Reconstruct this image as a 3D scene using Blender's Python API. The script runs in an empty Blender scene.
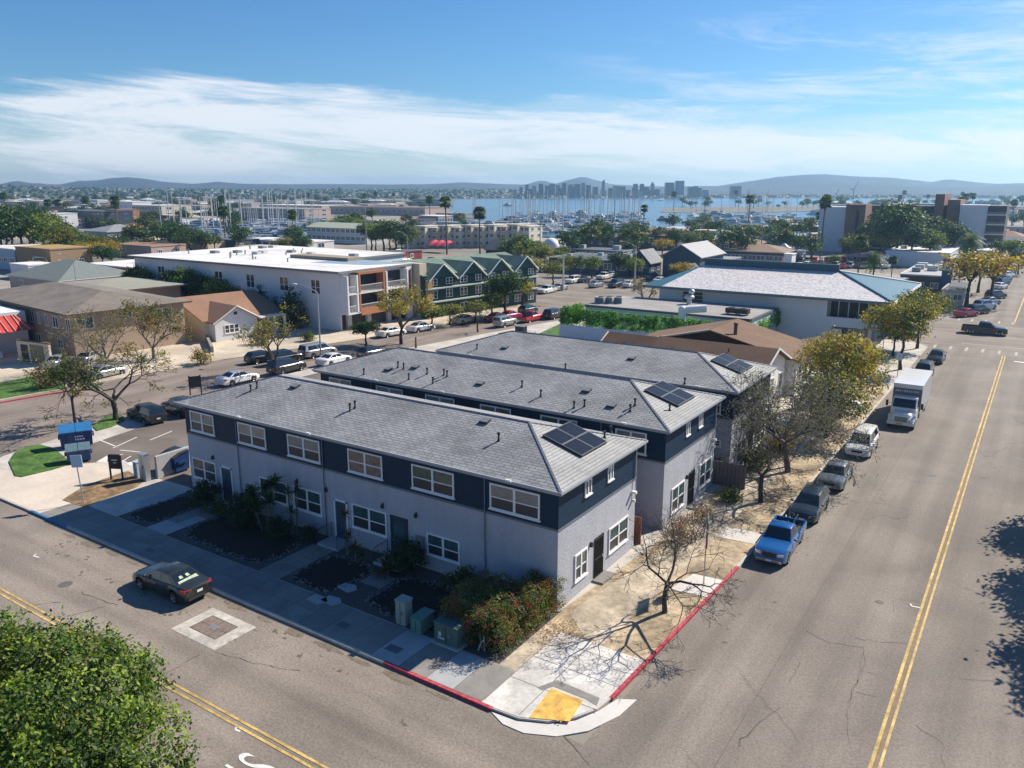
import bpy, bmesh, math, random
import numpy as np
from mathutils import Vector, Matrix
R = math.radians
PI = math.pi
rng = random.Random(7)
sc = bpy.context.scene
COL = sc.collection

# ---------------------------------------------------------------- camera
F_PX, CX, CY = 803.0, 512.0, 384.0
PITCH, YAW = R(13.784), R(33.536)
CAM = Vector((18.54, -32.12, 21.0))
cd = bpy.data.cameras.new('camera')
cd.sensor_width = 36.0
cd.lens = F_PX / 1024 * 36.0
cd.clip_start, cd.clip_end = 0.2, 20000
cam = bpy.data.objects.new('camera', cd)
COL.objects.link(cam)
cam.location = CAM
cam.rotation_euler = (PI / 2 - PITCH, 0, YAW)
sc.camera = cam

# ---------------------------------------------------------------- light
SUN_DIR = Vector((0.50, 1.17, 1.0)).normalized()      # towards the sun
EL = math.asin(SUN_DIR.z)
AZ = math.atan2(SUN_DIR.x, SUN_DIR.y)
sd = bpy.data.lights.new('sun', 'SUN')
sd.energy = 5.0
sd.angle = R(0.5)
sd.color = (1.0, 0.905, 0.77)
sun = bpy.data.objects.new('sun', sd)
COL.objects.link(sun)
sun.rotation_euler = (-SUN_DIR).to_track_quat('-Z', 'Y').to_euler()
sun.location = (0, 0, 200)

world = bpy.data.worlds.new('World')
sc.world = world
world.use_nodes = True
wt = world.node_tree
wt.nodes.clear()
def WN(t, **kw):
    n = wt.nodes.new(t)
    for k, v in kw.items():
        setattr(n, k, v)
    return n
sky = WN('ShaderNodeTexSky', sky_type='NISHITA')
sky.sun_disc = False
sky.sun_elevation = EL
sky.sun_rotation = AZ
sky.altitude = 50
sky.air_density = 1.0
sky.dust_density = 0.3
sky.ozone_density = 3.0
bg = WN('ShaderNodeBackground')
bg.inputs['Strength'].default_value = 0.050
wo = WN('ShaderNodeOutputWorld')
# clouds: thin cirrus streaks placed by sky direction
tc = WN('ShaderNodeTexCoord')
rot = WN('ShaderNodeVectorRotate', rotation_type='Z_AXIS')
rot.inputs['Angle'].default_value = -YAW
wt.links.new(tc.outputs['Generated'], rot.inputs['Vector'])
sep = WN('ShaderNodeSeparateXYZ')
wt.links.new(rot.outputs[0], sep.inputs[0])
def wm(op, a, b=None, c=None, clamp=False):
    n = WN('ShaderNodeMath', operation=op)
    n.use_clamp = clamp
    for i, v in enumerate((a, b, c)):
        if v is None: continue
        if isinstance(v, (int, float)): n.inputs[i].default_value = v
        else: wt.links.new(v, n.inputs[i])
    return n.outputs[0]
# azimuth (x/y) and elevation (z/horizontal length)
hy = wm('MAXIMUM', sep.outputs[1], 0.02)
az_ = wm('DIVIDE', sep.outputs[0], hy)
hl = wm('SQRT', wm('ADD', wm('MULTIPLY', sep.outputs[0], sep.outputs[0]), wm('MULTIPLY', sep.outputs[1], sep.outputs[1])))
el_ = wm('DIVIDE', sep.outputs[2], hl)
def cloud_noise(sx, sy, ox, scale, detail, rough, dist=0.6, tilt=0.0):
    u = wm('ADD', wm('MULTIPLY', az_, sx), ox)
    v = wm('MULTIPLY', wm('ADD', el_, wm('MULTIPLY', az_, tilt)), sy)
    cb = WN('ShaderNodeCombineXYZ')
    wt.links.new(u, cb.inputs[0]); wt.links.new(v, cb.inputs[1])
    nt = WN('ShaderNodeTexNoise')
    nt.inputs['Scale'].default_value = scale
    nt.inputs['Detail'].default_value = detail
    nt.inputs['Roughness'].default_value = rough
    nt.inputs['Distortion'].default_value = dist
    wt.links.new(cb.outputs[0], nt.inputs['Vector'])
    return nt.outputs['Fac']
def ramp(v, lo, hi):
    n = WN('ShaderNodeMapRange', interpolation_type='SMOOTHSTEP')
    n.inputs['From Min'].default_value = lo
    n.inputs['From Max'].default_value = hi
    wt.links.new(v, n.inputs['Value'])
    return n.outputs[0]
def band(v, lo0, lo1, hi0, hi1):
    return wm('MULTIPLY', ramp(v, lo0, lo1), wm('SUBTRACT', 1.0, ramp(v, hi0, hi1)))
n1 = cloud_noise(2.2, 15.0, 3.1, 1.0, 9, 0.64, 0.6, 0.03)
n2 = cloud_noise(3.2, 26.0, 9.7, 1.0, 10, 0.68, 0.45, 0.05)
# main bank: from low on the right to a high edge left of centre
edge = wm('ADD', wm('MULTIPLY', n1, 0.12), 0.028)
# upper edge follows azimuth: highest at the left and centre
hump = wm('MULTIPLY', band(az_, -0.9, -0.3, 0.0, 0.30), 0.026)
top = wm('ADD', edge, hump)
d_ = wm('SUBTRACT', top, el_)
bank = ramp(d_, -0.004, 0.014)
wisp = wm('ADD', wm('MULTIPLY', ramp(n2, 0.38, 0.58), 0.75), 0.25)
bank = wm('MULTIPLY', wm('MULTIPLY', bank, wisp), 0.90)
thin = wm('MULTIPLY', ramp(n2, 0.46, 0.68), band(el_, 0.06, 0.10, 0.15, 0.21))
thin = wm('MULTIPLY', thin, wm('MULTIPLY', ramp(az_, 0.0, 0.35), 0.6))
n3 = cloud_noise(3.0, 9.0, 21.3, 1.0, 6, 0.55, 0.3, -0.05)
topw = wm('MULTIPLY', ramp(n3, 0.60, 0.74), wm('MULTIPLY', ramp(el_, 0.20, 0.26), 0.35))
cl = wm('MAXIMUM', bank, wm('MAXIMUM', thin, topw))
low = wm('MULTIPLY', wm('SUBTRACT', 1.0, ramp(el_, 0.0, 0.075)), 0.55)
cl = wm('MAXIMUM', cl, low)
mix = WN('ShaderNodeMix', data_type='RGBA')
wt.links.new(wm('MULTIPLY', cl, 0.92), mix.inputs['Factor'])
hsv = WN('ShaderNodeHueSaturation')
hsv.inputs['Saturation'].default_value = 1.15
wt.links.new(sky.outputs[0], hsv.inputs['Color'])
tint = WN('ShaderNodeVectorMath', operation='MULTIPLY')
tint.inputs[1].default_value = (0.86, 1.22, 1.52)
wt.links.new(hsv.outputs[0], tint.inputs[0])
wt.links.new(tint.outputs[0], mix.inputs['A'])
mix.inputs['B'].default_value = (12.6, 12.9, 13.6, 1)
wt.links.new(mix.outputs['Result'], bg.inputs['Color'])
wt.links.new(bg.outputs[0], wo.inputs[0])

sc.view_settings.view_transform = 'Standard'
sc.view_settings.look = 'None'
sc.view_settings.exposure = 0.64
sc.view_settings.gamma = 1.0
sc.view_settings.use_curve_mapping = False
sc.render.engine = 'CYCLES'
sc.cycles.volume_bounces = 0
sc.cycles.max_bounces = 6
sc.cycles.transparent_max_bounces = 6
sc.cycles.caustics_reflective = False
sc.cycles.caustics_refractive = False

# ---------------------------------------------------------------- survey helper: photo pixel -> point of the place
_fw0 = Vector((-math.sin(YAW), math.cos(YAW), 0)); _rt = Vector((math.cos(YAW), math.sin(YAW), 0)); _up0 = Vector((0, 0, 1))
_fw = _fw0 * math.cos(PITCH) - _up0 * math.sin(PITCH); _up = _fw0 * math.sin(PITCH) + _up0 * math.cos(PITCH)
def at(x, y, z=0.0):
    d = _fw * F_PX + _rt * (x - CX) - _up * (y - CY)
    t = (z - CAM.z) / d.z
    return CAM + d * t
def high(x, yb, yt, zb=0.0):
    """height of an upright thing whose foot shows at (x, yb) and top at yt"""
    p = at(x, yb, zb)
    d = _fw * F_PX + _rt * (x - CX) - _up * (yt - CY)
    t = math.hypot(p.x - CAM.x, p.y - CAM.y) / math.hypot(d.x, d.y)
    return CAM.z + d.z * t - zb

# ---------------------------------------------------------------- materials
MATS = {}
def mat(name, col, rough=0.8, var=0.12, scale=3.0, bump=0.0, metal=0.0, spec=0.4, var2=None, scale2=0.25, emit=None, hue=None):
    if name in MATS: return MATS[name]
    m = bpy.data.materials.new(name)
    m.use_nodes = True
    nt = m.node_tree
    b = nt.nodes['Principled BSDF']
    b.inputs['Roughness'].default_value = rough
    b.inputs['Metallic'].default_value = metal
    b.inputs['Specular IOR Level'].default_value = spec
    N, L = nt.nodes.new, nt.links.new
    t = N('ShaderNodeTexCoord')
    n = N('ShaderNodeTexNoise'); n.inputs['Scale'].default_value = scale; n.inputs['Detail'].default_value = 6; n.inputs['Roughness'].default_value = 0.62
    L(t.outputs['Object'], n.inputs['Vector'])
    r = N('ShaderNodeMapRange'); r.inputs['From Min'].default_value = 0.3; r.inputs['From Max'].default_value = 0.7
    r.inputs['To Min'].default_value = 1 - var; r.inputs['To Max'].default_value = 1 + var
    L(n.outputs['Fac'], r.inputs['Value'])
    fac = r.outputs[0]
    if var2:
        n2 = N('ShaderNodeTexNoise'); n2.inputs['Scale'].default_value = scale2; n2.inputs['Detail'].default_value = 5; n2.inputs['Distortion'].default_value = 0.6
        L(t.outputs['Object'], n2.inputs['Vector'])
        r2 = N('ShaderNodeMapRange'); r2.inputs['From Min'].default_value = 0.35; r2.inputs['From Max'].default_value = 0.65
        r2.inputs['To Min'].default_value = 1 - var2; r2.inputs['To Max'].default_value = 1 + var2
        L(n2.outputs['Fac'], r2.inputs['Value'])
        mm = N('ShaderNodeMath'); mm.operation = 'MULTIPLY'
        L(fac, mm.inputs[0]); L(r2.outputs[0], mm.inputs[1]); fac = mm.outputs[0]
    v = N('ShaderNodeVectorMath'); v.operation = 'SCALE'
    v.inputs[0].default_value = col[:3]
    L(fac, v.inputs['Scale'])
    L(v.outputs[0], b.inputs['Base Color'])
    if bump:
        bp = N('ShaderNodeBump'); bp.inputs['Strength'].default_value = min(1, bump); bp.inputs['Distance'].default_value = 0.03
        L(n.outputs['Fac'], bp.inputs['Height']); L(bp.outputs[0], b.inputs['Normal'])
    if emit:
        b.inputs['Emission Color'].default_value = (*emit[:3], 1); b.inputs['Emission Strength'].default_value = emit[3]
    MATS[name] = m
    return m

def nodes_of(m):
    nt = m.node_tree
    return nt, nt.nodes['Principled BSDF'], nt.nodes.new, nt.links.new

def leaf_mat(name, col, trans=0.35):
    if name in MATS: return MATS[name]
    m = mat(name, col, 0.55, 0.45, 1.3, spec=0.25)
    nt, b, N, L = nodes_of(m)
    out = [n for n in nt.nodes if n.type == 'OUTPUT_MATERIAL'][0]
    tr = N('ShaderNodeBsdfTranslucent')
    src = b.inputs['Base Color'].links[0].from_socket
    sc_ = N('ShaderNodeVectorMath'); sc_.operation = 'MULTIPLY'; sc_.inputs[1].default_value = (1.25, 1.3, 0.6)
    L(src, sc_.inputs[0]); L(sc_.outputs[0], tr.inputs['Color'])
    mx = N('ShaderNodeMixShader'); mx.inputs[0].default_value = trans
    L(b.outputs[0], mx.inputs[1]); L(tr.outputs[0], mx.inputs[2]); L(mx.outputs[0], out.inputs['Surface'])
    return m

def shingle_mat(name, c1, c2, mort, bw=0.9, bh=0.28, swap=False, offs=0.5, var=0.25, bump=0.35):
    """courses of shingles in the roof's own plane coordinates"""
    if name in MATS: return MATS[name]
    m = mat(name, (1, 1, 1), 0.85, var * 0.5, 9.0, var2=0.17, scale2=0.35)
    nt, b, N, L = nodes_of(m)
    src = b.inputs['Base Color'].links[0].from_socket
    t = N('ShaderNodeTexCoord'); br = N('ShaderNodeTexBrick')
    mp = N('ShaderNodeMapping')
    if swap: mp.inputs['Rotation'].default_value = (0, 0, PI / 2)
    L(t.outputs['Object'], mp.inputs['Vector']); L(mp.outputs[0], br.inputs['Vector'])
    br.inputs['Color1'].default_value = (*c1, 1); br.inputs['Color2'].default_value = (*c2, 1); br.inputs['Mortar'].default_value = (*mort, 1)
    br.inputs['Scale'].default_value = 1.0
    br.inputs['Mortar Size'].default_value = 0.022; br.inputs['Mortar Smooth'].default_value = 0.3
    br.inputs['Brick Width'].default_value = bw; br.inputs['Row Height'].default_value = bh
    br.offset = offs
    v = N('ShaderNodeVectorMath'); v.operation = 'MULTIPLY'
    L(src, v.inputs[0]); L(br.outputs['Color'], v.inputs[1]); L(v.outputs[0], b.inputs['Base Color'])
    bp = N('ShaderNodeBump'); bp.inputs['Strength'].default_value = bump; bp.inputs['Distance'].default_value = 0.02; bp.invert = True
    L(br.outputs['Fac'], bp.inputs['Height']); L(bp.outputs[0], b.inputs['Normal'])
    return m

def lap_mat(name, col, pitch=0.2, rough=0.5, axis='Z', depth=0.02):
    """horizontal lap boards"""
    if name in MATS: return MATS[name]
    m = mat(name, col, rough, 0.06, 2.0, spec=0.18)
    nt, b, N, L = nodes_of(m)
    t = N('ShaderNodeTexCoord'); s = N('ShaderNodeSeparateXYZ'); L(t.outputs['Object'], s.inputs[0])
    d = N('ShaderNodeMath'); d.operation = 'DIVIDE'; L(s.outputs[axis], d.inputs[0]); d.inputs[1].default_value = pitch
    f = N('ShaderNodeMath'); f.operation = 'FRACT'; L(d.outputs[0], f.inputs[0])
    bp = N('ShaderNodeBump'); bp.inputs['Strength'].default_value = 1.0; bp.inputs['Distance'].default_value = depth; bp.invert = True
    L(f.outputs[0], bp.inputs['Height']); L(bp.outputs[0], b.inputs['Normal'])
    return m

def glass_mat(name, col=(0.02, 0.03, 0.035), rough=0.06, spec=0.9):
    if name in MATS: return MATS[name]
    return mat(name, col, rough, 0.35, 0.6, spec=spec)

def streaked(name, *a, **k):
    m = mat(name, *a, **k); nt, b, N, L = nodes_of(m)
    src = b.inputs['Base Color'].links[0].from_socket
    t = N('ShaderNodeTexCoord'); mp = N('ShaderNodeMapping'); mp.inputs['Scale'].default_value = (.9, .9, .22)
    n = N('ShaderNodeTexNoise'); n.inputs['Scale'].default_value = 1.6; n.inputs['Detail'].default_value = 7; n.inputs['Roughness'].default_value = .7
    L(t.outputs['Object'], mp.inputs['Vector']); L(mp.outputs[0], n.inputs['Vector'])
    r = N('ShaderNodeMapRange'); r.inputs['From Min'].default_value = .32; r.inputs['From Max'].default_value = .6; r.inputs['To Min'].default_value = .90; r.inputs['To Max'].default_value = 1.02
    L(n.outputs['Fac'], r.inputs['Value']); v = N('ShaderNodeVectorMath'); v.operation = 'SCALE'; L(src, v.inputs[0]); L(r.outputs[0], v.inputs['Scale']); L(v.outputs[0], b.inputs['Base Color'])
    return m
STUCCO = streaked('stucco', (0.42, 0.435, 0.48), 0.9, 0.10, 7.0, 0.9, var2=0.05)
NAVY = lap_mat('navy_lap_siding', (0.011, 0.031, 0.062), 0.21)
SHINGLE = shingle_mat('grey_shingles', (0.335, 0.34, 0.345), (0.255, 0.26, 0.27), (0.12, 0.125, 0.13), 0.55, 0.21, var=.5, bump=.6)
HIPM = mat('ridge_shingle', (0.24, 0.25, 0.27), 0.85, 0.3, 8)
WHITE = mat('white_paint', (0.78, 0.78, 0.78), 0.5, 0.04, 2)
OFFW = mat('off_white_paint', (0.62, 0.62, 0.60), 0.6, 0.08, 2)
FASCIA = mat('grey_fascia', (0.30, 0.31, 0.33), 0.5, 0.08, 2)
GLASS = glass_mat('window_glass')
BLIND = mat('blind', (0.33, 0.30, 0.25), 0.7, 0.12, 6)
CURTAIN = mat('curtain', (0.16, 0.11, 0.09), 0.8, 0.4, 4)
GREENPANE = mat('pane_with_plants', (0.05, 0.09, 0.07), 0.15, 0.6, 3, spec=0.8)
DARK = mat('dark_metal', (0.03, 0.03, 0.032), 0.5, 0.2, 5)
BLACK = mat('black', (0.012, 0.012, 0.013), 0.6, 0.2, 5)
RECESSNAVY = mat('dark_recess_navy', (0.03, 0.05, 0.08), 0.45, 0.1, 3)  # near-black navy panel painted in for the dark of the recessed doorway
GALV = mat('galvanised_metal', (0.42, 0.43, 0.44), 0.45, 0.15, 6, metal=0.6)
GREYM = mat('grey_metal', (0.25, 0.26, 0.27), 0.5, 0.15, 6, metal=0.3)
PVBLUE = mat('solar_cell', (0.008, 0.011, 0.022), 0.32, 0.3, 2, spec=0.22)
ALU = mat('aluminium', (0.62, 0.63, 0.65), 0.35, 0.05, 4, metal=0.5)
RUBBER = mat('rubber', (0.018, 0.018, 0.018), 0.85, 0.2, 8)
RIM = mat('alloy_rim', (0.45, 0.46, 0.47), 0.35, 0.2, 8, metal=0.7)
CGLASS = glass_mat('car_glass', (0.012, 0.018, 0.022), 0.05, 0.9)
HEADL = mat('headlight_lens', (0.65, 0.67, 0.68), 0.12, 0.2, 12, spec=0.9)
TAILL = mat('tail_light_lens', (0.45, 0.012, 0.02), 0.2, 0.2, 12, spec=0.8)
PLATE = mat('number_plate', (0.7, 0.71, 0.72), 0.5, 0.05, 20)
CHROME = mat('chrome', (0.55, 0.56, 0.57), 0.2, 0.1, 8, metal=0.9)
BARK = mat('bark', (0.062, 0.052, 0.046), 0.95, 0.4, 6, 0.8)
BARKG = mat('grey_bark', (0.16, 0.145, 0.13), 0.95, 0.35, 5, 0.8)
CONC = mat('concrete', (0.46, 0.43, 0.39), 0.9, 0.09, 4.0, 0.2, var2=0.16, scale2=0.45)
CONCN = mat('new_concrete', (0.58, 0.56, 0.53), 0.9, 0.05, 5.0, 0.2, var2=0.07, scale2=0.6)
WALLC = mat('rendered_wall', (0.42, 0.41, 0.41), 0.9, 0.1, 3, 0.3)

# ---------------------------------------------------------------- mesh builder
class MB:
    def __init__(s):
        s.v, s.f, s.m, s.mats, s.sm = [], [], [], [], []
    def mi(s, m):
        if m not in s.mats: s.mats.append(m)
        return s.mats.index(m)
    def add(s, vs, fs, m, smooth=False):
        o = len(s.v); k = s.mi(m)
        s.v.extend(tuple(v) for v in vs)
        for f in fs:
            s.f.append(tuple(i + o for i in f)); s.m.append(k); s.sm.append(smooth)
        return s
    def box(s, x0, y0, z0, x1, y1, z1, m):
        if x0 > x1: x0, x1 = x1, x0
        if y0 > y1: y0, y1 = y1, y0
        if z0 > z1: z0, z1 = z1, z0
        vs = [(x0,y0,z0),(x1,y0,z0),(x1,y1,z0),(x0,y1,z0),(x0,y0,z1),(x1,y0,z1),(x1,y1,z1),(x0,y1,z1)]
        return s.add(vs, [(0,3,2,1),(4,5,6,7),(0,1,5,4),(1,2,6,5),(2,3,7,6),(3,0,4,7)], m)
    def prism(s, poly, z0, z1, m, top=None):
        """poly counter-clockwise seen from above; z1 may be a list"""
        n = len(poly)
        zs = z1 if isinstance(z1, (list, tuple)) else [z1] * n
        vs = [(p[0], p[1], z0) for p in poly] + [(p[0], p[1], z) for p, z in zip(poly, zs)]
        s.add(vs, [tuple(reversed(range(n)))] + [(i, (i+1) % n, n + (i+1) % n, n + i) for i in range(n)], m)
        s.add([(p[0], p[1], z) for p, z in zip(poly, zs)], [tuple(range(n))], top or m)
        return s
    def sheet(s, poly, z, m):
        return s.add([(p[0], p[1], z) for p in poly], [tuple(range(len(poly)))], m)
    def quad(s, a, b, c, d, m, smooth=False):
        return s.add([a, b, c, d], [(0, 1, 2, 3)], m, smooth)
    def tube(s, a, b, r0, r1=None, n=8, m=None, cap=True, smooth=True):
        r1 = r0 if r1 is None else r1
        a, b = Vector(a), Vector(b)
        d = b - a
        if d.length < 1e-6: return s
        d.normalize()
        u = d.cross(Vector((0, 0, 1)))
        if u.length < 1e-3: u = Vector((1, 0, 0))
        u.normalize(); w = d.cross(u)
        vs = []
        for c, r in ((a, r0), (b, r1)):
            for i in range(n):
                t = 2 * PI * i / n
                vs.append(tuple(c + u * (r * math.cos(t)) + w * (r * math.sin(t))))
        s.add(vs, [(i, n + i, n + (i+1) % n, (i+1) % n) for i in range(n)], m, smooth)
        if cap:
            s.add(vs[:n], [tuple(range(n))], m); s.add(vs[n:], [tuple(reversed(range(n)))], m)
        return s
    def disc(s, c, r, z, n, m):
        return s.sheet([(c[0] + r*math.cos(2*PI*i/n), c[1] + r*math.sin(2*PI*i/n)) for i in range(n)], z, m)
    def ellip(s, c, rx, ry, rz, m, nu=12, nv=7, z_from=-1.0):
        vs, fs = [], []
        for j in range(nv + 1):
            t = math.asin(z_from) + (PI/2 - math.asin(z_from)) * j / nv
            for i in range(nu):
                a = 2 * PI * i / nu
                vs.append((c[0] + rx*math.cos(t)*math.cos(a), c[1] + ry*math.cos(t)*math.sin(a), c[2] + rz*math.sin(t)))
        for j in range(nv):
            for i in range(nu):
                fs.append((j*nu+i, j*nu+(i+1) % nu, (j+1)*nu+(i+1) % nu, (j+1)*nu+i))
        return s.add(vs, fs, m, True)
    def loft(s, rings, m, caps=True, smooth=True, closed=True):
        n = len(rings[0]); vs = [p for r in rings for p in r]; fs = []
        for j in range(len(rings) - 1):
            for i in range(n if closed else n - 1):
                fs.append((j*n+i, j*n+(i+1) % n, (j+1)*n+(i+1) % n, (j+1)*n+i))
        s.add(vs, fs, m, smooth)
        if caps:
            s.add(rings[0], [tuple(reversed(range(n)))], m); s.add(rings[-1], [tuple(range(n))], m)
        return s
    def mesh(s, name, sharp=None):
        me = bpy.data.meshes.new(name)
        me.from_pydata(s.v, [], s.f)
        for m in s.mats: me.materials.append(m)
        me.polygons.foreach_set('material_index', s.m)
        me.polygons.foreach_set('use_smooth', s.sm)
        me.update()
        if sharp: 
            me.set_sharp_from_angle(angle=R(sharp))
        return me

def props(o, label=None, cat=None, group=None, kind=None):
    if label: o['label'] = label
    if cat: o['category'] = cat
    if group: o['group'] = group
    if kind: o['kind'] = kind
    return o
def link(name, me, parent=None, loc=None, rz=0):
    o = bpy.data.objects.new(name, me)
    COL.objects.link(o)
    if parent is not None: o.parent = parent
    if loc is not None: o.location = loc
    if rz: o.rotation_euler = (0, 0, rz)
    return o
def thing(name, label, cat, loc=(0, 0, 0), rz=0, group=None):
    o = bpy.data.objects.new(name, None)
    o.empty_display_size = 0.5
    COL.objects.link(o)
    o.location = loc; o.rotation_euler = (0, 0, rz)
    return props(o, label, cat, group)
def part(name, mb, parent, label=None, sharp=None):
    o = link(name, mb.mesh(name, sharp), parent)
    if label: o['label'] = label
    return o
def solo(name, mb, label, cat, loc=(0, 0, 0), rz=0, group=None, kind=None, sharp=None):
    o = link(name, mb.mesh(name, sharp), None, loc, rz)
    return props(o, label, cat, group, kind)
def structure(name, mb, label=None):
    o = link(name, mb.mesh(name))
    return props(o, label, None, None, 'structure')
KIDS = {}
def copy_tree(o, loc, rz=0, label=None, scale=None, group=None, cat=None):
    def rec(src, parent):
        c = src.copy(); COL.objects.link(c)
        if parent is not None: c.parent = parent
        for ch in src.children: rec(ch, c)
        return c
    r = rec(o, None)
    r.location = loc; r.rotation_euler = (0, 0, rz)
    if scale is not None: r.scale = (scale,) * 3 if isinstance(scale, (int, float)) else scale
    if label: r['label'] = label
    if group: r['group'] = group
    return r
def arc(cx, cy, r, a0, a1, n):
    return [(cx + r*math.cos(R(a0 + (a1-a0)*i/n)), cy + r*math.sin(R(a0 + (a1-a0)*i/n))) for i in range(n + 1)]
# ================================================================ GROUND, ROADS, WATER
ZR = -0.13          # road level; pavements and yards lie at 0
def road_mat(name, col, along='y', cracks=True):
    m = mat(name, col, 0.9, 0.26, 9.0, 0.5, var2=0.15, scale2=0.16)
    nt, b, N, L = nodes_of(m)
    src = b.inputs['Base Color'].links[0].from_socket
    t = N('ShaderNodeTexCoord')
    # tyre lanes / long streaks and dark patches
    mp = N('ShaderNodeMapping'); mp.inputs['Scale'].default_value = (0.6, 0.022, 1) if along == 'y' else (0.022, 0.6, 1)
    L(t.outputs['Object'], mp.inputs['Vector'])
    n = N('ShaderNodeTexNoise'); n.inputs['Scale'].default_value = 1.0; n.inputs['Detail'].default_value = 4
    L(mp.outputs[0], n.inputs['Vector'])
    r = N('ShaderNodeMapRange'); r.inputs['From Min'].default_value = 0.35; r.inputs['From Max'].default_value = 0.65; r.inputs['To Min'].default_value = 0.80; r.inputs['To Max'].default_value = 1.12
    L(n.outputs['Fac'], r.inputs['Value'])
    # fine cracks
    vo = N('ShaderNodeTexVoronoi'); vo.feature = 'DISTANCE_TO_EDGE'; vo.inputs['Scale'].default_value = 0.11
    nz = N('ShaderNodeTexNoise'); nz.inputs['Scale'].default_value = 0.7; nz.inputs['Detail'].default_value = 6
    L(t.outputs['Object'], nz.inputs['Vector'])
    ad = N('ShaderNodeVectorMath'); ad.operation = 'MULTIPLY_ADD'; ad.inputs[1].default_value = (2.6, 2.6, 0)
    L(nz.outputs['Color'], ad.inputs[0]); L(t.outputs['Object'], ad.inputs[2]); L(ad.outputs[0], vo.inputs['Vector'])
    rc = N('ShaderNodeMapRange'); rc.inputs['From Min'].default_value = 0.0; rc.inputs['From Max'].default_value = 0.006; rc.inputs['To Min'].default_value = 0.72; rc.inputs['To Max'].default_value = 1.0
    L(vo.outputs['Distance'], rc.inputs['Value'])
    # cracks only here and there
    n3 = N('ShaderNodeTexNoise'); n3.inputs['Scale'].default_value = 0.13; L(t.outputs['Object'], n3.inputs['Vector'])
    r3 = N('ShaderNodeMapRange'); r3.inputs['From Min'].default_value = 0.48; r3.inputs['From Max'].default_value = 0.56
    L(n3.outputs['Fac'], r3.inputs['Value'])
    mxc = N('ShaderNodeMix'); mxc.data_type = 'FLOAT'; L(r3.outputs[0], mxc.inputs['Factor']); mxc.inputs['A'].default_value = 1.0; L(rc.outputs[0], mxc.inputs['B'])
    mu = N('ShaderNodeMath'); mu.operation = 'MULTIPLY'; L(r.outputs[0], mu.inputs[0]); L(mxc.outputs['Result'], mu.inputs[1])
    v = N('ShaderNodeVectorMath'); v.operation = 'SCALE'
    L(src, v.inputs[0]); L(mu.outputs[0], v.inputs['Scale']); L(v.outputs[0], b.inputs['Base Color'])
    return m
ROAD = road_mat('asphalt', (0.205, 0.178, 0.152))
ROADL = road_mat('asphalt_left_street', (0.225, 0.185, 0.158))
ROADB = road_mat('asphalt_front', (0.226, 0.194, 0.164), 'x')
PATCHM = mat('old_patched_asphalt', (0.20, 0.182, 0.165), 0.9, 0.1, 20, var2=0.1)
PLOT = mat('parking_asphalt', (0.155, 0.130, 0.112), 0.95, 0.15, 10, var2=0.2)
GROUND = mat('ground_dust', (0.25, 0.225, 0.19), 0.95, 0.3, 0.05, var2=0.4, scale2=0.012)
DIRT = mat('dry_ground', (0.36, 0.285, 0.19), 0.95, 0.38, 3.0, 0.6, var2=0.42, scale2=0.45)
TANC = mat('stained_concrete', (0.43, 0.365, 0.275), 0.9, 0.24, 3.0, 0.2, var2=0.32, scale2=0.5)
MULCH = mat('dark_mulch', (0.018, 0.014, 0.013), 0.95, 0.5, 9.0, 1.0)
GRASSM = mat('lawn_green', (0.062, 0.135, 0.022), 0.9, 0.5, 5.0, 0.9, var2=0.35, scale2=0.9)
REDP = mat('red_kerb_paint', (0.42, 0.06, 0.08), 0.7, 0.45, 6, var2=.2, scale2=1.5)
BLUEP = mat('blue_kerb_paint', (0.06, 0.16, 0.32), 0.7, 0.2, 5)
YELP = mat('yellow_road_paint', (0.50, 0.35, 0.12), 0.7, 0.35, 5, var2=0.25, scale2=1.0)
WHP = mat('white_road_paint', (0.66, 0.65, 0.62), 0.7, 0.16, 6)
FADED = mat('faded_road_paint', (0.40, 0.37, 0.33), 0.8, 0.3, 3)
TACT = mat('yellow_tactile_pad', (0.66, 0.40, 0.09), 0.7, 0.25, 4, var2=.25, scale2=1.6)
TARM = mat('tar', (0.105, 0.09, 0.078), 0.7, 0.4, 3)
OILM = mat('oil_stain', (0.13, 0.105, 0.085), 0.7, 0.3, 2)

def sheet(name, poly, z, m, kind='structure'):
    b = MB(); b.sheet(poly, z, m)
    return structure(name, b)

g = MB(); g.sheet([(-6000, -900), (2500, -900), (2500, 6000), (-6000, 6000)], ZR - 0.03, GROUND)
structure('ground', g)

# front street, right street, cross street and left street
sheet('front_street_road', [(-160, -40), (5.9, -40), (5.9, -8.0), (-160, -8.0)], ZR, ROADB)
sheet('right_street_road', [(5.7, -60), (27, -60), (27, 93), (24.2, 330), (9.6, 330), (6.3, 93)], ZR + 0.004, ROAD)
LN = [(-46.5, -8.1), (-49.5, -3.5), (-51.5, 6), (-53.4, 18), (-52.8, 40), (-49.6, 62), (-46.3, 80), (-42, 91)]
LF = [(-70.5, -40), (-69.0, 0), (-67.5, 14), (-66.2, 30), (-62.6, 46), (-58.4, 62), (-57.2, 80), (-57.0, 92)]
sheet('left_street_road', LF + list(reversed(LN)) + [(-46.5, -40)], ZR + 0.004, ROADL)
sheet('cross_street_road', [(-120, 92), (60, 91), (60, 115), (-120, 122)], ZR + 0.008, road_mat('asphalt_cross', (0.22, 0.185, 0.155), 'x'))

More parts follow.
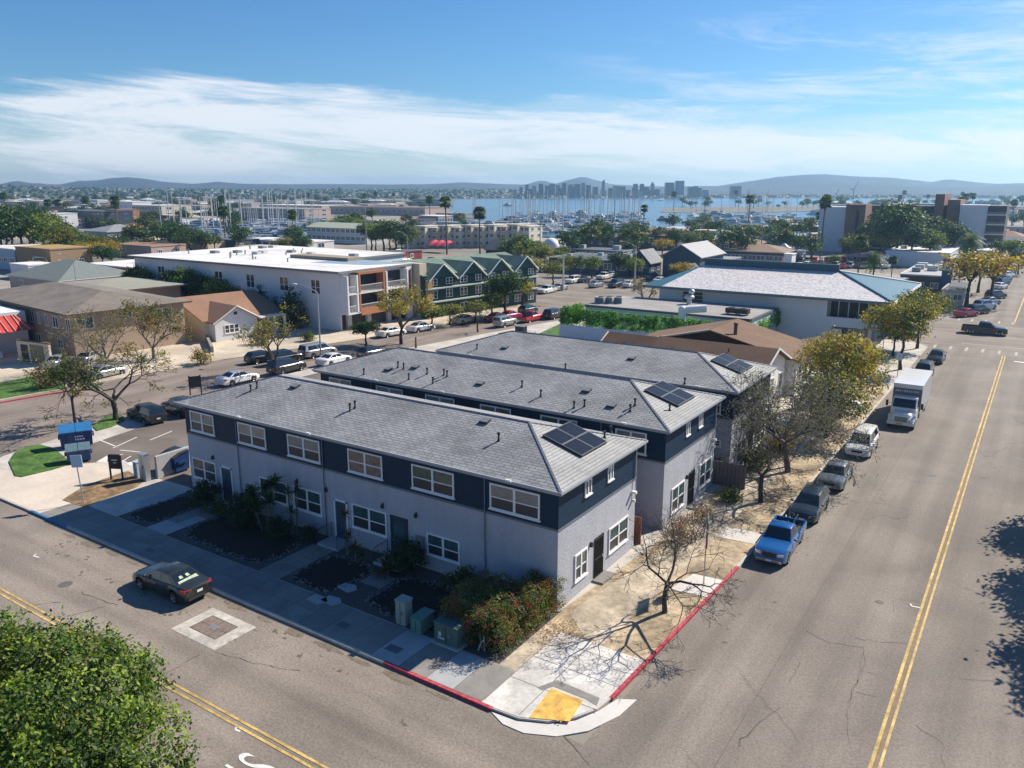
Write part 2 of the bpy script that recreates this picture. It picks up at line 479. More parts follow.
# home block slab (pavement level) with rounded corner, kerbs as real steps
KX = lambda y: 5.55 + 0.035 * (y + 5) if y < 10 else 6.08 + 0.004 * (y - 10)
corner = [(1.7, -8.28), (3.0, -8.2), (4.1, -7.7), (4.9, -6.9), (5.4, -5.9), (5.55, -4.9)]
block = [(-46.8, -8.15), (-36.2, -8.15)] + corner + [(KX(5), 5), (KX(10), 10), (KX(40), 40), (KX(88), 88), (4.5, 91)] + [(-40, 91)] + list(reversed(LN))[1:-1]
b = MB(); b.prism(block, ZR - 0.02, -0.012, CONC, CONC)
structure('block_pavement', b)
# kerbs
def kerb(name, pts, m, w=0.17, z1=0.005, label=None):
    b = MB()
    for i in range(len(pts) - 1):
        a, c = Vector((*pts[i], 0)), Vector((*pts[i+1], 0))
        d = (c - a).normalized(); n = Vector((-d.y, d.x, 0))
        p = [a, c, c + n*w, a + n*w]
        b.prism([(q.x, q.y) for q in p], ZR - 0.01, z1, m)
    o = structure(name, b, label); return o
kerb('kerb', [(-36, -8.19), (-31.4, -8.20)], BLUEP)
kerb('kerb', [(-31.4, -8.20), (-4.3, -8.30)], CONC)
kerb('kerb', [(-4.3, -8.30), (1.75, -8.34)], REDP)
kerb('kerb', [(5.62, -4.9), (KX(5)+.07, 5), (KX(10)+.07, 10)], REDP)
kerb('kerb', [(KX(10)+.07, 10), (KX(40)+.07, 40), (KX(88)+.07, 88)], CONC)
b = MB(); b.prism([(24.1, -24), (36, -24), (36, 88), (24.1, 88)], ZR - .02, 0.0, CONC); structure('opposite_sidewalk', b)
# corner apron at road level
AP = [(1.75, -8.36), (2.6, -8.75), (3.6, -8.75), (4.8, -8.2), (5.7, -7.2), (6.3, -5.7), (6.45, -4.3), (5.75, -4.7), (5.45, -5.85), (4.95, -6.95), (4.15, -7.76), (3.02, -8.24)]
b = MB(); b.prism(AP, ZR - 0.01, ZR + 0.03, CONCN); structure('corner_gutter_apron', b)

# pavement panels of different age, each a thin sheet 4 mm up, with dark joints between
JOINT = mat('concrete_joint', (0.16, 0.14, 0.12), 0.95, 0.1, 5)
def panels(name, xs, ys, z, mats, jw=0.035):
    b = MB(); r = random.Random(len(xs) * 7 + len(ys))
    for i in range(len(xs) - 1):
        for j in range(len(ys) - 1):
            b.box(xs[i] + jw/2, ys[j] + jw/2, z - 0.01, xs[i+1] - jw/2, ys[j+1] - jw/2, z + 0.002, mats[r.randrange(len(mats))])
    b.box(xs[0], ys[0], z - 0.012, xs[-1], ys[-1], z - 0.004, JOINT)
    return structure(name, b)
CG1 = mat('old_concrete', (0.21, 0.20, 0.19), 0.9, 0.1, 5, 0.2, var2=0.12, scale2=0.8)  # sidewalk greys darkened in the colour itself to deepen the shade there
CG2 = mat('shade_darkened_concrete_b', (0.235, 0.225, 0.21), 0.9, 0.1, 5, 0.2, var2=0.12, scale2=0.8)
CBL = mat('smooth_new_concrete', (0.36, 0.37, 0.38), 0.85, 0.06, 5, 0.1, var2=0.08, scale2=0.9)  # newer panels, colour lowered for the same shade
WH1 = mat('pale_concrete', (0.56, 0.54, 0.505), 0.9, 0.14, 5, 0.2, var2=0.24, scale2=0.6)
WH2 = mat('pale_concrete_b', (0.55, 0.52, 0.48), 0.9, 0.07, 4, 0.2, var2=0.10, scale2=0.5)
xs = [-35.0 + 1.55*i for i in range(18)]
panels('front_sidewalk', xs, [-8.1, -6.85, -5.55], 0.0, [CG1, CG1, CG2])
panels('front_sidewalk', [-8.62, -6.9, -5.2, -3.5, -1.9], [-8.15, -5.55], 0.0, [CBL, CBL, CG2])
panels('front_sidewalk', [-1.88, -0.4, 1.1], [-8.15, -5.6], 0.0, [CG2, CBL])
# corner and side pavement
b = MB()
b.sheet([(1.15, -8.2), (1.7, -8.2), (3.0, -8.13), (4.05, -7.65), (4.85, -6.85), (5.3, -5.9), (5.45, -4.9), (5.55, -1.6), (1.15, -1.6)], -0.001, WH1)
b.sheet([(-0.2, -5.55), (1.1, -5.55), (1.1, -1.6), (-0.2, -1.6)], -0.0014, TANC)
structure('corner_sidewalk', b)
b = MB()
for y in (-6.0, -4.1, -2.4): b.box(1.15, y, -0.01, 5.45, y + 0.03, 0.003, JOINT)
for x in (1.13, 2.9): b.box(x, -8.0, -0.01, x + 0.03, -1.6, 0.0032, JOINT)
b.sheet([(2.55, -6.05), (3.0, -5.1), (5.15, -5.2), (5.3, -5.75), (4.72, -5.6), (3.1, -5.6), (2.85, -6.1)], 0.006, CG2)
structure('sidewalk_joints', b)
b = MB(); b.prism([(3.35, -7.95), (4.85, -7.25), (4.65, -5.75), (3.1, -5.75)], 0.0, 0.012, TACT)
for i in range(9):
    for j in range(10):
        x = 3.4 + 0.14*i + 0.02; y = -7.5 + 0.18*j
        if x > 4.55: continue
        b.box(x, y, 0.012, x + 0.06, y + 0.06, 0.016, TACT)
structure('tactile_ramp_pad', b)
# dirt strip and yards on the right side of the buildings
b = MB(); b.sheet([(0.0, -1.6), (5.62, -1.6), (KX(10), 10), (KX(40), 40), (KX(60), 60), (0.9, 60), (0.9, 10)], -0.002, DIRT)
structure('dirt_verge', b)
b = MB(); b.sheet([(0.6, 0.2), (2.6, -1.6), (3.4, -1.6), (3.6, 9), (3.9, 30), (3.9, 60), (2.2, 60), (2.0, 12), (1.0, 4)], 0.003, TANC); structure('tan_path', b)
b = MB(); b.prism([(3.9, 5.3), (5.85, 5.6), (5.95, 7.9), (4.3, 7.7)], -0.002, 0.010, CONCN)
b.prism([(3.7, 13.2), (6.0, 13.4), (6.0, 15.2), (3.7, 15.0)], -0.002, 0.010, WH2); structure('concrete_pad', b)

# front garden beds
b = MB()
def bed(x0, x1, y0, y1):
    r = random.Random(int(x0 * 10)); pts = []
    cx_, cy_ = (x0 + x1) / 2, (y0 + y1) / 2
    for i in range(28):
        a = 2 * PI * i / 28
        c, s_ = math.cos(a), math.sin(a)
        k = 1 / max(abs(c)**6 + abs(s_)**6, 1e-6) ** (1/6)
        pts.append((cx_ + (x1-x0)/2*c*k*r.uniform(.94, 1.0), cy_ + (y1-y0)/2*s_*k*r.uniform(.92, 1.0)))
    return pts
GRAVEL = mat('gravel_bed', (0.085, 0.078, 0.078), 0.95, 0.5, 12.0, 1.0)
b.sheet([(-30.2, -5.5), (0.2, -5.5), (0.2, 0.0), (-30.2, 0.0)], 0.001, GRAVEL)
structure('gravel_yard', b)
beds = [(-30.0, -27.2, -5.1, -0.8), (-24.6, -16.7, -5.1, -1.0), (-14.3, -10.8, -5.2, -1.6), (-8.9, -1.5, -5.0, -1.1)]
b = MB()
for q in beds: b.prism(bed(*q), -0.005, 0.03, MULCH)
structure('mulch_bed', b)
# garden paths, steps
panels('garden_path', [-27.0, -25.9, -24.9], [-5.5, -4.0, -2.5, -0.3], 0.012, [CG2, CBL])
panels('garden_path', [-16.3, -15.4, -14.5], [-5.5, -4.1, -2.8, -1.3], 0.012, [CG2, CG1])
panels('garden_path', [-10.6, -9.1], [-3.3, -1.9], 0.012, [CG1])
# stones edging the beds : uncountable
b = MB(); r = random.Random(5)
STONE = mat('pale_stone', (0.16, 0.155, 0.155), 0.9, 0.35, 3)
for q in beds:
    pts = bed(*q)
    for i in range(len(pts)):
        p, p2 = pts[i], pts[(i+1) % len(pts)]
        n = int(math.dist(p, p2) / 0.16)
        for k in range(n * 3):
            t = r.random(); x = p[0] + (p2[0]-p[0])*t + r.gauss(0, .16); y = p[1] + (p2[1]-p[1])*t + r.gauss(0, .16)
            if not (-5.5 < y < -0.1): continue
            s_ = r.uniform(0.035, 0.10)
            b.ellip((x, y, 0.02), s_, s_*r.uniform(.6, 1), s_*.7, STONE, 5, 2, 0.0)
props(structure('edging_stones', b), kind='stuff')
# left end: driveway, lawns, parking lot
b = MB()
b.sheet([(-46.5, -8.05), (-34.9, -8.05), (-34.6, -5.9), (-35.4, -3.2), (-37.6, -1.4), (-40.6, 0.9), (-42.9, -1.9), (-43.6, -4.2), (-46.6, -5.4), (-48.7, -4.6)], -0.004, mat('driveway_concrete', (0.56, 0.49, 0.41), 0.9, 0.08, 3, 0.2, var2=0.1))
structure('driveway', b)
b = MB(); b.sheet([(-42.8, -1.6), (-40.4, 1.2), (-35.6, 0.2), (-30.4, 0.4), (-30.4, 12), (-34, 40), (-50, 40), (-51.5, 16), (-48.0, 8.5), (-46.6, 2.0), (-44.6, 0.6)], -0.006, PLOT)
structure('parking_lot', b)
b = MB()
def line(b, a, c, w, z, m):
    a, c = Vector((*a, 0)), Vector((*c, 0)); d = (c - a).normalized(); n = Vector((-d.y, d.x, 0)) * (w / 2)
    return b.sheet([(a - n)[:2], (c - n)[:2], (c + n)[:2], (a + n)[:2]], z, m)
for pts in ([(95, 402), (123, 395)], [(102, 419), (113, 427)], [(118, 424), (138, 420)], [(125, 447), (150, 436)], [(113, 471), (138, 460)]):
    pass
def pl(p): q = at(*p); return (q.x, q.y)
for a, c in [((100, 440), (115, 446)), ((113, 448), (137, 437)), ((120, 450), (140, 452)), ((115, 466), (131, 456)), ((98, 462), (123, 454)), ((150, 440), (172, 431))]:
    line(b, pl(a), pl(c), 0.13, 0.0, WHP)
b.sheet([pl((96, 462)), pl((108, 455)), pl((107, 462))], 0.001, WHP)
b.sheet([pl((126, 463)), pl((139, 460)), pl((139, 464)), pl((130, 466))], 0.001, WHP)
structure('parking_lines', b)
# lawns
def lawn(name, pts, z=0.006, label=None, n=2500):
    P = [pl(p) for p in pts]
    b = MB(); b.prism(P if _ccw(P) else P[::-1], -0.02, z + 0.05, GRASSM)
    structure('lawn', b)
def _ccw(P): return sum(P[i][0]*P[(i+1) % len(P)][1] - P[(i+1) % len(P)][0]*P[i][1] for i in range(len(P))) > 0
lawn('lawn', [(9, 462), (15, 476), (22, 477), (52, 470), (72, 464), (62, 455), (52, 448), (40, 445), (27, 447), (15, 453)])
lawn('lawn', [(93, 427), (97, 431), (112, 427), (124, 421), (124, 417), (118, 414), (105, 417)])
b = MB(); P = [pl(p) for p in [(62, 500), (84, 507), (137, 487), (145, 480), (128, 471), (118, 474), (84, 486)]]
b.prism(P if _ccw(P) else P[::-1], -0.01, 0.012, mat('weedy_strip', (0.20, 0.13, 0.07), 0.95, 0.5, 2.5, 0.6, var2=0.4, scale2=0.8)); structure('planting_strip', b)
# far-side pavements of the left street
b = MB()
P = LF + [(-57.0, 91), (-75, 91), (-92, 60), (-112, 34), (-112, -40)]
b.prism(P if _ccw(P) else P[::-1], ZR - 0.02, -0.012, mat('far_side_paving', (0.50, 0.43, 0.34), 0.9, 0.12, 1.5, 0.2, var2=0.25, scale2=0.15)); structure('opposite_block_paving', b)
lawn('lawn', [(0, 399), (0, 383), (30, 377), (62, 380), (66, 388), (40, 392)])
kerb('kerb', [pl((0, 402)), pl((45, 394)), pl((70, 390))][::-1], REDP)
# tar seams, stains and patches on the roads (lie 4 mm above)
b = MB(); r = random.Random(3)
def crack(pts, w=0.026):
    P = []
    for i in range(len(pts) - 1):
        a, c = Vector(pl(pts[i])), Vector(pl(pts[i+1])); n = max(2, int((c - a).length / 0.35))
        for k in range(n): P.append(a.lerp(c, k / n) + Vector((r.gauss(0, .045), r.gauss(0, .045))))
    P.append(Vector(pl(pts[-1])))
    for i in range(len(P) - 1): line(b, P[i], P[i+1], w * r.uniform(.5, 1.4), ZR + 0.012, TARM)
crack([(806, 629), (828, 640), (864, 645), (867, 657), (858, 680), (850, 697), (848, 712), (850, 725), (850, 740)])
crack([(855, 635), (880, 640), (908, 641)]); crack([(864, 650), (860, 672), (848, 700)]); crack([(866, 669), (878, 673)]); crack([(857, 690), (876, 694)])
crack([(915, 722), (930, 733), (944, 740), (944, 768)]); crack([(893, 598), (894, 610)]); crack([(894, 597), (920, 600)])
crack([(738, 742), (760, 720), (780, 705)], .06); crack([(790, 680), (800, 660)])
crack([(0, 609), (30, 603), (60, 600)]); crack([(70, 614), (105, 604)]); crack([(165, 672), (200, 652)]); crack([(215, 650), (260, 662), (300, 668)]); crack([(80, 590), (118, 603)])
crack([(560, 730), (590, 762)])
for a, c, w in [((905, 480), (1000, 300), .05), ((760, 690), (905, 480), .05), ((735, 768), (760, 690), .05), ((870, 590), (1008, 420), .04)]: pass
line(b, (10.6, -20), (10.6, 90), 0.045, ZR + 0.010, OILM)
line(b, (20.6, -20), (20.4, 90), 0.05, ZR + 0.010, OILM)
structure('road_cracks', b)
# double yellow lines
b = MB(); z = ZR + 0.014
for dx in (-0.17, 0.13):
    w = 0.13 if dx < 0 else 0.11
    line(b, (15.78 + dx, -60), (15.42 + dx, 87), w, z, YELP)
line(b, (15.6, -30), (15.45, 86), 0.14, z - 0.002, mat('dirty_line_gap', (0.24, 0.17, 0.09), 0.9, 0.2, 3))
for dy in (-0.16, 0.13): line(b, (-52, -14.45 + dy - .05), (5.5, -14.62 + dy), 0.12, z, YELP)
line(b, (15.3, 117), (16.6, 320), 0.2, z, YELP)
structure('yellow_centre_lines', b)
b = MB()
for i in range(9): b.box(7.0 + 1.9*i, 88.3, z - .002, 7.3 + 1.9*i, 91.0, z, FADED)
for i in range(9): b.box(7.4 + 1.9*i, 116.2, z - .002, 7.7 + 1.9*i, 119.0, z, FADED)
b.box(10.0, 94.0, z - .002, 25, 94.25, z, FADED)
# arrow in the far lane
b.sheet([(16.6, 84.4), (18.5, 84.2), (18.5, 84.9), (20.0, 83.9), (18.5, 82.9), (18.5, 83.5), (16.6, 83.9)], z, WHP)
structure('crosswalk_markings', b)
def text_mesh(name, body, size, m, extrude=0.0):
    cu = bpy.data.curves.new(name, 'FONT'); cu.body = body; cu.size = size; cu.extrude = extrude
    cu.align_x = 'CENTER'; cu.align_y = 'CENTER'
    cu.materials.append(m)
    o = bpy.data.objects.new(name, cu); COL.objects.link(o)
    bpy.context.view_layer.update()
    me = bpy.data.meshes.new_from_object(o.evaluated_get(bpy.context.evaluated_depsgraph_get()))
    me.name = name
    bpy.data.objects.remove(o)
    if not me.materials: me.materials.append(m)
    return me
me = text_mesh('stop_road_marking', 'STOP', 1.0, WHP)
o = link('stop_road_marking', me, None, (-3.8, -17.0, z + .001), -PI/2); o.scale = (1.25, 3.2, 1); props(o, None, None, None, 'structure')
# repaired square with valve cover in the front street
b = MB()
P0 = [(-15.0, -11.85), (-11.85, -11.65), (-11.6, -9.35), (-15.0, -9.35)]
b.prism([(-15.1, -11.8), (-11.7, -11.8), (-11.7, -9.35), (-15.1, -9.35)], ZR, ZR + 0.008, mat('white_collar', (0.44, 0.415, 0.37), 0.85, 0.25, 4, var2=0.2, scale2=.9))
b.prism([(-14.45, -11.2), (-12.45, -11.2), (-12.45, -9.85), (-14.45, -9.85)], ZR, ZR + 0.012, mat('worn_brown_hatch', (0.20, 0.155, 0.13), 0.9, 0.3, 5))
for x in (-14.45, -13.45, -12.5): b.box(x, -11.2, ZR, x + .04, -9.85, ZR + .016, TARM)
for y in (-11.2, -10.55, -9.88): b.box(-14.45, y, ZR, -12.45, y + .035, ZR + .0165, TARM)
b.box(-13.7, -10.7, ZR, -13.2, -10.35, ZR + .02, GREYM)
solo('street_vault_cover', b, 'brown vault hatch set in a white painted collar in the street behind the dark sedan', 'vault cover')
b = MB()
for (px, py, s_) in [(880, 600, .9), (775, 600, .5), (740, 612, .4), (725, 640, .5), (728, 627, .3)]: 
    p = pl((px, py)); b.disc(p, s_*.25, ZR + .0125, 10, OILM)
# small spatters of oil where cars stand, ragged repairs, gutter grime
def blob(b, x, y, rx, ry, z, m, n=14):
    b.sheet([(x + rx*math.cos(2*PI*i/n)*r.uniform(.6, 1.1), y + ry*math.sin(2*PI*i/n)*r.uniform(.6, 1.1)) for i in range(n)], z, m)
for k in range(46):
    x = r.uniform(6.9, 8.6) if k % 2 else r.uniform(-30, 0); y = r.uniform(-4, 60) if k % 2 else r.uniform(-11, -9)
    for j in range(3): blob(b, x + r.gauss(0, .25), y + r.gauss(0, .25), r.uniform(.03, .16), r.uniform(.03, .14), ZR + .0060 + k*.00004 + j*.00001, OILM, 9)
for k in range(14):
    x = -30 + k*2.25; blob(b, x, -8.62 - r.uniform(0, .1), r.uniform(.5, 1.3), r.uniform(.12, .3), ZR + .0052 + k*.00003, mat('gutter_grime', (.17, .14, .105), .95, .35, 5))
for x, y in ((13.3, 33), (18.6, 41), (-24, -12.2)):
    b.disc((x, y), .36, ZR + .009, 18, mat('manhole_lid', (.12, .11, .105), .7, .3, 12)); 
structure('road_stains', b)
b = MB()
for (px, py, l) in [(912, 604, .5), (33, 554, .5), (235, 727, .25)]:
    p = pl((px, py)); line(b, p, (p[0] + l, p[1] + l*.15), .1, ZR + .013, WHP); line(b, p, (p[0] - .1, p[1] + l*.5), .08, ZR + .0135, WHP)
structure('survey_marks', b)
# ================================================================ THE THREE APARTMENT BUILDINGS
PBLIND = mat('pane_over_blind', (0.215, 0.21, 0.19), 0.25, 0.2, 2.5, spec=0.8)
PBLIND2 = mat('pane_over_pale_blind', (0.30, 0.27, 0.22), 0.25, 0.3, 1.2, spec=0.8)
PCURT = mat('pane_over_curtain', (0.17, 0.12, 0.095), 0.25, 0.5, 3.5, spec=0.8)
PSCREEN = mat('insect_screen_pane', (0.036, 0.040, 0.044), 0.3, 0.3, 2, spec=0.5)
PDARK = mat('dark_pane', (0.035, 0.045, 0.05), 0.1, 0.4, 1.5, spec=0.9)
PTEAL = mat('teal_tinted_pane', (0.05, 0.10, 0.105), 0.15, 0.4, 2, spec=0.8)
WTRIM = mat('white_window_trim', (0.80, 0.80, 0.80), 0.5, 0.04, 3)

def window(parent, face, c, u0, u1, z0, z1, sash='pair', upper=None, lower=None, trim=None, lod=0, sill=True, name='window', tw=0.09, label=None):
    """window on a wall. face '-y','+y','+x','-x': outward direction; c: wall plane coordinate (parent space)"""
    trim = trim or WTRIM; upper = upper or PDARK; lower = lower or upper
    def P(u, d, z):
        return {'-y': (u, c - d, z), '+y': (u, c + d, z), '+x': (c + d, u, z), '-x': (c - d, u, z)}[face]
    def bx(b, ua, ub, za, zb, da, db, m):
        p, q = P(ua, da, za), P(ub, db, zb); b.box(*p, *q, m)
    f = MB()
    bx(f, u0, u1, z1 - tw, z1, .004, .07, trim); bx(f, u0, u1, z0, z0 + tw*.8, .004, .07, trim)
    bx(f, u0, u0 + tw, z0 + tw*.8, z1 - tw, .004, .065, trim); bx(f, u1 - tw, u1, z0 + tw*.8, z1 - tw, .004, .065, trim)
    n = {'pair': 2, 'single': 1, 'triple': 3, 'slider': 2}[sash]
    w = (u1 - u0) / n
    for k in range(1, n): bx(f, u0 + w*k - tw*.75, u0 + w*k + tw*.75, z0 + tw*.8, z1 - tw, .004, .06, trim)
    zm = z0 + (z1 - z0) * .47
    if sash != 'slider':
        for k in range(n):
            a = u0 + w*k + (tw if k == 0 else tw*.75); e = u0 + w*(k+1) - (tw if k == n-1 else tw*.75)
            bx(f, a, e, zm - .03, zm + .03, .004, .045, trim)
    o = part(name, f, parent, label)
    gu, gl = MB(), MB()
    zt = zm if sash != 'slider' else z0
    bx(gu, u0 + .03, u1 - .03, zt, z1 - .04, .004, .022, upper)
    if sash != 'slider': bx(gl, u0 + .03, u1 - .03, z0 + .03, zm, .004, .014, lower)
    part('pane', gu, o)
    if gl.v: part('pane', gl, o)
    if sill:
        s = MB(); bx(s, u0 - .06, u1 + .06, z0 - .07, z0 - .003, .004, .11, trim); part('sill', s, o)
    return o

def hip_roof(x0, x1, y0, y1, ze, zr, m, mhip, hip=(True, True), ridge=None):
    """hip roof top; long axis x. returns MB and ridge ends"""
    w = (y1 - y0) / 2; ym = (y0 + y1) / 2
    a = (x0 + (w if hip[0] else 0), ym, zr); c = (x1 - (w if hip[1] else 0), ym, zr)
    b = MB()
    A, B_, C_, D = (x0, y0, ze), (x1, y0, ze), (x1, y1, ze), (x0, y1, ze)
    b.quad(A, B_, c, a, m); b.quad(C_, D, a, c, m)
    b.add([D, A, a], [(0, 1, 2)], mhip); b.add([B_, C_, c], [(0, 1, 2)], mhip)
    b.add([A, B_, C_, D], [(3, 2, 1, 0)], m)
    return b, a, c

def pipe_vent(parent, p, h=0.5, r=0.055):
    b = MB(); b.tube((p[0], p[1], p[2] - .05), (p[0], p[1], p[2] + h), r, r, 7, DARK)
    b.tube((p[0], p[1], p[2] - .02), (p[0], p[1], p[2] + .1), r * 2.2, r * 1.1, 7, DARK); b.tube((p[0], p[1], p[2] + h - .06), (p[0], p[1], p[2] + h + .06), r * 1.6, r*1.6, 7, DARK)
    return part('vent_pipe', b, parent)
def box_vent(parent, p, slope=0.3, m=None):
    b = MB(); m = m or GREYM
    b.prism([(p[0]-.28, p[1]-.22), (p[0]+.28, p[1]-.22), (p[0]+.28, p[1]+.22), (p[0]-.28, p[1]+.22)], p[2] - .15, [p[2] + .08, p[2] + .08, p[2] + .2, p[2] + .2], DARK, m)
    return part('roof_vent', b, parent)

SHINGLE_H = shingle_mat('grey_shingles_hip', (0.37, 0.375, 0.37), (0.32, 0.325, 0.32), (0.15, 0.155, 0.16), 2.4, 0.21, swap=True, var=.4)
GUTTER = mat('gutter', (0.36, 0.37, 0.39), 0.45, 0.1, 3)
SIDINGT = mat('siding_trim', (0.15, 0.17, 0.20), 0.5, 0.1, 3)

PVFRAME = mat('panel_frame', (0.20, 0.21, 0.23), .5, .05, 3)
PVGAP = mat('panel_back', (0.03, 0.035, 0.05), .4, .1, 3)
def apartment(label, ox, oy, L, pipes, flats, hip_pipes, wins_up, wins_low, doors, side_low, side_door, side_small, sun_end=True, far_len=9.05):
    W = far_len
    t = thing('apartment_building', label, 'apartment building', (ox, oy, 0), 0, 'white and navy two storey apartment buildings')
    b = MB(); b.box(-L, 0, -.05, 0, W, 4.40, STUCCO); part('wall', b, t)
    b = MB(); b.box(-L - .02, -.02, 4.40, .02, W + .02, 6.42, NAVY)
    part('siding', b, t)
    b = MB(); b.box(-L - .035, -.035, 4.34, .035, W + .035, 4.46, SIDINGT)
    part('belt_trim', b, t)
    b = MB(); b.box(-L - .01, -.012, -.05, .012, W + .01, .18, WALLC); part('plinth', b, t)
    # roof
    e = .40; es = .36; ze, zr = 6.66, 8.16
    rb, a, c = hip_roof(-L - e, es, -e, W + e, ze, zr, SHINGLE, SHINGLE_H)
    roof = part('roof', rb, t)
    b = MB()
    b.box(-L - e, -e, 6.42, es, W + e, 6.60, FASCIA)
    part('eave', b, t)
    b = MB()
    b.box(-L - e, -e - .11, 6.53, es + .1, -e - .003, 6.655, GUTTER); b.box(es + .003, -e, 6.53, es + .1, W + e + .1, 6.655, GUTTER)
    b.box(-L - e, W + e + .003, 6.53, es, W + e + .1, 6.655, GUTTER); b.box(-L - e - .1, -e - .11, 6.53, -L - e - .003, W + e + .1, 6.655, GUTTER)
    part('gutter', b, t)
    b = MB()
    def cap(p, q, r=.10):
        p, q = Vector(p), Vector(q)
        n = int((q - p).length / .3)
        for k in range(n):
            s0, s1 = p.lerp(q, k / n), p.lerp(q, (k + .92) / n)
            b.tube(s0 + Vector((0, 0, -.035)), s1 + Vector((0, 0, -.05 + .03)), r, r * .9, 5, HIPM, True, False)
    zc = (0, 0, .01)
    cap(a, c); cap((es, -e, ze), c); cap((es, W + e, ze), c); cap((-L - e, -e, ze), a); cap((-L - e, W + e, ze), a)
    part('ridge_cap', b, roof)
    sl = (zr - ze) / (W / 2 + e)
    def onroof(px, py):
        z = 7.3
        for _ in range(8):
            p = at(px, py, z); z = ze + (p.y - oy + e) * sl; z = min(max(z, ze), zr)
        return (p.x - ox, p.y - oy, z)
    for p in pipes: pipe_vent(roof, onroof(*p), 0.42)
    for p in flats: box_vent(roof, onroof(*p))
    for (x, y) in hip_pipes: pipe_vent(roof, (x, y, ze + (es - x) * sl), .35)
    # solar array on the right hip: 2 x 2 framed panels raised on a rack
    for i in range(2):
        for j in range(2):
            b = MB()
            x0, x1 = -3.2 + 1.24*i, -3.2 + 1.24*i + 1.21
            y0, y1 = 3.7 + 1.5*j, 3.7 + 1.5*j + 1.46
            z = lambda x: ze + (es - x) * sl + .16
            b.prism([(x0, y0), (x1, y0), (x1, y1), (x0, y1)], z(x1) - .1, [z(x0) - .02, z(x1) - .02, z(x1) - .02, z(x0) - .02], DARK)
            q = .03
            b.add([(x0, y0, z(x0)), (x1, y0, z(x1)), (x1, y1, z(x1)), (x0, y1, z(x0)), (x0+q, y0+q, z(x0+q)), (x1-q, y0+q, z(x1-q)), (x1-q, y1-q, z(x1-q)), (x0+q, y1-q, z(x0+q))],
                  [(0, 1, 5, 4), (1, 2, 6, 5), (2, 3, 7, 6), (3, 0, 4, 7)], PVFRAME)
            nx, ny = 4, 6
            b.quad((x0+q, y0+q, z(x0+q)-.002), (x1-q, y0+q, z(x1-q)-.002), (x1-q, y1-q, z(x1-q)-.002), (x0+q, y1-q, z(x0+q)-.002), PVGAP)
            for u in range(nx):
                for v in range(ny):
                    xa = x0 + q + (x1-x0-2*q)*u/nx + .006; xb = x0 + q + (x1-x0-2*q)*(u+1)/nx - .006
                    ya = y0 + q + (y1-y0-2*q)*v/ny + .012; yb = y0 + q + (y1-y0-2*q)*(v+1)/ny - .012
                    b.quad((xa, ya, z(xa)+.002), (xb, ya, z(xb)+.002), (xb, yb, z(xb)+.002), (xa, yb, z(xa)+.002), PVBLUE)
            part('solar_panel', b, roof)
    rr = random.Random(int(ox * 10 + oy))
    for k, (u0, u1) in enumerate(wins_up):
        up = [PBLIND, PBLIND2, PBLIND, PCURT, GREENPANE, PBLIND][(k + int(oy)) % 6]
        window(t, '-y', -.02, u0, u1, 4.72, 6.12, 'pair', up, [PSCREEN, PSCREEN, PSCREEN, PCURT, PSCREEN, PSCREEN][k % 6])
    for (u0, u1, z0, z1, st) in wins_low: window(t, '-y', 0, u0, u1, z0, z1, st, PTEAL, PSCREEN)
    for (u0, u1, rec) in doors:
        d = MB(); d.box(u0, -.03, .12, u1, .02, 2.55, RECESSNAVY if rec else mat('front_door', (0.045, 0.07, 0.10), 0.4, 0.1, 3)); d.box(u0 + .12, -.04, 1.5, u1 - .12, -.03, 2.3, PTEAL)
        do = part('door', d, t)
        f = MB(); f.box(u0 - .1, -.06, .1, u0, .01, 2.66, WTRIM if not rec else RECESSNAVY); f.box(u1, -.06, .1, u1 + .1, .01, 2.66, WTRIM if not rec else RECESSNAVY); f.box(u0 - .1, -.06, 2.55, u1 + .1, .01, 2.67, WTRIM if not rec else RECESSNAVY)
        part('frame', f, do)
        h = MB(); h.ellip((u0 + .1, -.07, 1.15), .04, .04, .04, GALV, 6, 4); part('handle', h, do)
        st = MB(); st.box(u0 - .4, -1.3, -.03, u1 + .4, -.02, .16, CBL); part('step', st, t)
        for sx in (u0 - .35, u1 + .35):
            rl = MB(); rl.tube((sx, -1.25, .16), (sx, -1.25, 1.0), .02, .02, 5, DARK); rl.tube((sx, -.1, .16), (sx, -.1, 1.05), .02, .02, 5, DARK); rl.tube((sx, -1.25, 1.0), (sx, -.05, 1.05), .02, .02, 5, DARK)
            for q in range(1, 8): rl.tube((sx, -1.25 + q*.15, .2), (sx, -1.25 + q*.15, 1.0), .009, .009, 4, DARK)
            part('railing', rl, t)
    # side (sunny) wall
    for (u0, u1, z0, z1) in side_low: window(t, '+x', 0, u0, u1, z0, z1, 'pair', PTEAL, PSCREEN)
    for (u0, u1, z0, z1) in side_small: window(t, '+x', .02, u0, u1, z0, z1, 'slider', PDARK, tw=.07)
    for (u0, u1) in side_door:
        d = MB(); d.box(.0, u0, .1, .035, u1, 2.45, BLACK)
        for q in range(9): d.box(.036, u0 + .04 + q*(u1-u0-.08)/8 - .01, .14, .06, u0 + .04 + q*(u1-u0-.08)/8 + .01, 2.4, DARK)
        for z in (.15, 1.2, 2.38): d.box(.036, u0, z - .03, .065, u1, z + .03, DARK)
        do = part('security_door', d, t)
        h = MB(); h.box(.07, u1 - .22, 1.1, .11, u1 - .1, 1.25, GALV); part('handle', h, do)
        st = MB(); st.box(.005, u0 - .2, -.04, .7, u1 + .2, .10, CG2); part('step', st, t)
        l = MB(); l.box(.005, u0 - .55, 2.2, .16, u0 - .40, 2.45, DARK); part('wall_lamp', l, t)
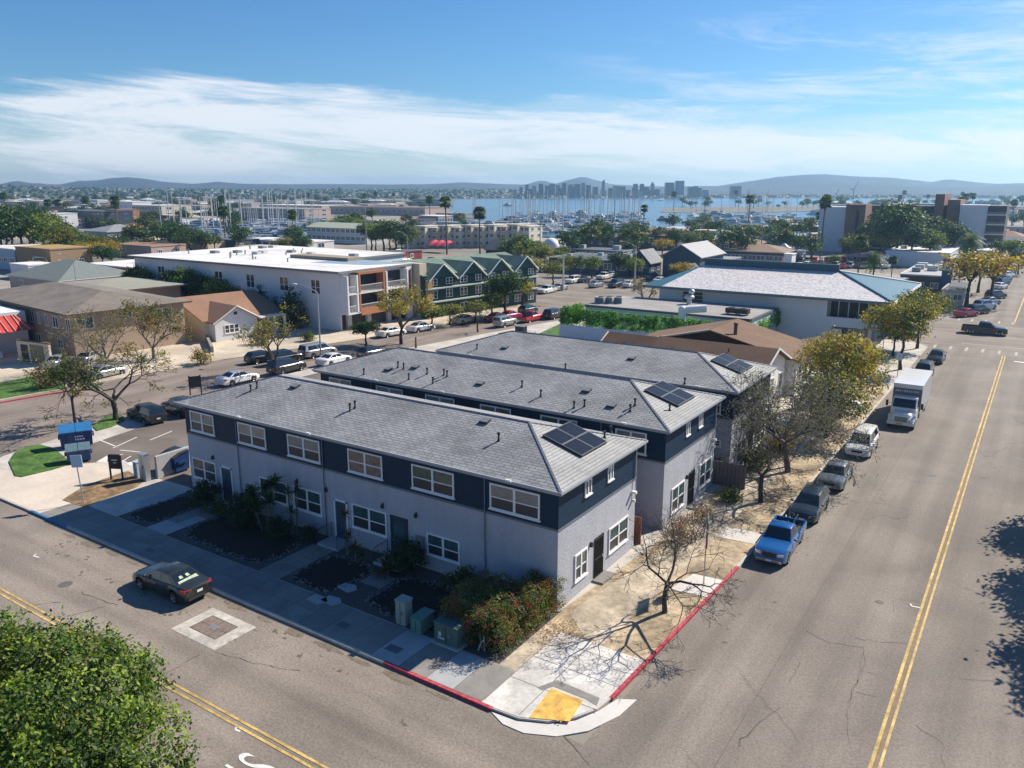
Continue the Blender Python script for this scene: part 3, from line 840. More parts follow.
    # downspouts
    for x in [-24.42, -16.42, -4.42]:
        if x < -L: continue
        b = MB(); b.tube((x, -.08, .1), (x, -.08, 6.5), .035, .035, 6, SIDINGT)
        if x > -1: continue
        part('downspout', b, t)
    b = MB(); b.tube((.10, W - .25, 3.2), (.1, W - .25, 6.5), .03, .03, 6, OFFW); b.box(.01, W - .6, 3.6, .3, W - .4, 3.75, WHITE); b.box(.01, W - .5, 3.05, .2, W - .35, 3.2, OFFW)
    part('wall_fixture', b, t)
    for x in (-27.2, -18.9, -16.3, -11.7, -9.2):
        if x > -L: b = MB(); b.box(x - .06, -.16, 2.95, x + .06, -.005, 3.18, DARK); b.box(x - .04, -.06, 3.18, x + .04, -.005, 3.26, DARK); part('wall_lamp', b, t)
    for x in (-23.4, -17.0, -2.6):
        if x > -L: b = MB(); b.box(x - .16, -e - .22, 6.64, x + .16, -e - .12, 6.74, WHITE); b.tube((x, -e - .1, 6.6), (x, -e - .2, 6.68), .03, .03, 5, GREYM); part('eave_spotlight', b, t)
    # meters and stains of daily use
    for x in (-23.6, -8.9):
        if x > -L: b = MB(); b.box(x - .25, -.2, 1.1, x + .25, -.005, 1.9, GREYM); b.tube((x, -.24, 1.55), (x, -.2, 1.55), .1, .1, 10, GLASS); part('meter_box', b, t)
    return t

UP = [(-29.3, -26.75), (-24.25, -21.55), (-19.5, -16.65), (-14.3, -11.6), (-9.4, -6.45), (-4.1, -1.05)]
apartment('nearest navy and white apartment building, long shaded front facing the gravel garden', 0, 0, 29.9,
    [(250.8, 390.5), (257, 386), (350, 409.5), (355, 405.7), (498.7, 439.4)], [(295, 385), (485, 420)], [(-1.3, 8.2), (-1.2, 7.2)],
    UP, [(-29.55, -27.0, 1.25, 2.7, 'pair'), (-22.5, -19.9, 1.25, 2.7, 'pair'), (-19.3, -16.8, 1.25, 2.75, 'pair'), (-14.2, -11.45, 1.2, 2.7, 'pair'), (-8.45, -6.15, .95, 2.25, 'pair')],
    [(-15.6, -14.7, False), (-11.05, -9.95, True), (-26.4, -25.4, False)],
    [(1.75, 3.1, .85, 2.35), (5.65, 8.1, .9, 2.4)], [(3.95, 5.0)], [(2.65, 3.35, 5.35, 6.2), (5.25, 5.9, 5.35, 6.2)])
apartment('middle one of the three navy and white apartment buildings', .4, 12.35, 30.0,
    [(398, 367), (403.6, 366.5), (427, 368), (444, 373.6), (447, 372), (409, 382), (433, 386), (541, 381), (522, 389), (364, 375.7), (574, 410.5), (584.4, 410.5), (635, 404), (630, 416.8)],
    [(388, 357), (415, 358), (480, 370.6), (612, 391), (587, 382)], [(-.9, 2.6)],
    [(-29.0, -26.6), (-23.9, -21.2), (-19, -16.3), (-14, -11.4), (-9.0, -6.2), (-3.4, -1.25)], [(-8, -6, 1, 2.3, 'pair')], [],
    [(1.35, 3.5, .55, 2.25), (6.2, 8.5, .7, 2.45)], [(4.3, 5.3)], [(3.25, 3.9, 5.3, 6.15), (5.5, 6.2, 5.3, 6.15)])
apartment('farthest navy and white apartment building, next to the brown-roofed house', .75, 24.0, 26.9,
    [(477, 342), (565.7, 351), (685.7, 364.6)], [(505, 337.5), (632, 350.6)], [],
    [(-23.9, -21.2), (-19, -16.3), (-14, -11.4), (-9.0, -6.2), (-2.6, -.9)], [(-1.75, -.75, 2.2, 2.7, 'single')], [],
    [(1.35, 3.5, .55, 2.25), (6.2, 8.5, .7, 2.45)], [(4.3, 5.3)], [(3.25, 3.9, 5.3, 6.15), (5.5, 6.2, 5.3, 6.15)])
# pipes and ducts running in the gaps between the buildings
for y, x0, x1, lab in [(10.9, -30, -1.5, 'pale conduit run along the narrow gap behind the nearest navy building'), (22.6, -27, -1.5, 'pale conduit run along the gap behind the middle navy building')]:
    b = MB(); b.tube((x0, y, 5.9), (x1, y, 5.9), .06, .06, 6, OFFW)
    for k in range(9):
        x = x0 + (x1 - x0) * (k + .5) / 9; b.tube((x, y, -.05), (x, y, 5.95), .045, .045, 6, GREYM)
    solo('conduit_rack', b, lab, 'conduit')
# low fence panel closing the gap between first and second buildings
b = MB(); b.box(0.1, 22.0, -.03, 2.6, 22.08, 1.75, mat('brown_grey_boards', (0.17, 0.14, 0.13), 0.8, 0.2, 5))
for k in range(9): b.box(.1 + k*.29, 21.985, -.03, .12 + k*.29, 21.999, 1.75, BLACK)
solo('board_fence', b, 'short grey-brown board fence closing the gap after the middle navy building', 'fence')
b = MB(); b.box(-.8, 9.6, -.03, .2, 9.68, 1.7, mat('red_brown_boards', (0.22, 0.08, 0.05), 0.8, 0.25, 5))
solo('board_fence', b, 'reddish board gate in the gap behind the nearest navy building', 'fence')
# ================================================================ VEHICLES (local +x = front, z 0 = road)
def paint(name, col, rough=0.25, metal=0.3):
    if 'p_' + name in MATS: return MATS['p_' + name]
    m = mat('p_' + name, col, rough, 0.04, 2.0, spec=0.6, metal=metal)
    nt, b, N, L = nodes_of(m)
    b.inputs['Coat Weight'].default_value = 0.6; b.inputs['Coat Roughness'].default_value = 0.06
    return m
def wheel(parent, x, y, r=0.33, w=0.22, name='wheel'):
    s = 1 if y > 0 else -1
    rings = []
    b = MB(); n = 18
    prof = [(r*.66, .0), (r*.93, .0), (r, .03), (r, w - .03), (r*.93, w), (r*.4, w)]
    for (rr, d) in prof: rings.append([(rr*math.cos(2*PI*i/n), -s*d*1.0, rr*math.sin(2*PI*i/n)) for i in range(n)])
    b.loft(rings, RUBBER, False)
    o = part(name, b, parent); o.location = (x, y, r)
    rb = MB()
    rb.loft([[(r*.68*math.cos(2*PI*i/n), -s*.005, r*.68*math.sin(2*PI*i/n)) for i in range(n)], [(r*.60*math.cos(2*PI*i/n), -s*.03, r*.60*math.sin(2*PI*i/n)) for i in range(n)]], RIM, False)
    rb.loft([[(r*.6*math.cos(2*PI*i/n), -s*.06, r*.6*math.sin(2*PI*i/n)) for i in range(n)]]*2, BLACK, True)
    for k in range(5):
        a = 2*PI*k/5 + .3
        for da in (-.13, .13):
            rb.add([((.06)*math.cos(a+PI/2*q), -s*.012, .06*math.sin(a+PI/2*q)) for q in (-1, 1)] + [(r*.63*math.cos(a+.18), -s*.02, r*.63*math.sin(a+.18)), (r*.63*math.cos(a-.18), -s*.02, r*.63*math.sin(a-.18))], [(0, 1, 2, 3)], RIM)
    rb.add([(.07*math.cos(2*PI*i/8), -s*.004, .07*math.sin(2*PI*i/8)) for i in range(8)], [tuple(range(8))], RIM)
    part('rim', rb, o)
    return o

def interp(tab, x):
    for i in range(len(tab) - 1):
        if x <= tab[i+1][0]:
            t = (x - tab[i][0]) / max(1e-6, tab[i+1][0] - tab[i][0]); t = min(1, max(0, t))
            return tab[i][1] + (tab[i+1][1] - tab[i][1]) * t
    return tab[-1][1]

SPEC = {  # top profile of lower body (x from -L/2 rear to +L/2 front as fraction), cabin base rear/front, roof rear/front, heights
 'sedan': dict(L=4.75, W=1.82, H=1.45, top=[(-.5, .86), (-.46, .99), (-.33, 1.02), (-.1, .97), (.15, .95), (.22, .94), (.40, .82), (.47, .72), (.5, .60)], cab=(-.37, -.17, .07, .24), wx=(-.29, .31), belt=.96),
 'suv': dict(L=4.7, W=1.88, H=1.72, top=[(-.5, 1.02), (-.485, 1.08), (-.3, 1.08), (.1, 1.06), (.25, 1.06), (.42, .98), (.48, .85), (.5, .66)], cab=(-.495, -.43, .10, .26), wx=(-.29, .31), belt=1.06),
 'wagon': dict(L=4.7, W=1.80, H=1.52, top=[(-.5, .95), (-.485, 1.0), (-.3, 1.0), (.1, .97), (.25, .96), (.42, .86), (.48, .74), (.5, .6)], cab=(-.49, -.39, .08, .25), wx=(-.29, .31), belt=.97),
 'minivan': dict(L=5.0, W=1.95, H=1.78, top=[(-.5, 1.05), (-.49, 1.1), (-.3, 1.1), (.1, 1.08), (.32, 1.02), (.44, .86), (.485, .75), (.5, .62)], cab=(-.495, -.45, .15, .34), wx=(-.28, .32), belt=1.06),
 'hatch': dict(L=4.1, W=1.74, H=1.50, top=[(-.5, .95), (-.48, 1.02), (-.3, 1.02), (.1, .98), (.27, .96), (.42, .84), (.48, .72), (.5, .6)], cab=(-.485, -.36, .09, .28), wx=(-.30, .32), belt=.98),
 'jeep': dict(L=4.3, W=1.80, H=1.72, top=[(-.5, 1.10), (-.49, 1.12), (.1, 1.10), (.2, 1.10), (.44, 1.08), (.49, 1.0), (.5, .75)], cab=(-.495, -.47, .11, .18), wx=(-.28, .33), belt=1.11),
 'pickup': dict(L=5.4, W=1.88, H=1.68, top=[(-.5, .70), (-.13, .70), (-.12, 1.04), (.16, 1.04), (.18, 1.04), (.45, .98), (.49, .88), (.5, .66)], cab=(-.125, -.09, .09, .19), wx=(-.29, .33), belt=1.04),
 'crewcab': dict(L=5.9, W=2.0, H=1.85, top=[(-.5, .78), (-.16, .78), (-.15, 1.16), (.22, 1.16), (.24, 1.16), (.46, 1.10), (.49, 1.0), (.5, .70)], cab=(-.155, -.12, .12, .23), wx=(-.30, .33), belt=1.16),
}
def body_mesh(spec, m, low=False):
    L, W, H = spec['L'], spec['W'], spec['H']
    hw = W / 2; r = .36
    wxs = [spec['wx'][0]*L, spec['wx'][1]*L]
    st = set([-L/2, -L/2 + .06, L/2 - .05, L/2] + [t[0]*L for t in spec['top']])
    for wx in wxs:
        for a in range(0, 181, 60 if low else 30): st.add(wx + r*math.cos(R(a)) * 1.08)
    st = sorted(st)
    keep = [st[0]]
    for x in st[1:]:
        if x - keep[-1] > .02: keep.append(x)
    rings = []
    top = [(a*L, z) for a, z in spec['top']]
    for x in keep:
        zt = interp(top, x)
        f = abs(x) / (L/2)
        w = hw * (1 - .12 * max(0, (f - .72) / .28) ** 2 * 1.2)
        zb = .24 + (.10 if f > .96 else 0)
        for wx in wxs:
            d = abs(x - wx)
            if d < r * 1.08: zb = max(zb, .02 + math.sqrt(max(0, (r*1.08)**2 - d*d)) + .34 - .0)
        zb = min(zb, zt - .12)
        zs = zt - .10
        zm = zb + (zs - zb) * .5
        half = [(w*.86, zb), (w*.985, zb + .02), (w, zm), (w*.975, zs), (w*.90, zt - .015), (w*.5, zt + .02)]
        ring = [(x, y, z) for y, z in half] + [(x, 0, zt + .03)] + [(x, -y, z) for y, z in reversed(half)]
        rings.append(ring)
    b = MB(); b.loft(rings, m, True)
    # greenhouse
    cr, rr_, rf, cf = [v*L for v in spec['cab']]
    zb0 = spec['belt'] - .03; w0, w1 = hw*.90, hw*.70
    def sec(x, ww, z, zroof=False):
        return [(x, ww, z), (x, ww*.86, z + (.05 if zroof else .0)), (x, 0, z + (.075 if zroof else .0)), (x, -ww*.86, z + (.05 if zroof else 0)), (x, -ww, z)]
    zr = H - .075
    low_r = [(cr, w0, zb0), (cr, -w0, zb0)]
    vs = [(cr, w0, zb0), (cf, w0*.97, zb0), (cf, -w0*.97, zb0), (cr, -w0, zb0),
          (rr_, w1, zr), (rf, w1*.97, zr), (rf, -w1*.97, zr), (rr_, -w1, zr)]
    b.add(vs, [(0, 4, 5, 1), (1, 5, 6, 2), (2, 6, 7, 3), (3, 7, 4, 0)], m)
    xm = (rr_ + rf) / 2
    b.loft([sec(rr_, w1, zr), sec(rr_ + .12, w1, zr, True), sec(rf - .15, w1*.97, zr, True), sec(rf, w1*.97, zr)], m, False, True, False)
    return b, vs
def glass_quads(vs, spec):
    """windscreen, rear window, side windows as inset quads 6 mm proud"""
    V = [Vector(v) for v in vs]
    def inset(a, b_, c, d, u0, u1, v0, v1, off):
        # a,b bottom; d,c top
        def q(u, v): return (a.lerp(b_, u)).lerp(d.lerp(c, u), v)
        P = [q(u0, v0), q(u1, v0), q(u1, v1), q(u0, v1)]
        n = (P[1] - P[0]).cross(P[3] - P[0]).normalized()
        ctr = sum(V, Vector()) / 8
        if n.dot(P[0] - ctr) < 0: n = -n; P = P[::-1]
        return [tuple(p + n*off) for p in P]
    ws = inset(V[2], V[1], V[5], V[6], .05, .95, .06, .93, .008)
    rw = inset(V[0], V[3], V[7], V[4], .07, .93, .10, .92, .008)
    sides = []
    for a, b_, c, d in ((V[0], V[1], V[5], V[4]), (V[3], V[2], V[6], V[7])):
        for u0, u1 in ((.10, .50), (.53, .93)):
            sides.append(inset(a, b_, c, d, u0, u1, .16, .90, .008))
    return ws, rw, sides

def car(kind, label, cat, m, loc, rz, group=None, detail=2, name=None, glass=None, rear_shade=False):
    spec = SPEC[kind]; L, W, H = spec['L'], spec['W'], spec['H']; hw = W/2
    name = name or {'sedan': 'parked_sedan', 'suv': 'parked_suv', 'wagon': 'parked_wagon', 'minivan': 'parked_minivan', 'hatch': 'parked_hatchback', 'jeep': 'parked_suv', 'pickup': 'pickup_truck', 'crewcab': 'pickup_truck'}[kind]
    b, vs = body_mesh(spec, m, detail < 2)
    ws, rw, sides = glass_quads(vs, spec)
    G_ = glass or CGLASS
    if detail == 0:
        for q in [ws, rw] + sides: b.add(q, [(0, 1, 2, 3)], G_)
        for wx in spec['wx']:
            for s in (-1, 1):
                b.tube((wx*L, s*(hw - .22), .33), (wx*L, s*(hw - .01), .33), .33, .33, 10, RUBBER)
                b.disc((0, 0), 0, 0, 3, RIM)
                b.tube((wx*L, s*(hw - .02), .33), (wx*L, s*(hw + .0), .33), .2, .2, 8, RIM)
        for s in (-1, 1):
            b.box(L/2 - .12, s*hw*.6, .6, L/2 - .0, s*hw*.86, .72, HEADL); b.box(-L/2 - .005, s*hw*.62, .75, -L/2 + .1, s*hw*.88, .9, TAILL)
        if kind in ('pickup', 'crewcab'): bed(b, spec, m)
        return solo(name, b, label, cat, loc, rz, group, sharp=35)
    t = thing(name, label, cat, loc, rz, group)
    if kind in ('pickup', 'crewcab'): bed(b, spec, m)
    body = part('body', b, t, sharp=32)
    w = MB(); w.add(ws, [(0, 1, 2, 3)], G_); part('windscreen', w, t)
    w = MB(); w.add(rw, [(0, 1, 2, 3)], G_)
    if rear_shade:
        V = [Vector(v) for v in rw]; q = [tuple(V[0].lerp(V[2], .12)), tuple(V[1].lerp(V[3], .12)), tuple(V[2].lerp(V[0], .45)), tuple(V[3].lerp(V[1], .45))]
    o = part('rear_window', w, t)
    if rear_shade:
        V = [Vector(v) for v in rw]; n = (V[1]-V[0]).cross(V[3]-V[0]).normalized()*.006
        def qq(u, v): return tuple(V[0].lerp(V[1], u).lerp(V[3].lerp(V[2], u), v) + n)
        s_ = MB(); sm = mat('rear_shelf_papers', (0.42, 0.50, 0.36), .8, .3, 5)
        # which end of v is the low end
        lowv = 0 if V[0].z < V[3].z else 1
        f = (lambda v: v) if lowv == 0 else (lambda v: 1 - v)
        s_.add([qq(.06, f(.06)), qq(.94, f(.06)), qq(.94, f(.38)), qq(.06, f(.30))], [(0, 1, 2, 3)], sm)
        for u in (.3, .62): s_.add([qq(u - .08, f(.45)), qq(u + .09, f(.45)), qq(u + .07, f(.68)), qq(u - .06, f(.68))], [(0, 1, 2, 3)], sm)
        part('rear_shelf', s_, o)
    for q in sides:
        w = MB(); w.add(q, [(0, 1, 2, 3)], G_); part('side_window', w, t)
    for k, wx in enumerate(spec['wx']):
        for s in (-1, 1):
            wheel(t, wx*L, s*(hw - .005))
    top = [(a*L, z) for a, z in spec['top']]
    boxy = kind in ('pickup', 'crewcab', 'jeep')
    for s in (-1, 1):
        b = MB()
        zz = interp(top, L/2 - .12) - .06
        b.loft([[(L/2 - .02, s*hw*.50, zz - .16), (L/2 - .02, s*hw*.50, zz - .02), (L/2 - .06, s*hw*.80, zz), (L/2 - .06, s*hw*.80, zz - .13)],
                [(L/2 + .015 if not boxy else L/2 + .02, s*hw*.50, zz - .16), (L/2 - .01 if not boxy else L/2 + .02, s*hw*.50, zz - .02), (L/2 - .13 if not boxy else L/2, s*hw*.86, zz), (L/2 - .10 if not boxy else L/2, s*hw*.86, zz - .13)]], HEADL, True, False)
        part('headlight', b, t)
        b = MB(); zr_ = spec['top'][1][1] - .09
        if boxy: b.box(-L/2 - .02, s*hw*.82, .72, -L/2 + .06, s*hw*.95, 1.0, TAILL)
        else:
            b.loft([[(-L/2 - .012, s*hw*.52, zr_ - .14), (-L/2 - .0, s*hw*.52, zr_), (-L/2 + .10, s*hw*.92, zr_ + .02), (-L/2 + .10, s*hw*.935, zr_ - .12)],
                    [(-L/2 + .08, s*hw*.52, zr_ - .14), (-L/2 + .08, s*hw*.52, zr_), (-L/2 + .34, s*hw*1.0, zr_ + .02), (-L/2 + .32, s*hw*1.0, zr_ - .12)]], TAILL, True, False)
        part('tail_light', b, t)
        b = MB(); xm = spec['cab'][3]*L - .25
        b.ellip((xm, s*(hw + .06), spec['belt'] + .05), .07, .11, .07, m, 8, 5, -1); part('wing_mirror', b, t)
        b = MB(); b.box(-.05, s*(hw*.985), spec['belt'] - .2, .12, s*(hw + .02), spec['belt'] - .165, CHROME if not boxy else DARK)
        b.box(-1.05, s*(hw*.985), spec['belt'] - .19, -.88, s*(hw + .02), spec['belt'] - .155, CHROME if not boxy else DARK)
        part('door_handle', b, t)
    b = MB(); b.box(L/2 - .05, -hw*.42, .52 if not boxy else .58, L/2 + .012, hw*.42, .68 if not boxy else .86, BLACK if not boxy else DARK); part('grille', b, t)
    b = MB(); b.box(L/2 - .04, -hw*.78, .30, L/2 + .05, hw*.78, .46, CHROME if boxy else m); part('front_bumper', b, t)
    b = MB(); b.box(-L/2 - .06, -hw*.80, .34, -L/2 + .06, hw*.80, .52, CHROME if boxy else m); part('rear_bumper', b, t)
    b = MB(); b.box(L/2 + .052, -.17, .34, L/2 + .062, .17, .46, PLATE); part('number_plate', b, t)
    b = MB(); zz = .62 if not boxy else .40; xx = -L/2 - (.03 if not boxy else .065); b.box(xx - .01, -.17, zz, xx, .17, zz + .13, PLATE); part('number_plate', b, t)
    # door seams
    b = MB()
    for s in (-1, 1):
        for x in (-.02*L, -.2*L if kind not in ('pickup',) else -.125*L, .19*L):
            b.box(x - .006, s*(hw*.99), .32, x + .006, s*(hw + .0025), spec['belt'] - .1, BLACK)
        b.box(-.25*L, s*(hw*.99), .30, .22*L, s*(hw + .004), .33, BLACK)
    part('door_seam', b, t)
    return t
def bed(b, spec, m):
    L, W = spec['L'], spec['W']; hw = W/2; z0 = spec['top'][0][1]; z1 = spec['belt'] - .02; xr, xf = -L/2 + .02, spec['top'][1][0]*L
    b.box(xr, hw - .10, z0 - .2, xf, hw - .005, z1, m); b.box(xr, -hw + .005, z0 - .2, xf, -hw + .10, z1, m); b.box(xr, -hw + .1, z0 - .2, xr + .07, hw - .1, z1, m)
    b.box(xr + .07, -hw + .1, z0 + .02, xf, hw - .1, z0 + .06, DARK)

def road(px, py): p = at(px, py, ZR); return (p.x, p.y, ZR + .004)
# --- street right: row along the kerb, facing the camera (-y)
S = -PI/2
car('sedan', 'dark grey-green sedan parked on the near street beside the vault cover, rear window bright', 'sedan', paint('dark_green_grey', (0.030, 0.036, 0.034), .22, .3), (-18.55, -9.35, ZR), PI + .02, rear_shade=True)
car('pickup', 'bright blue pickup truck at the end of the red kerb', 'pickup truck', paint('bright_blue', (0.008, 0.105, 0.33)), (7.35, 13.9, ZR + .004), S + .035)
car('wagon', 'dark navy-grey estate car parked behind the bright blue pickup', 'estate car', paint('dark_blue_grey', (0.03, 0.045, 0.06), .25, .5), (7.42, 20.6, ZR + .004), S + .03)
car('sedan', 'silver-grey sedan under the bare tree between the dark estate car and the white minivan', 'sedan', paint('silver_grey', (0.20, 0.21, 0.22), .3, .6), (7.55, 27.6, ZR + .004), S + .02)
car('minivan', 'white minivan half hidden by branches in front of the white box truck', 'minivan', paint('white', (0.68, 0.68, 0.68), .3, 0), (7.75, 36.4, ZR + .004), S + .02)
car('suv', 'black car parked directly behind the white box truck', 'car', paint('black_blue', (0.022, 0.028, 0.034)), (8.3, 68.4, ZR + .004), S)
car('sedan', 'black sedan parked second behind the white box truck, under the street trees', 'sedan', paint('black', (0.022, 0.024, 0.026)), (8.5, 78.8, ZR + .004), S)
# white box truck
def box_truck():
    t = thing('box_truck', 'white box truck with a green bonnet parked in the street under the yellow tree', 'box truck', (9.35, 49.6, ZR + .004), S + .01)
    Wh = paint('truck_white', (0.72, 0.72, 0.71), .35, 0)
    gr = mat('grey_front_panel', (0.16, 0.17, 0.18), .5, .1, 3)
    b = MB(); b.box(-5.2, -1.22, .95, 2.2, 1.22, 3.55, Wh)
    for i in range(12): 
        for s in (-1, 1): b.box(-5.1 + i*.62, s*1.22, 1.0, -5.07 + i*.62, s*1.235, 3.5, Wh)
    part('cargo_box', b, t)
    b = MB(); b.box(2.2, -1.2, 1.2, 2.23, 1.2, 3.2, gr); part('box_front', b, t)
    b = MB(); b.box(-5.22, -1.24, 3.5, 2.22, 1.24, 3.6, Wh); part('box_roof', b, t)
    b = MB(); b.loft(
    [[(2.3, y, z) for (y, z) in ((-1.08, .6), (1.08, .6), (1.08, 1.7), (.98, 2.6), (-.98, 2.6), (-1.08, 1.7))],
     [(3.35, y, z) for (y, z) in ((-1.08, .6), (1.08, .6), (1.08, 1.7), (.98, 2.6), (-.98, 2.6), (-1.08, 1.7))],
     [(3.85, y, z) for (y, z) in ((-1.06, .6), (1.06, .6), (1.06, 1.60), (1.0, 1.66), (-1.0, 1.66), (-1.06, 1.60))]], Wh, True, False)
    cab = part('cab', b, t)
    b = MB(); b.quad((3.385, -.9, 2.45), (3.80, -.93, 1.74), (3.80, .93, 1.74), (3.385, .9, 2.45), CGLASS); part('windscreen', b, t).location = (.03, 0, .03)
    for s in (-1, 1):
        b = MB(); b.quad((2.55, s*1.07, 1.72), (3.45, s*1.07, 1.72), (3.3, s*1.005, 2.4), (2.55, s*1.005, 2.4), CGLASS); part('side_window', b, t).location = (0, s*.02, 0)
    gm = paint('truck_green', (0.10, 0.19, 0.15), .4, 0)
    b = MB(); b.loft([[(3.8, y, z) for (y, z) in ((-.95, .62), (.95, .62), (.95, 1.42), (.7, 1.60), (-.7, 1.60), (-.95, 1.42))], [(4.75, y, z) for (y, z) in ((-.72, .62), (.72, .62), (.72, 1.28), (.55, 1.42), (-.55, 1.42), (-.72, 1.28))], [(4.95, y, z) for (y, z) in ((-.6, .62), (.6, .62), (.6, 1.1), (.5, 1.25), (-.5, 1.25), (-.6, 1.1))]], Wh, True, False)
    hood = part('hood', b, t)
    b = MB(); b.box(4.80, -.52, .72, 4.97, .52, 1.16, gm); part('grille', b, hood)
    for s in (-1, 1):
        b = MB(); b.loft([[(3.9, s*.7, .55), (3.9, s*1.12, .55), (3.9, s*1.12, 1.05), (3.9, s*.7, 1.15)], [(4.4, s*.7, .95), (4.4, s*1.14, .95), (4.4, s*1.14, 1.2), (4.4, s*.7, 1.3)], [(4.95, s*.6, .55), (4.95, s*1.05, .55), (4.95, s*1.05, .9), (4.95, s*.6, 1.0)]], Wh, True, False); part('mudguard', b, t)
        b = MB(); b.box(4.96, s*.68, .78, 5.0, s*.95, .98, HEADL); part('headlight', b, t)
        b = MB(); b.box(3.5, s*1.35, 1.7, 3.58, s*1.55, 2.25, DARK); b.tube((3.5, s*1.05, 2.0), (3.54, s*1.4, 2.0), .02, .02, 5, DARK); part('wing_mirror', b, t)
        wheel(t, 4.35, s*1.1, .46, .28); wheel(t, -3.1, s*1.12, .46, .5)
        b = MB(); b.box(-4.9, s*1.1, .55, 2.2, s*1.18, .93, GREYM); part('side_skirt', b, t)
        b = MB(); b.box(-5.24, s*.95, .8, -5.2, s*1.15, .95, TAILL); part('tail_light', b, t)
    b = MB(); b.box(4.98, -1.1, .45, 5.15, 1.1, .75, OFFW); part('front_bumper', b, t)
    b = MB(); b.box(5.152, -.35, .48, 5.165, .15, .66, mat('amber_plate', (.55, .35, .08), .5, .1, 5)); part('number_plate', b, t)
    b = MB(); b.box(-5.0, -.45, .55, 4.0, .45, .95, DARK); part('chassis', b, t)
    # front panel lettering band, not readable in the photo: row of small pale marks
    b = MB()
    r = random.Random(2)
    for i in range(11): b.box(2.232, -1.0 + i*.18, 2.85, 2.24, -1.0 + i*.18 + r.uniform(.07, .13), 3.02, OFFW)
    part('lettering_band', b, t)
box_truck()
# crossing pickup and cars at the right
car('crewcab', 'black crew-cab pickup crossing the intersection', 'pickup truck', paint('black_green', (0.03, 0.036, 0.035)), (12.0, 104.2, ZR + .01), .04)
car('suv', 'dark red car waiting beyond the crosswalk at the right edge', 'car', paint('dark_red', (0.20, 0.02, 0.035)), (18.2, 130, ZR + .004), PI/2, detail=1)
car('sedan', 'black car at the right edge, in front of the dark red one', 'car', paint('black', (0.022, 0.024, 0.026)), (18.9, 115.5, ZR + .01), PI/2, detail=1)
car('suv', 'dark car further up the far lane at the right edge of the photo', 'car', paint('dark_blue_grey', (0.03, 0.045, 0.06), .25, .5), (19.0, 146, ZR + .004), PI/2, detail=1)
# --- cars on the left street
cl = paint('silver', (0.42, 0.43, 0.44), .3, .5)
def lcar(kind, px, py, rz, label, cat, m, detail=2, **k): 
    p = at(px, py, ZR); return car(kind, label, cat, m, (p.x, p.y, ZR + .006), rz, detail=detail, **k)
HL = PI/2
lcar('suv', 147, 421, PI - .12, 'black crossover with a pale number plate parked in the small lot at the left', 'crossover', paint('black_blue', (0.022, 0.028, 0.034)))
lcar('suv', 181, 414, PI - .12, 'very dark SUV tucked between the black crossover and the near apartment building', 'SUV', paint('black', (0.022, 0.024, 0.026)))
lcar('sedan', 238, 383, HL - .02, 'white sedan parked alone at the kerb behind the near roof', 'sedan', paint('white', (0.68, 0.68, 0.68), .3, 0))
lcar('suv', 287, 372, HL, 'black SUV behind the lone white sedan, before the lamp post', 'SUV', paint('black', (0.022, 0.024, 0.026)))
lcar('sedan', 334, 364, HL + .02, 'white sedan next to the lamp post, its tail towards us', 'sedan', paint('white', (0.68, 0.68, 0.68), .3, 0))
lcar('hatch', 372, 357, HL, 'near-black hatchback beneath the yellow-tipped tree', 'hatchback', paint('black_blue', (0.022, 0.028, 0.034)))
lcar('minivan', 318, 356, HL - .1, 'silver minivan parked across the street from the lamp post', 'minivan', cl)
lcar('suv', 285, 363, HL - .1, 'black SUV behind the silver minivan on the far side', 'SUV', paint('black', (0.022, 0.024, 0.026)))
lcar('hatch', 262, 362, HL - .1, 'dark hatchback half hidden by the sparse tree before the cottage', 'hatchback', paint('dark_blue_grey', (0.03, 0.045, 0.06), .25, .5))
lcar('sedan', 391, 336, HL - .12, 'white car nearest the brick-fronted block on the far side', 'sedan', paint('white', (0.68, 0.68, 0.68), .3, 0), 2)
lcar('sedan', 421, 331, HL - .12, 'white car behind the first white one, below the brown garage bays', 'sedan', paint('offwhite', (0.6, 0.6, 0.58), .3, 0), 2)
lcar('sedan', 465, 323, HL - .12, 'pale beige sedan below the green gabled inn', 'sedan', paint('beige', (0.45, 0.42, 0.37), .3, .2), 2)
lcar('jeep', 505, 326, HL - .05, 'pale silver boxy SUV beyond the far end of the last grey roof', 'SUV', paint('pale_silver', (0.38, 0.40, 0.40), .3, .4))
lcar('pickup', 531, 321, HL - .05, 'bright red pickup truck parked by the lawn at the ivy fence', 'pickup truck', paint('red', (0.48, 0.015, 0.04)))
lcar('suv', 554, 318, HL, 'dark grey SUV parked in front of the bright red pickup', 'SUV', paint('dark_grey', (0.05, 0.055, 0.06)))
lcar('sedan', 510, 319, HL - .05, 'magenta-red sedan parked across from the bright red pickup', 'sedan', paint('magenta', (0.42, 0.02, 0.09)))
lcar('sedan', 497, 321, HL - .05, 'dark maroon car behind the magenta-red sedan', 'sedan', paint('maroon', (0.16, 0.015, 0.03)))
lcar('hatch', 528, 313, HL - .05, 'dark teal hatchback at the corner before the cross street', 'hatchback', paint('teal', (0.03, 0.07, 0.07)))
lcar('sedan', 106, 377, HL + .1, 'silver car seen through the bare branches in front of the tan block', 'sedan', cl)
lcar('sedan', 60, 366, HL + .6, 'pale grey car on the forecourt left of the bare tree', 'sedan', paint('pale_silver', (0.38, 0.40, 0.40), .3, .4), 1)
lcar('sedan', 90, 362, HL + .6, 'light grey car in the forecourt under the tan block', 'sedan', cl, 1)
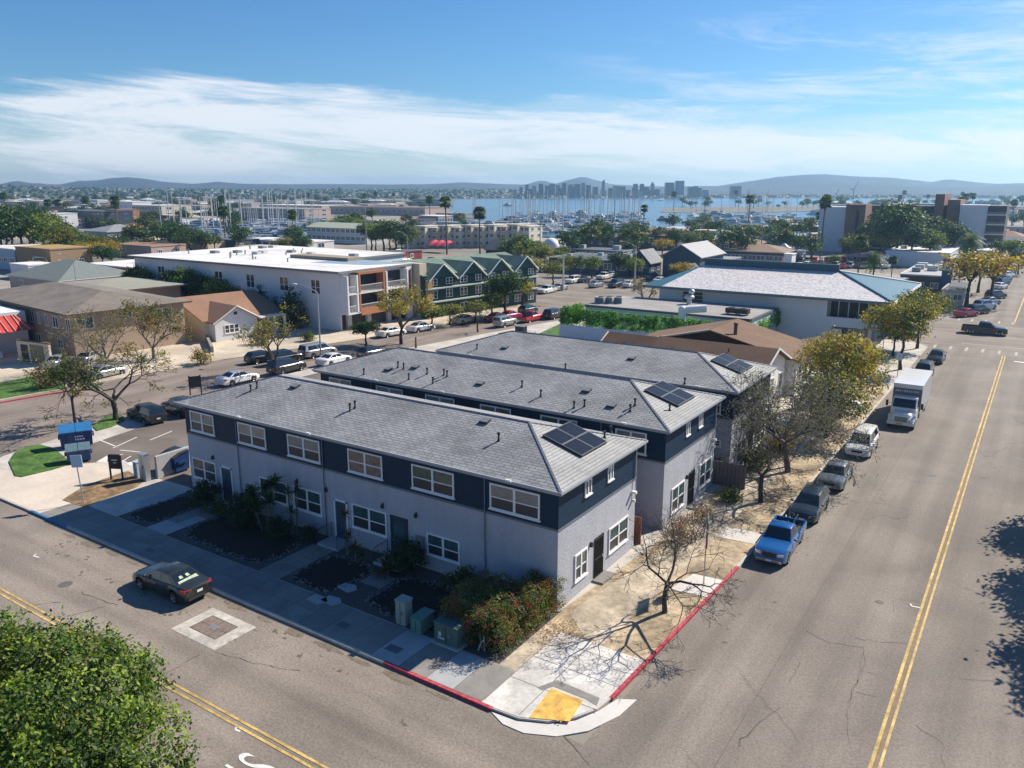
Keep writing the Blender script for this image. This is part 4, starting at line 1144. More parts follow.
# ================================================================ VEGETATION
LM = {}
for nm, c in {'leaf_mid': (0.085, 0.150, 0.026), 'leaf_dark': (0.030, 0.062, 0.017), 'leaf_bright': (0.22, 0.30, 0.040), 'leaf_yellow': (0.38, 0.30, 0.04), 'leaf_rust': (0.26, 0.13, 0.04),  # leaf tones from bright to dark, mixed at random
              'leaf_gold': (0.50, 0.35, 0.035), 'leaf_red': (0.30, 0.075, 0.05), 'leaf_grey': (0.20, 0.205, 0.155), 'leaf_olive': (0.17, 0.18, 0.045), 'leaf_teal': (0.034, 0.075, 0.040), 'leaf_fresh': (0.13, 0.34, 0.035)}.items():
    LM[nm] = leaf_mat(nm, c)

def leaves_mesh(name, lobes, n_clumps, per, size, clump_r, mats, seed=0, up=0.35, fill=0.35, aspect=0.55, patch=0.5, zmin=None):
    """thousands of small leaf faces gathered in clumps through the volume of the lobes"""
    R_ = np.random.default_rng(seed)
    lob = np.array(lobes, float)
    vol = lob[:, 3] * lob[:, 4] * lob[:, 5]; vol = vol / vol.sum()
    li = R_.choice(len(lob), n_clumps, p=vol)
    d = R_.normal(size=(n_clumps, 3)); d /= np.linalg.norm(d, axis=1)[:, None]
    rad = np.where(R_.random(n_clumps) < fill, R_.random(n_clumps) ** .5, R_.uniform(.85, 1.08, n_clumps))
    cc = lob[li, :3] + d * rad[:, None] * lob[li, 3:6]
    cm = R_.integers(0, len(mats), n_clumps)
    N_ = n_clumps * per
    ci = np.repeat(np.arange(n_clumps), per)
    p = cc[ci] + R_.normal(size=(N_, 3)) * np.array([clump_r, clump_r, clump_r * .7])
    if zmin is not None: p[:, 2] = np.maximum(p[:, 2], zmin + R_.random(N_)*.1)
    nrm = R_.normal(size=(N_, 3)) + d[ci] * 0.9 + np.array([0, 0, up * 2]); nrm /= np.linalg.norm(nrm, axis=1)[:, None]
    a = R_.normal(size=(N_, 3)); u = np.cross(nrm, a); u /= np.linalg.norm(u, axis=1)[:, None] + 1e-9
    v = np.cross(nrm, u)
    s = size * R_.uniform(.6, 1.3, N_)[:, None]
    V = np.empty((N_, 4, 3)); V[:, 0] = p - u*s*.5; V[:, 1] = p + v*s*aspect*.5; V[:, 2] = p + u*s*.5; V[:, 3] = p - v*s*aspect*.5
    me = bpy.data.meshes.new(name)
    me.vertices.add(N_ * 4); me.vertices.foreach_set('co', V.reshape(-1))
    me.loops.add(N_ * 4); me.loops.foreach_set('vertex_index', np.arange(N_ * 4, dtype=np.int32))
    me.polygons.add(N_); me.polygons.foreach_set('loop_start', np.arange(0, N_ * 4, 4, dtype=np.int32))
    mi = np.where(R_.random(N_) < patch, cm[ci], R_.integers(0, len(mats), N_)).astype(np.int32)
    for m in mats: me.materials.append(LM[m])
    me.polygons.foreach_set('material_index', mi)
    me.update(calc_edges=True)
    return me

def branches(b, p, d, length, r, depth, rnd, m, spread=.55, kids=(2, 3), shrink=.72, sides=6, wobble=.18, upb=.08, tips=None, rmin=.008, segs=3):
    p = Vector(p); d = Vector(d).normalized()
    r1 = max(rmin, r * .72)
    for k in range(segs):
        d2 = (d + Vector((rnd.gauss(0, wobble), rnd.gauss(0, wobble), rnd.gauss(0, wobble*.6) + upb))).normalized()
        q = p + d2 * (length / segs)
        ra = r + (r1 - r) * k / segs; rb = r + (r1 - r) * (k + 1) / segs
        b.tube(p, q, ra, rb, sides, m, False)
        p, d = q, d2
        if depth > 0 and k == segs - 2 and rnd.random() < .6:
            dd = (d + Vector((rnd.gauss(0, spread*1.3), rnd.gauss(0, spread*1.3), rnd.gauss(0, spread*.6)))).normalized()
            branches(b, p, dd, length * shrink * rnd.uniform(.6, 1), rb * .6, depth - 1, rnd, m, spread, kids, shrink, max(3, sides - 1), wobble, upb, tips, rmin, segs)
    if depth <= 0:
        if tips is not None: tips.append(tuple(p))
        return
    n = rnd.randint(*kids); base = rnd.uniform(0, 2*PI)
    ax = d.orthogonal().normalized(); ay = d.cross(ax)
    for i in range(n):
        a = base + 2*PI*i/n + rnd.uniform(-.5, .5); sp = spread * rnd.uniform(.6, 1.3)
        dd = (d + ax*(math.cos(a)*sp) + ay*(math.sin(a)*sp)).normalized()
        branches(b, p, dd, length * shrink * rnd.uniform(.75, 1.15), r1 * (.82 if n == 2 else .72), depth - 1, rnd, m, spread, kids, shrink, max(3, sides - 1), wobble, upb, tips, rmin, segs)
    if tips is not None and depth <= 1: tips.append(tuple(p))

def limbs(b, h, r, lobes, rnd, m, lean=(0, 0)):
    """tapered trunk with limbs reaching into each lobe"""
    top = Vector((lean[0], lean[1], h))
    prev = Vector((0, 0, -.15)); 
    for k in range(4):
        t = (k + 1) / 4
        q = Vector((lean[0]*t, lean[1]*t, h*t)) + Vector((rnd.gauss(0, r*.35), rnd.gauss(0, r*.35), 0))
        b.tube(prev, q, r * (1.25 if k == 0 else 1) * (1 - .1*k), r * (1 - .1*(k+1)), 8, m, False); prev = q
    for L_ in lobes:
        c = Vector(L_[:3]); mid = prev.lerp(c, .5) + Vector((rnd.gauss(0, .2), rnd.gauss(0, .2), rnd.uniform(-.1, .3)))
        b.tube(prev, mid, r*.55, r*.35, 6, m, False); b.tube(mid, c, r*.35, r*.15, 5, m, False)
        for k in range(4):
            e = c + Vector((rnd.gauss(0, L_[3]*.5), rnd.gauss(0, L_[4]*.5), rnd.gauss(0, L_[5]*.4))); b.tube(mid.lerp(c, rnd.uniform(.3, 1)), e, r*.15, r*.05, 4, m, False)

def make_tree(name, label, loc, h, lobes, clumps, per, size, cr, mats, seed, r=.18, trunk_h=None, bark=None, cat='tree', rz=0, group=None, lean=(0, 0), **k):
    t = thing(name, label, cat, loc, rz, group)
    rnd = random.Random(seed); b = MB(); limbs(b, trunk_h or h*.45, r, lobes, rnd, bark or BARK, lean); part('trunk', b, t)
    link('crown', leaves_mesh(name + '_crown', lobes, clumps, per, size, cr, mats, seed, **k), t)
    return t
def lob(n, R0, rz, z, spread, seed, flat=.7):
    r = random.Random(seed); out = []
    for i in range(n):
        a = 2*PI*i/n + r.uniform(-.5, .5); d = spread * r.uniform(.4, 1.1) if i else 0
        s_ = R0 * r.uniform(.65, 1.1)
        out.append((d*math.cos(a), d*math.sin(a), z + r.uniform(-.5, .6)*rz, s_, s_*r.uniform(.8, 1.1), rz * r.uniform(.7, 1.1)))
    return out

# templates (first use is moved into place, then copied)
TPL = {}
def tpl(key, build):
    TPL[key] = [build, None]
def plant(key, loc, s=1.0, label=None, rz=None, group=None, sz=None):
    rz = rng.uniform(0, 2*PI) if rz is None else rz
    sc3 = (s, s, s * (sz or 1))
    if TPL[key][1] is None:
        o = TPL[key][0](); TPL[key][1] = o
        o.location = loc; o.rotation_euler = (0, 0, rz); o.scale = sc3
        o['label'] = label
        if group: o['group'] = group
        return o
    c = copy_tree(TPL[key][1], loc, rz, label, sc3)
    if group: c['group'] = group
    elif 'group' in c: del c['group']
    return c
Z3 = (0, 0, 0)
# unit: about 6 m tall, 6 m wide
def rt(name, mats, seed, clumps=170, per=16, size=.34, cr=.33, h=6.0, rad=1.75, rz=1.25, n=6, spread=1.55, fill=.35):
    return lambda: make_tree(name, 'x', Z3, h, lob(n, rad, rz, h - rz*1.35, spread, seed), clumps, per, size, cr, mats, seed, .2, fill=fill)
tpl('green', rt('leafy_tree', ['leaf_mid', 'leaf_dark', 'leaf_bright'], 11))
tpl('green2', rt('leafy_tree', ['leaf_mid', 'leaf_dark', 'leaf_olive', 'leaf_bright'], 12))
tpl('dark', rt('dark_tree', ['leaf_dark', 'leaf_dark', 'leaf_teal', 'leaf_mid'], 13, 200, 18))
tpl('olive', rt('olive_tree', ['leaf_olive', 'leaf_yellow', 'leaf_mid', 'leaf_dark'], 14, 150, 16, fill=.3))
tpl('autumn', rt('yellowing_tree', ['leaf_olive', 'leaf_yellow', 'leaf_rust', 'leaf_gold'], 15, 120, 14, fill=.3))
tpl('gold', rt('yellow_tree', ['leaf_gold', 'leaf_yellow', 'leaf_bright', 'leaf_olive'], 16, 120, 14, fill=.3))
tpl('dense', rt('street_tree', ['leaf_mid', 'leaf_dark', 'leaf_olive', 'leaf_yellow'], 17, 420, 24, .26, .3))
def conic(name, mats, seed, h=6, r=1.1):
    def f():
        lo = [(0, 0, h*(.18 + .16*i), r*(1.0 - .17*i), r*(1.0 - .17*i), h*.13) for i in range(5)]
        return make_tree(name, 'x', Z3, h, lo, 150, 16, .26, .22, mats, seed, .12, trunk_h=h*.8)
    return f
tpl('cypress', conic('conical_evergreen', ['leaf_dark', 'leaf_teal', 'leaf_mid'], 21))
tpl('far', rt('far_tree', ['leaf_dark', 'leaf_dark', 'leaf_teal', 'leaf_mid'], 22, 70, 10, .62, .4))
tpl('far2', rt('far_tree', ['leaf_dark', 'leaf_olive', 'leaf_dark'], 23, 60, 10, .66, .42, rz=.95, spread=1.9))
tpl('bush', lambda: make_tree('shrub', 'x', Z3, 1.4, lob(5, .55, .5, .55, .55, 31), 90, 14, .16, .15, ['leaf_mid', 'leaf_dark', 'leaf_olive'], 31, .05, trunk_h=.4, cat='shrub'))
tpl('greybush', lambda: make_tree('dry_shrub', 'x', Z3, 1.4, lob(6, .55, .45, .55, .6, 34), 80, 9, .13, .18, ['leaf_grey', 'leaf_grey', 'leaf_rust', 'leaf_red'], 34, .05, trunk_h=.4, cat='shrub'))
tpl('drybush', lambda: make_tree('dry_shrub', 'x', Z3, 1.4, lob(5, .6, .5, .6, .6, 32), 80, 12, .18, .17, ['leaf_olive', 'leaf_rust', 'leaf_grey', 'leaf_yellow'], 32, .05, trunk_h=.4, cat='shrub'))
tpl('darkbush', lambda: make_tree('dark_shrub', 'x', Z3, 1.4, lob(6, .55, .55, .6, .6, 33), 110, 16, .15, .15, ['leaf_dark', 'leaf_teal', 'leaf_dark'], 33, .05, trunk_h=.4, cat='shrub'))

PALMT = mat('palm_trunk', (0.13, 0.10, 0.08), .95, .3, 4, .6)
def palm(fan=True, h=12.0, fr=1.5, n=34, seed=0, mats=('leaf_mid', 'leaf_dark'), skirt=True):
    def f():
        t = thing('palm_tree', 'x', 'palm tree', Z3)
        rnd = random.Random(seed); b = MB(); prev = Vector((0, 0, -.1)); lean = rnd.uniform(-.25, .25)
        for k in range(6):
            q = Vector((lean*((k+1)/6)**2, 0, h*(k+1)/6)); b.tube(prev, q, .26 - .018*k, .26 - .018*(k+1), 8, PALMT, False); prev = q
        part('trunk', b, t)
        b = MB(); top = prev
        for i in range(n):
            a = 2*PI*i/n*5.3 + rnd.uniform(-.2, .2); e = -0.9 + 2.1 * (i / n) + rnd.uniform(-.15, .15)
            d = Vector((math.cos(a)*math.cos(e), math.sin(a)*math.cos(e), math.sin(e)))
            m = LM[mats[rnd.randrange(len(mats))]]
            side = d.cross(Vector((0, 0, 1))).normalized()
            if fan:
                s0 = top + d * (fr*.45); b.tube(top, s0, .03, .02, 3, m, False)
                upv = side.cross(d)
                for k in range(-5, 6):
                    w = k * .27; dd = (d * math.cos(w) + side * math.sin(w)).normalized(); L_ = fr * rnd.uniform(.5, .62)
                    e1 = s0 + dd * L_ * .6; e2 = s0 + dd * L_ + Vector((0, 0, -.12*fr))
                    ww = (side * math.cos(w) - d * math.sin(w)) * .06 * fr
                    b.add([s0, e1 - ww, e2, e1 + ww], [(0, 1, 2, 3)], m)
            else:
                pts = []; L_ = fr * rnd.uniform(.85, 1.1)
                for k in range(7):
                    u = k / 6; pts.append(top + d * (L_*u) + Vector((0, 0, -.55*L_*u*u)))
                for k in range(6):
                    p, q = pts[k], pts[k+1]; wl = .42 * fr/3 * math.sin(PI * min(.95, (k+.6)/6.5)) + .08
                    for s in (-1, 1):
                        for j in range(2):
                            pp = p.lerp(q, j*.5); qq = p.lerp(q, j*.5 + .32)
                            tip = pp + side*s*wl*1.5 + (q-p).normalized()*wl*.8 + Vector((0, 0, -.25*wl))
                            b.add([pp, qq, tip], [(0, 1, 2)], m)
        part('fronds', b, t)
        if skirt:
            s_ = MB(); dm = mat('dead_fronds', (0.14, 0.10, 0.06), .95, .4, 4)
            for i in range(40):
                a = rnd.uniform(0, 2*PI); z = h - rnd.uniform(.1, 1.6); rr = .25 + .35*(z - (h-1.7))/1.6
                s_.add([(top.x + .2*math.cos(a), .2*math.sin(a), z + .2), (top.x + rr*math.cos(a-.2), rr*math.sin(a-.2), z - .5), (top.x + rr*math.cos(a+.2), rr*math.sin(a+.2), z - .5)], [(0, 1, 2)], dm)
            part('dead_skirt', s_, t)
        return t
    return f
tpl('fanpalm', palm(True, 12, 2.3, 56, 41))
tpl('datepalm', palm(False, 9, 4.2, 60, 42, skirt=False))
tpl('slimpalm', palm(True, 14, 2.0, 50, 43))

def bare_tree(name, label, loc, seed, d0, length, r, depth, bark, spread=.55, shrink=.74, kids=(2, 3), leaf=None, per=8, size=.2, cr=.25, upb=.06, trunk=1.6, wob=.2, scale=1, rmin=.008, limbs0=3, frac=1.0, segs=3, tw=.9):
    t = thing(name, label, 'tree', loc); rnd = random.Random(seed); b = MB(); tips = []
    p = Vector((0, 0, -.15)); d = Vector(d0).normalized()
    top = Vector((d.x*trunk*.6, d.y*trunk*.6, trunk))
    mid = top*.5 + Vector((rnd.gauss(0, .06), rnd.gauss(0, .06), 0))
    b.tube(p, mid, r*1.3, r*1.02, 9, bark, False); b.tube(mid, top, r*1.02, r*.95, 9, bark, False)
    base = rnd.uniform(0, 6)
    for i in range(limbs0):
        a = base + 2*PI*i/limbs0 + rnd.uniform(-.3, .3)
        dd = Vector((math.cos(a)*tw, math.sin(a)*tw, .75)) + d*.5
        branches(b, top, dd, length * rnd.uniform(.85, 1.15), r*.62, depth, rnd, bark, spread, kids, shrink, 6, wob, upb, tips, rmin, segs)
    part('trunk', b, t)
    if leaf and tips:
        pts = [q for q in tips if rnd.random() < frac]
        lobes = [(q[0], q[1], q[2], .05, .05, .05) for q in pts]
        link('crown', leaves_mesh(name + '_crown', lobes, len(pts), per, size, cr, leaf, seed, patch=.6), t)
    t.scale = (scale,)*3
    return t

# ---- trees by the near buildings
p = at(665, 612); bare_tree('bare_tree', 'bare leafless tree by the red kerb nearest the street corner', (4.63, 2.95, 0), 5, (.05, .0, 1), 1.5, .12, 5, BARK, .66, .75, (2, 3), trunk=1.6, wob=.26, upb=.0, rmin=.010, limbs0=4, tw=1.35, segs=2)
bare_tree('bare_tree', 'wide grey tangled leafless tree above the parked dark cars', (4.2, 27.5, 0), 9, (-.3, -.1, 1), 2.3, .19, 6, mat('grey_twigs', (0.115, 0.105, 0.098), .95, .5, 3), .7, .76, (2, 3), leaf=['leaf_grey', 'leaf_grey', 'leaf_olive'], per=2, size=.13, cr=.3, trunk=2.3, wob=.22, upb=-.03, rmin=.017, limbs0=6, tw=1.7, frac=.7, segs=2)
bare_tree('bare_tree', 'slim grey leafless tree standing at the kerb beside the bright blue pickup', (4.3, 20.3, 0), 10, (-.1, .1, 1), 1.3, .15, 5, BARK, .6, .76, (2, 3), trunk=1.8, wob=.24, upb=.0, rmin=.010, limbs0=3, tw=1.1)
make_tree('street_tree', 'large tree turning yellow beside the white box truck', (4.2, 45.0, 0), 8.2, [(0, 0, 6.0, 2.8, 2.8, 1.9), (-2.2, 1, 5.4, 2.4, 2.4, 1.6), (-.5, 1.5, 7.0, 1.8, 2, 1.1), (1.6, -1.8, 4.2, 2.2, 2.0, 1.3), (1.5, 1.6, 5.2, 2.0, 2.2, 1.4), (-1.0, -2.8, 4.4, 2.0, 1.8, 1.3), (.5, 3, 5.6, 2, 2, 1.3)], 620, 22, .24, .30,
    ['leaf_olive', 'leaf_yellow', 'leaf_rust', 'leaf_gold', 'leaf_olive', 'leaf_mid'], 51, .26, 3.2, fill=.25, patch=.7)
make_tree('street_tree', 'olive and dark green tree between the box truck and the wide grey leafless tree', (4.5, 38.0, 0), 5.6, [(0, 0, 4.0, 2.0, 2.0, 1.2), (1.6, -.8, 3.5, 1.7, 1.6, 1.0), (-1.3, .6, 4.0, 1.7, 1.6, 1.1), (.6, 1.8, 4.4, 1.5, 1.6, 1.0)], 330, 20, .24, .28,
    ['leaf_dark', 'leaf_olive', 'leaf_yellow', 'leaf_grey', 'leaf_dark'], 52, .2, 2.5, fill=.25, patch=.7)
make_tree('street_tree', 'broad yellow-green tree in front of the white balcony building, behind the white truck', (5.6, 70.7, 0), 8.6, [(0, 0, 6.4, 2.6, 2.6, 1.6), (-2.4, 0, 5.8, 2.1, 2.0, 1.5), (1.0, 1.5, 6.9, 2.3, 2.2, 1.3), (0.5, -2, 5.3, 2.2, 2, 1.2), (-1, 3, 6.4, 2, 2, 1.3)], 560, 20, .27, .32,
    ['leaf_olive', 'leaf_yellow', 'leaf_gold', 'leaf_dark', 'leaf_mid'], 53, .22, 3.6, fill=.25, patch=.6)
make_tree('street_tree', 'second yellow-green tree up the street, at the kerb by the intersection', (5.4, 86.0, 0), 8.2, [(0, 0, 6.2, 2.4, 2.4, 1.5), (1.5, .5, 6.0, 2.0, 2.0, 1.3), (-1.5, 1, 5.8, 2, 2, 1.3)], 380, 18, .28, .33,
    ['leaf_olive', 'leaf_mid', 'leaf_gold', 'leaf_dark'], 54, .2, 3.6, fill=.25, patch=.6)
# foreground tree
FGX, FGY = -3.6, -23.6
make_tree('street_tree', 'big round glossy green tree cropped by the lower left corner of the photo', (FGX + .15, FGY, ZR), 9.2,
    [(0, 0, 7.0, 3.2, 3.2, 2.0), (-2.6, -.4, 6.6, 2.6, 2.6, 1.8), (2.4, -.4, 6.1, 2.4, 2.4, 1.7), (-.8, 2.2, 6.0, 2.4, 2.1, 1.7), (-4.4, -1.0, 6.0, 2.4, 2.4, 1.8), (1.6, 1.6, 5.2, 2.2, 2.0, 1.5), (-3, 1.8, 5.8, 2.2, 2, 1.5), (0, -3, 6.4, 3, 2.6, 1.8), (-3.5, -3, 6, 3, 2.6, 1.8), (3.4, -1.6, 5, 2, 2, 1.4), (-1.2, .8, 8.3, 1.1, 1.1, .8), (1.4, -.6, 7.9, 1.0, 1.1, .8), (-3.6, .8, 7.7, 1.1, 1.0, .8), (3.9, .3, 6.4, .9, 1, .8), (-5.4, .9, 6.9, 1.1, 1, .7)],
    3600, 30, .15, .18, ['leaf_mid', 'leaf_dark', 'leaf_bright', 'leaf_bright', 'leaf_olive', 'leaf_mid', 'leaf_dark', 'leaf_mid'], 61, .3, 4.2, fill=.22, patch=.72, up=.5)
# trees across the right street, off the frame, whose crowns throw the shadows on the road
for k, (x, y, s, lab) in enumerate([(24.9, 32.3, 1.42, 'leafy tree across the right street whose shadow falls highest on the road'), (25.3, 23.4, 1.38, 'leafy tree across the right street whose shadow falls in the middle of the right edge'), (25.8, 14.8, 1.38, 'leafy tree across the right street whose shadow falls lowest on the road')]):
    plant('dense', (x, y, 0), s, lab, group='trees across the right street')

# hedge at the corner of the near building
HL_ = [(-2.8, -3.2, .95, 1.1, 1.0, .95), (-1.3, -2.9, 1.1, 1.2, 1.4, 1.0), (-.4, -1.6, 1.15, 1.0, 1.5, 1.0), (-.5, -.2, 1.1, .9, 1.1, 1.05), (-1.8, -1.2, 1.1, 1.3, 1.2, 1.1), (-.2, -3.4, .9, .9, 1.1, .9)]
t = thing('clipped_hedge', 'big clipped hedge with reddish and green leaves at the front corner of the nearest building', 'hedge', (0, 0, 0))
hl = []
for i in range(7):
    for j in range(9):
        x, y = -3.3 + i*.52, -4.75 + j*.62
        if y > -1.2 and x < -1.4: continue
        edge_ = i in (0, 6) or j in (0, 8)
        hl.append((x, y, 1.62 + .09*math.sin(i*1.7 + j) , .40, .42, .38))
        if edge_ or i > 4 or j < 2: hl.append((x, y, .95, .40, .42, .50)); hl.append((x, y, .4, .38, .40, .40))
link('foliage', leaves_mesh('hedge_foliage', hl, 2300, 26, .085, .11, ['leaf_mid', 'leaf_olive', 'leaf_red', 'leaf_rust', 'leaf_mid', 'leaf_olive', 'leaf_dark', 'leaf_grey'], 71, fill=.05, patch=.75, zmin=.03), t)
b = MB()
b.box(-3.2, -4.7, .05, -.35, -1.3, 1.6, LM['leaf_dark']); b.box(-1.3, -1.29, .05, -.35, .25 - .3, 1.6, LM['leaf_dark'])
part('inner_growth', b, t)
b = MB(); rnd = random.Random(4)
for i in range(22):
    x, y = rnd.uniform(-2.6, .1), rnd.uniform(-3.6, -.4); b.tube((x, y, -.05), (x + rnd.gauss(0, .2), y + rnd.gauss(0, .2), 1.5), .03, .012, 5, BARK, False)
part('stem', b, t)

# front garden plants
def yucca(name, label, loc, heads, seed, mats=('leaf_mid', 'leaf_dark', 'leaf_teal'), L=.55, blades=34, bw=.035):
    t = thing(name, label, 'plant', loc); rnd = random.Random(seed); s_ = MB()
    for (x, y, h) in heads:
        s_.tube((x*.35, y*.35, -.05), (x, y, h), .05, .035, 6, BARKG, False)
    part('stem', s_, t); b = MB()
    for (x, y, h) in heads:
        for i in range(blades):
            a = rnd.uniform(0, 2*PI); e = rnd.uniform(-.5, 1.4); d = Vector((math.cos(a)*math.cos(e), math.sin(a)*math.cos(e), math.sin(e)))
            sd_ = d.cross(Vector((0, 0, 1))).normalized() * bw; c = Vector((x, y, h)); l = L * rnd.uniform(.8, 1.15)
            m = LM[mats[rnd.randrange(len(mats))]]
            mid = c + d*l*.55; tip = c + d*l + Vector((0, 0, -.12*l))
            b.add([c - sd_*.7, mid - sd_, tip, mid + sd_, c + sd_*.7], [(0, 1, 2, 3, 4)], m)
    part('blades', b, t)
    return t
yucca('yucca', 'tall spiky yucca clump in front of the shaded wall, left of the garden path', (-20.2, -1.6, 0), [(-.9, -.2, 2.3), (0, .1, 2.8), (.8, -.3, 2.2), (-.3, -.6, 1.7), (.5, .4, 3.1), (-1.4, .2, 1.7)], 1, L=.85, blades=60, bw=.05)
yucca('yucca', 'thin two-headed yucca against the wall between two lower windows', (-18.4, -.9, 0), [(-.4, 0, 2.6), (.35, .1, 2.9), (.1, -.2, 1.5)], 2, L=.6)
yucca('cordyline', 'small reddish spiky plant beside the pale framed front door', (-13.6, -1.2, 0), [(0, 0, 2.5), (.3, -.1, 1.2)], 3, ('leaf_red', 'leaf_dark', 'leaf_mid'), .5)
yucca('cordyline', 'low spiky cordyline in the gravel between the two entrance steps', (-12.4, -1.7, 0), [(0, 0, .9), (.25, .2, .5)], 4, ('leaf_red', 'leaf_olive', 'leaf_dark'), .6)
plant('darkbush', (-26.6, -1.2, 0), 1.25, 'dark bushy shrub at the left end of the shaded facade')
plant('darkbush', (-23.0, -1.2, 0), 1.25, 'dark bushy shrub next to the tall yucca clump, under the second upper window')
plant('darkbush', (-21.6, -2.2, 0), .8, 'low dark shrub in front of the tall yucca clump')
plant('darkbush', (-18.6, -1.9, 0), .95, 'dark rounded shrub below the thin two-headed yucca')
plant('darkbush', (-16.9, -1.2, 0), .7, 'low dark shrub by the garden path to the framed front door')
plant('bush', (-25.0, -1.6, 0), .85, 'green shrub between the two dark shrubs left of the yucca')
plant('darkbush', (-9.3, -.95, 0), 1.3, 'dark shrub hugging the wall right of the recessed doorway')
plant('bush', (-5.2, -1.0, 0), 1.15, 'green upright shrub by the wall between the low window and the clipped hedge')
yucca('flax_plant', 'upright strappy plant in front of the dark shrub by the recessed doorway', (-9.9, -1.9, 0), [(0, 0, .3), (.2, .1, .6)], 6, ('leaf_red', 'leaf_dark'), .9, 40, .05)
# dead prunings standing in the gravel by the hedge
t = thing('bare_stump_shrub', 'pale leafless pruned shrub in the dark gravel below the hedge', 'shrub', (-1.1, -5.0, 0)); b = MB(); rnd = random.Random(8)
for i in range(5): branches(b, (rnd.uniform(-.2, .2), rnd.uniform(-.2, .2), -.02), (rnd.gauss(0, .3), rnd.gauss(0, .3), 1), .8, .045, 0, rnd, GALV if False else mat('pale_dead_wood', (0.45, 0.41, 0.36), .9, .2, 4), segs=3)
part('stem', b, t)
# scrubby plants along the side wall of the middle building
for k, (x, y, s, key, lab) in enumerate([(2.2, 11.2, .8, 'greybush', 'dry twiggy shrub in the gap corner beside the nearest building'), (1.4, 12.9, .8, 'greybush', 'dry shrub against the near corner of the middle building'),
        (2.0, 15.2, .8, 'greybush', 'dry low shrub under the first side windows of the middle building'), (2.6, 19.2, .9, 'bush', 'small green shrub by the side steps of the middle building'),
        (1.8, 27.0, 1.5, 'bush', 'green shrub at the side wall of the farthest navy building'), (2.4, 31.5, 1.5, 'drybush', 'dry shrub at the far end of the farthest navy building'), (-.2, 23.1, 1.3, 'bush', 'reddish green shrub in the gap after the middle building')]):
    plant(key, (x, y, 0), s, lab)
b = MB()
t = thing('twiggy_shrub', 'leafless twiggy shrub in front of the middle building side windows', 'shrub', (2.9, 12.2, 0)); rnd = random.Random(18)
for i in range(7): branches(b, (rnd.uniform(-.5, .5), rnd.uniform(-.6, .6), -.02), (rnd.gauss(0, .35), rnd.gauss(0, .35), 1), .9, .035, 3, rnd, BARKG, .6, (2, 3), .72, 4, rmin=.008)
part('stem', b, t)
t = thing('twiggy_shrub', 'second leafless twiggy shrub between the near building and the bare tree', 'shrub', (1.9, 10.2, 0)); b = MB()
for i in range(6): branches(b, (rnd.uniform(-.5, .5), rnd.uniform(-.6, .6), -.02), (rnd.gauss(0, .35), rnd.gauss(0, .35), 1), .8, .03, 3, rnd, BARKG, .6, (2, 3), .72, 4, rmin=.008)
part('stem', b, t)

# ---- trees along the left street
bare_tree('sparse_tree', 'wide sparse tree with yellow-green tufts behind the blue dumpsters', (-51.6, 7.2, 0), 14, (-.3, .1, 1), 2.35, .22, 5, BARK, .64, .78, (2, 3), leaf=['leaf_olive', 'leaf_yellow', 'leaf_mid'], per=9, size=.22, cr=.22, trunk=1.8, upb=.02, rmin=.018, limbs0=4, frac=.16, tw=1.6)
bare_tree('sparse_tree', 'small dark-leaved tree standing just behind the blue dumpsters', (-53.0, 4.2, 0), 15, (0, .0, 1), 1.2, .12, 3, BARK, .6, .76, (2, 3), leaf=['leaf_dark', 'leaf_mid'], per=12, size=.25, cr=.3, trunk=2.6, rmin=.015)
bare_tree('sparse_tree', 'forked sparse tree in front of the row of dark parked cars', (-54.2, 28.0, 0), 16, (-.1, .1, 1), 2.0, .20, 4, BARK, .55, .77, (2, 3), leaf=['leaf_olive', 'leaf_yellow', 'leaf_grey'], per=8, size=.24, cr=.25, trunk=1.4, rmin=.016, limbs0=3, frac=.6)
bare_tree('sparse_tree', 'golden-topped tree in front of the brick balcony block', (-54.6, 50.5, 0), 17, (.05, .1, 1), 2.1, .22, 4, BARK, .55, .77, (2, 3), leaf=['leaf_gold', 'leaf_yellow', 'leaf_olive', 'leaf_grey'], per=10, size=.28, cr=.3, trunk=2.0, rmin=.018, limbs0=4, frac=.65)
bare_tree('sparse_tree', 'little bare tree rising behind the far end of the last grey roof', (-51.3, 64.0, 0), 19, (0, 0, 1), 1.0, .12, 3, BARK, .6, .76, (2, 3), trunk=1.2, rmin=.02)
bare_tree('sparse_tree', 'grey-leaved tree at the street corner left of the rooftop air units', (-37.5, 93.5, 0), 20, (0, 0, 1), 1.7, .18, 4, BARK, .6, .76, (2, 3), leaf=['leaf_grey', 'leaf_rust', 'leaf_grey'], per=6, size=.26, cr=.3, trunk=1.6, rmin=.02, frac=.6)
bare_tree('sparse_tree', 'brown twiggy tree against the tan apartment block', (-70.5, 17.5, 0), 24, (0, 0, 1), 2.3, .2, 4, BARKG, .6, .78, (2, 3), leaf=['leaf_rust', 'leaf_grey', 'leaf_olive'], per=6, size=.22, cr=.3, trunk=1.6, rmin=.018, frac=.6, limbs0=4, tw=1.2)
bare_tree('sparse_tree', 'bushy rusty-leaved tree left of the tan-roofed cottage', (-73.8, 25.5, 0), 25, (0, 0, 1), 2.0, .18, 4, BARKG, .6, .77, (2, 3), leaf=['leaf_rust', 'leaf_olive', 'leaf_dark'], per=10, size=.24, cr=.3, trunk=1.3, rmin=.018, frac=.8, limbs0=4)
plant('drybush', (-69.5, 10, 0), 1.6, 'dry shrub on the forecourt right of the red tiled porch')
plant('drybush', (-66.5, 27.0, 0), 1.3, 'dry shrub on the sloping yard before the cottage')
plant('drybush', (-70.0, 40.0, 0), 1.5, 'dry shrub in front of the cottage porch')
plant('bush', (-66.5, 44.5, 0), 1.2, 'green shrub at the cottage driveway edge')
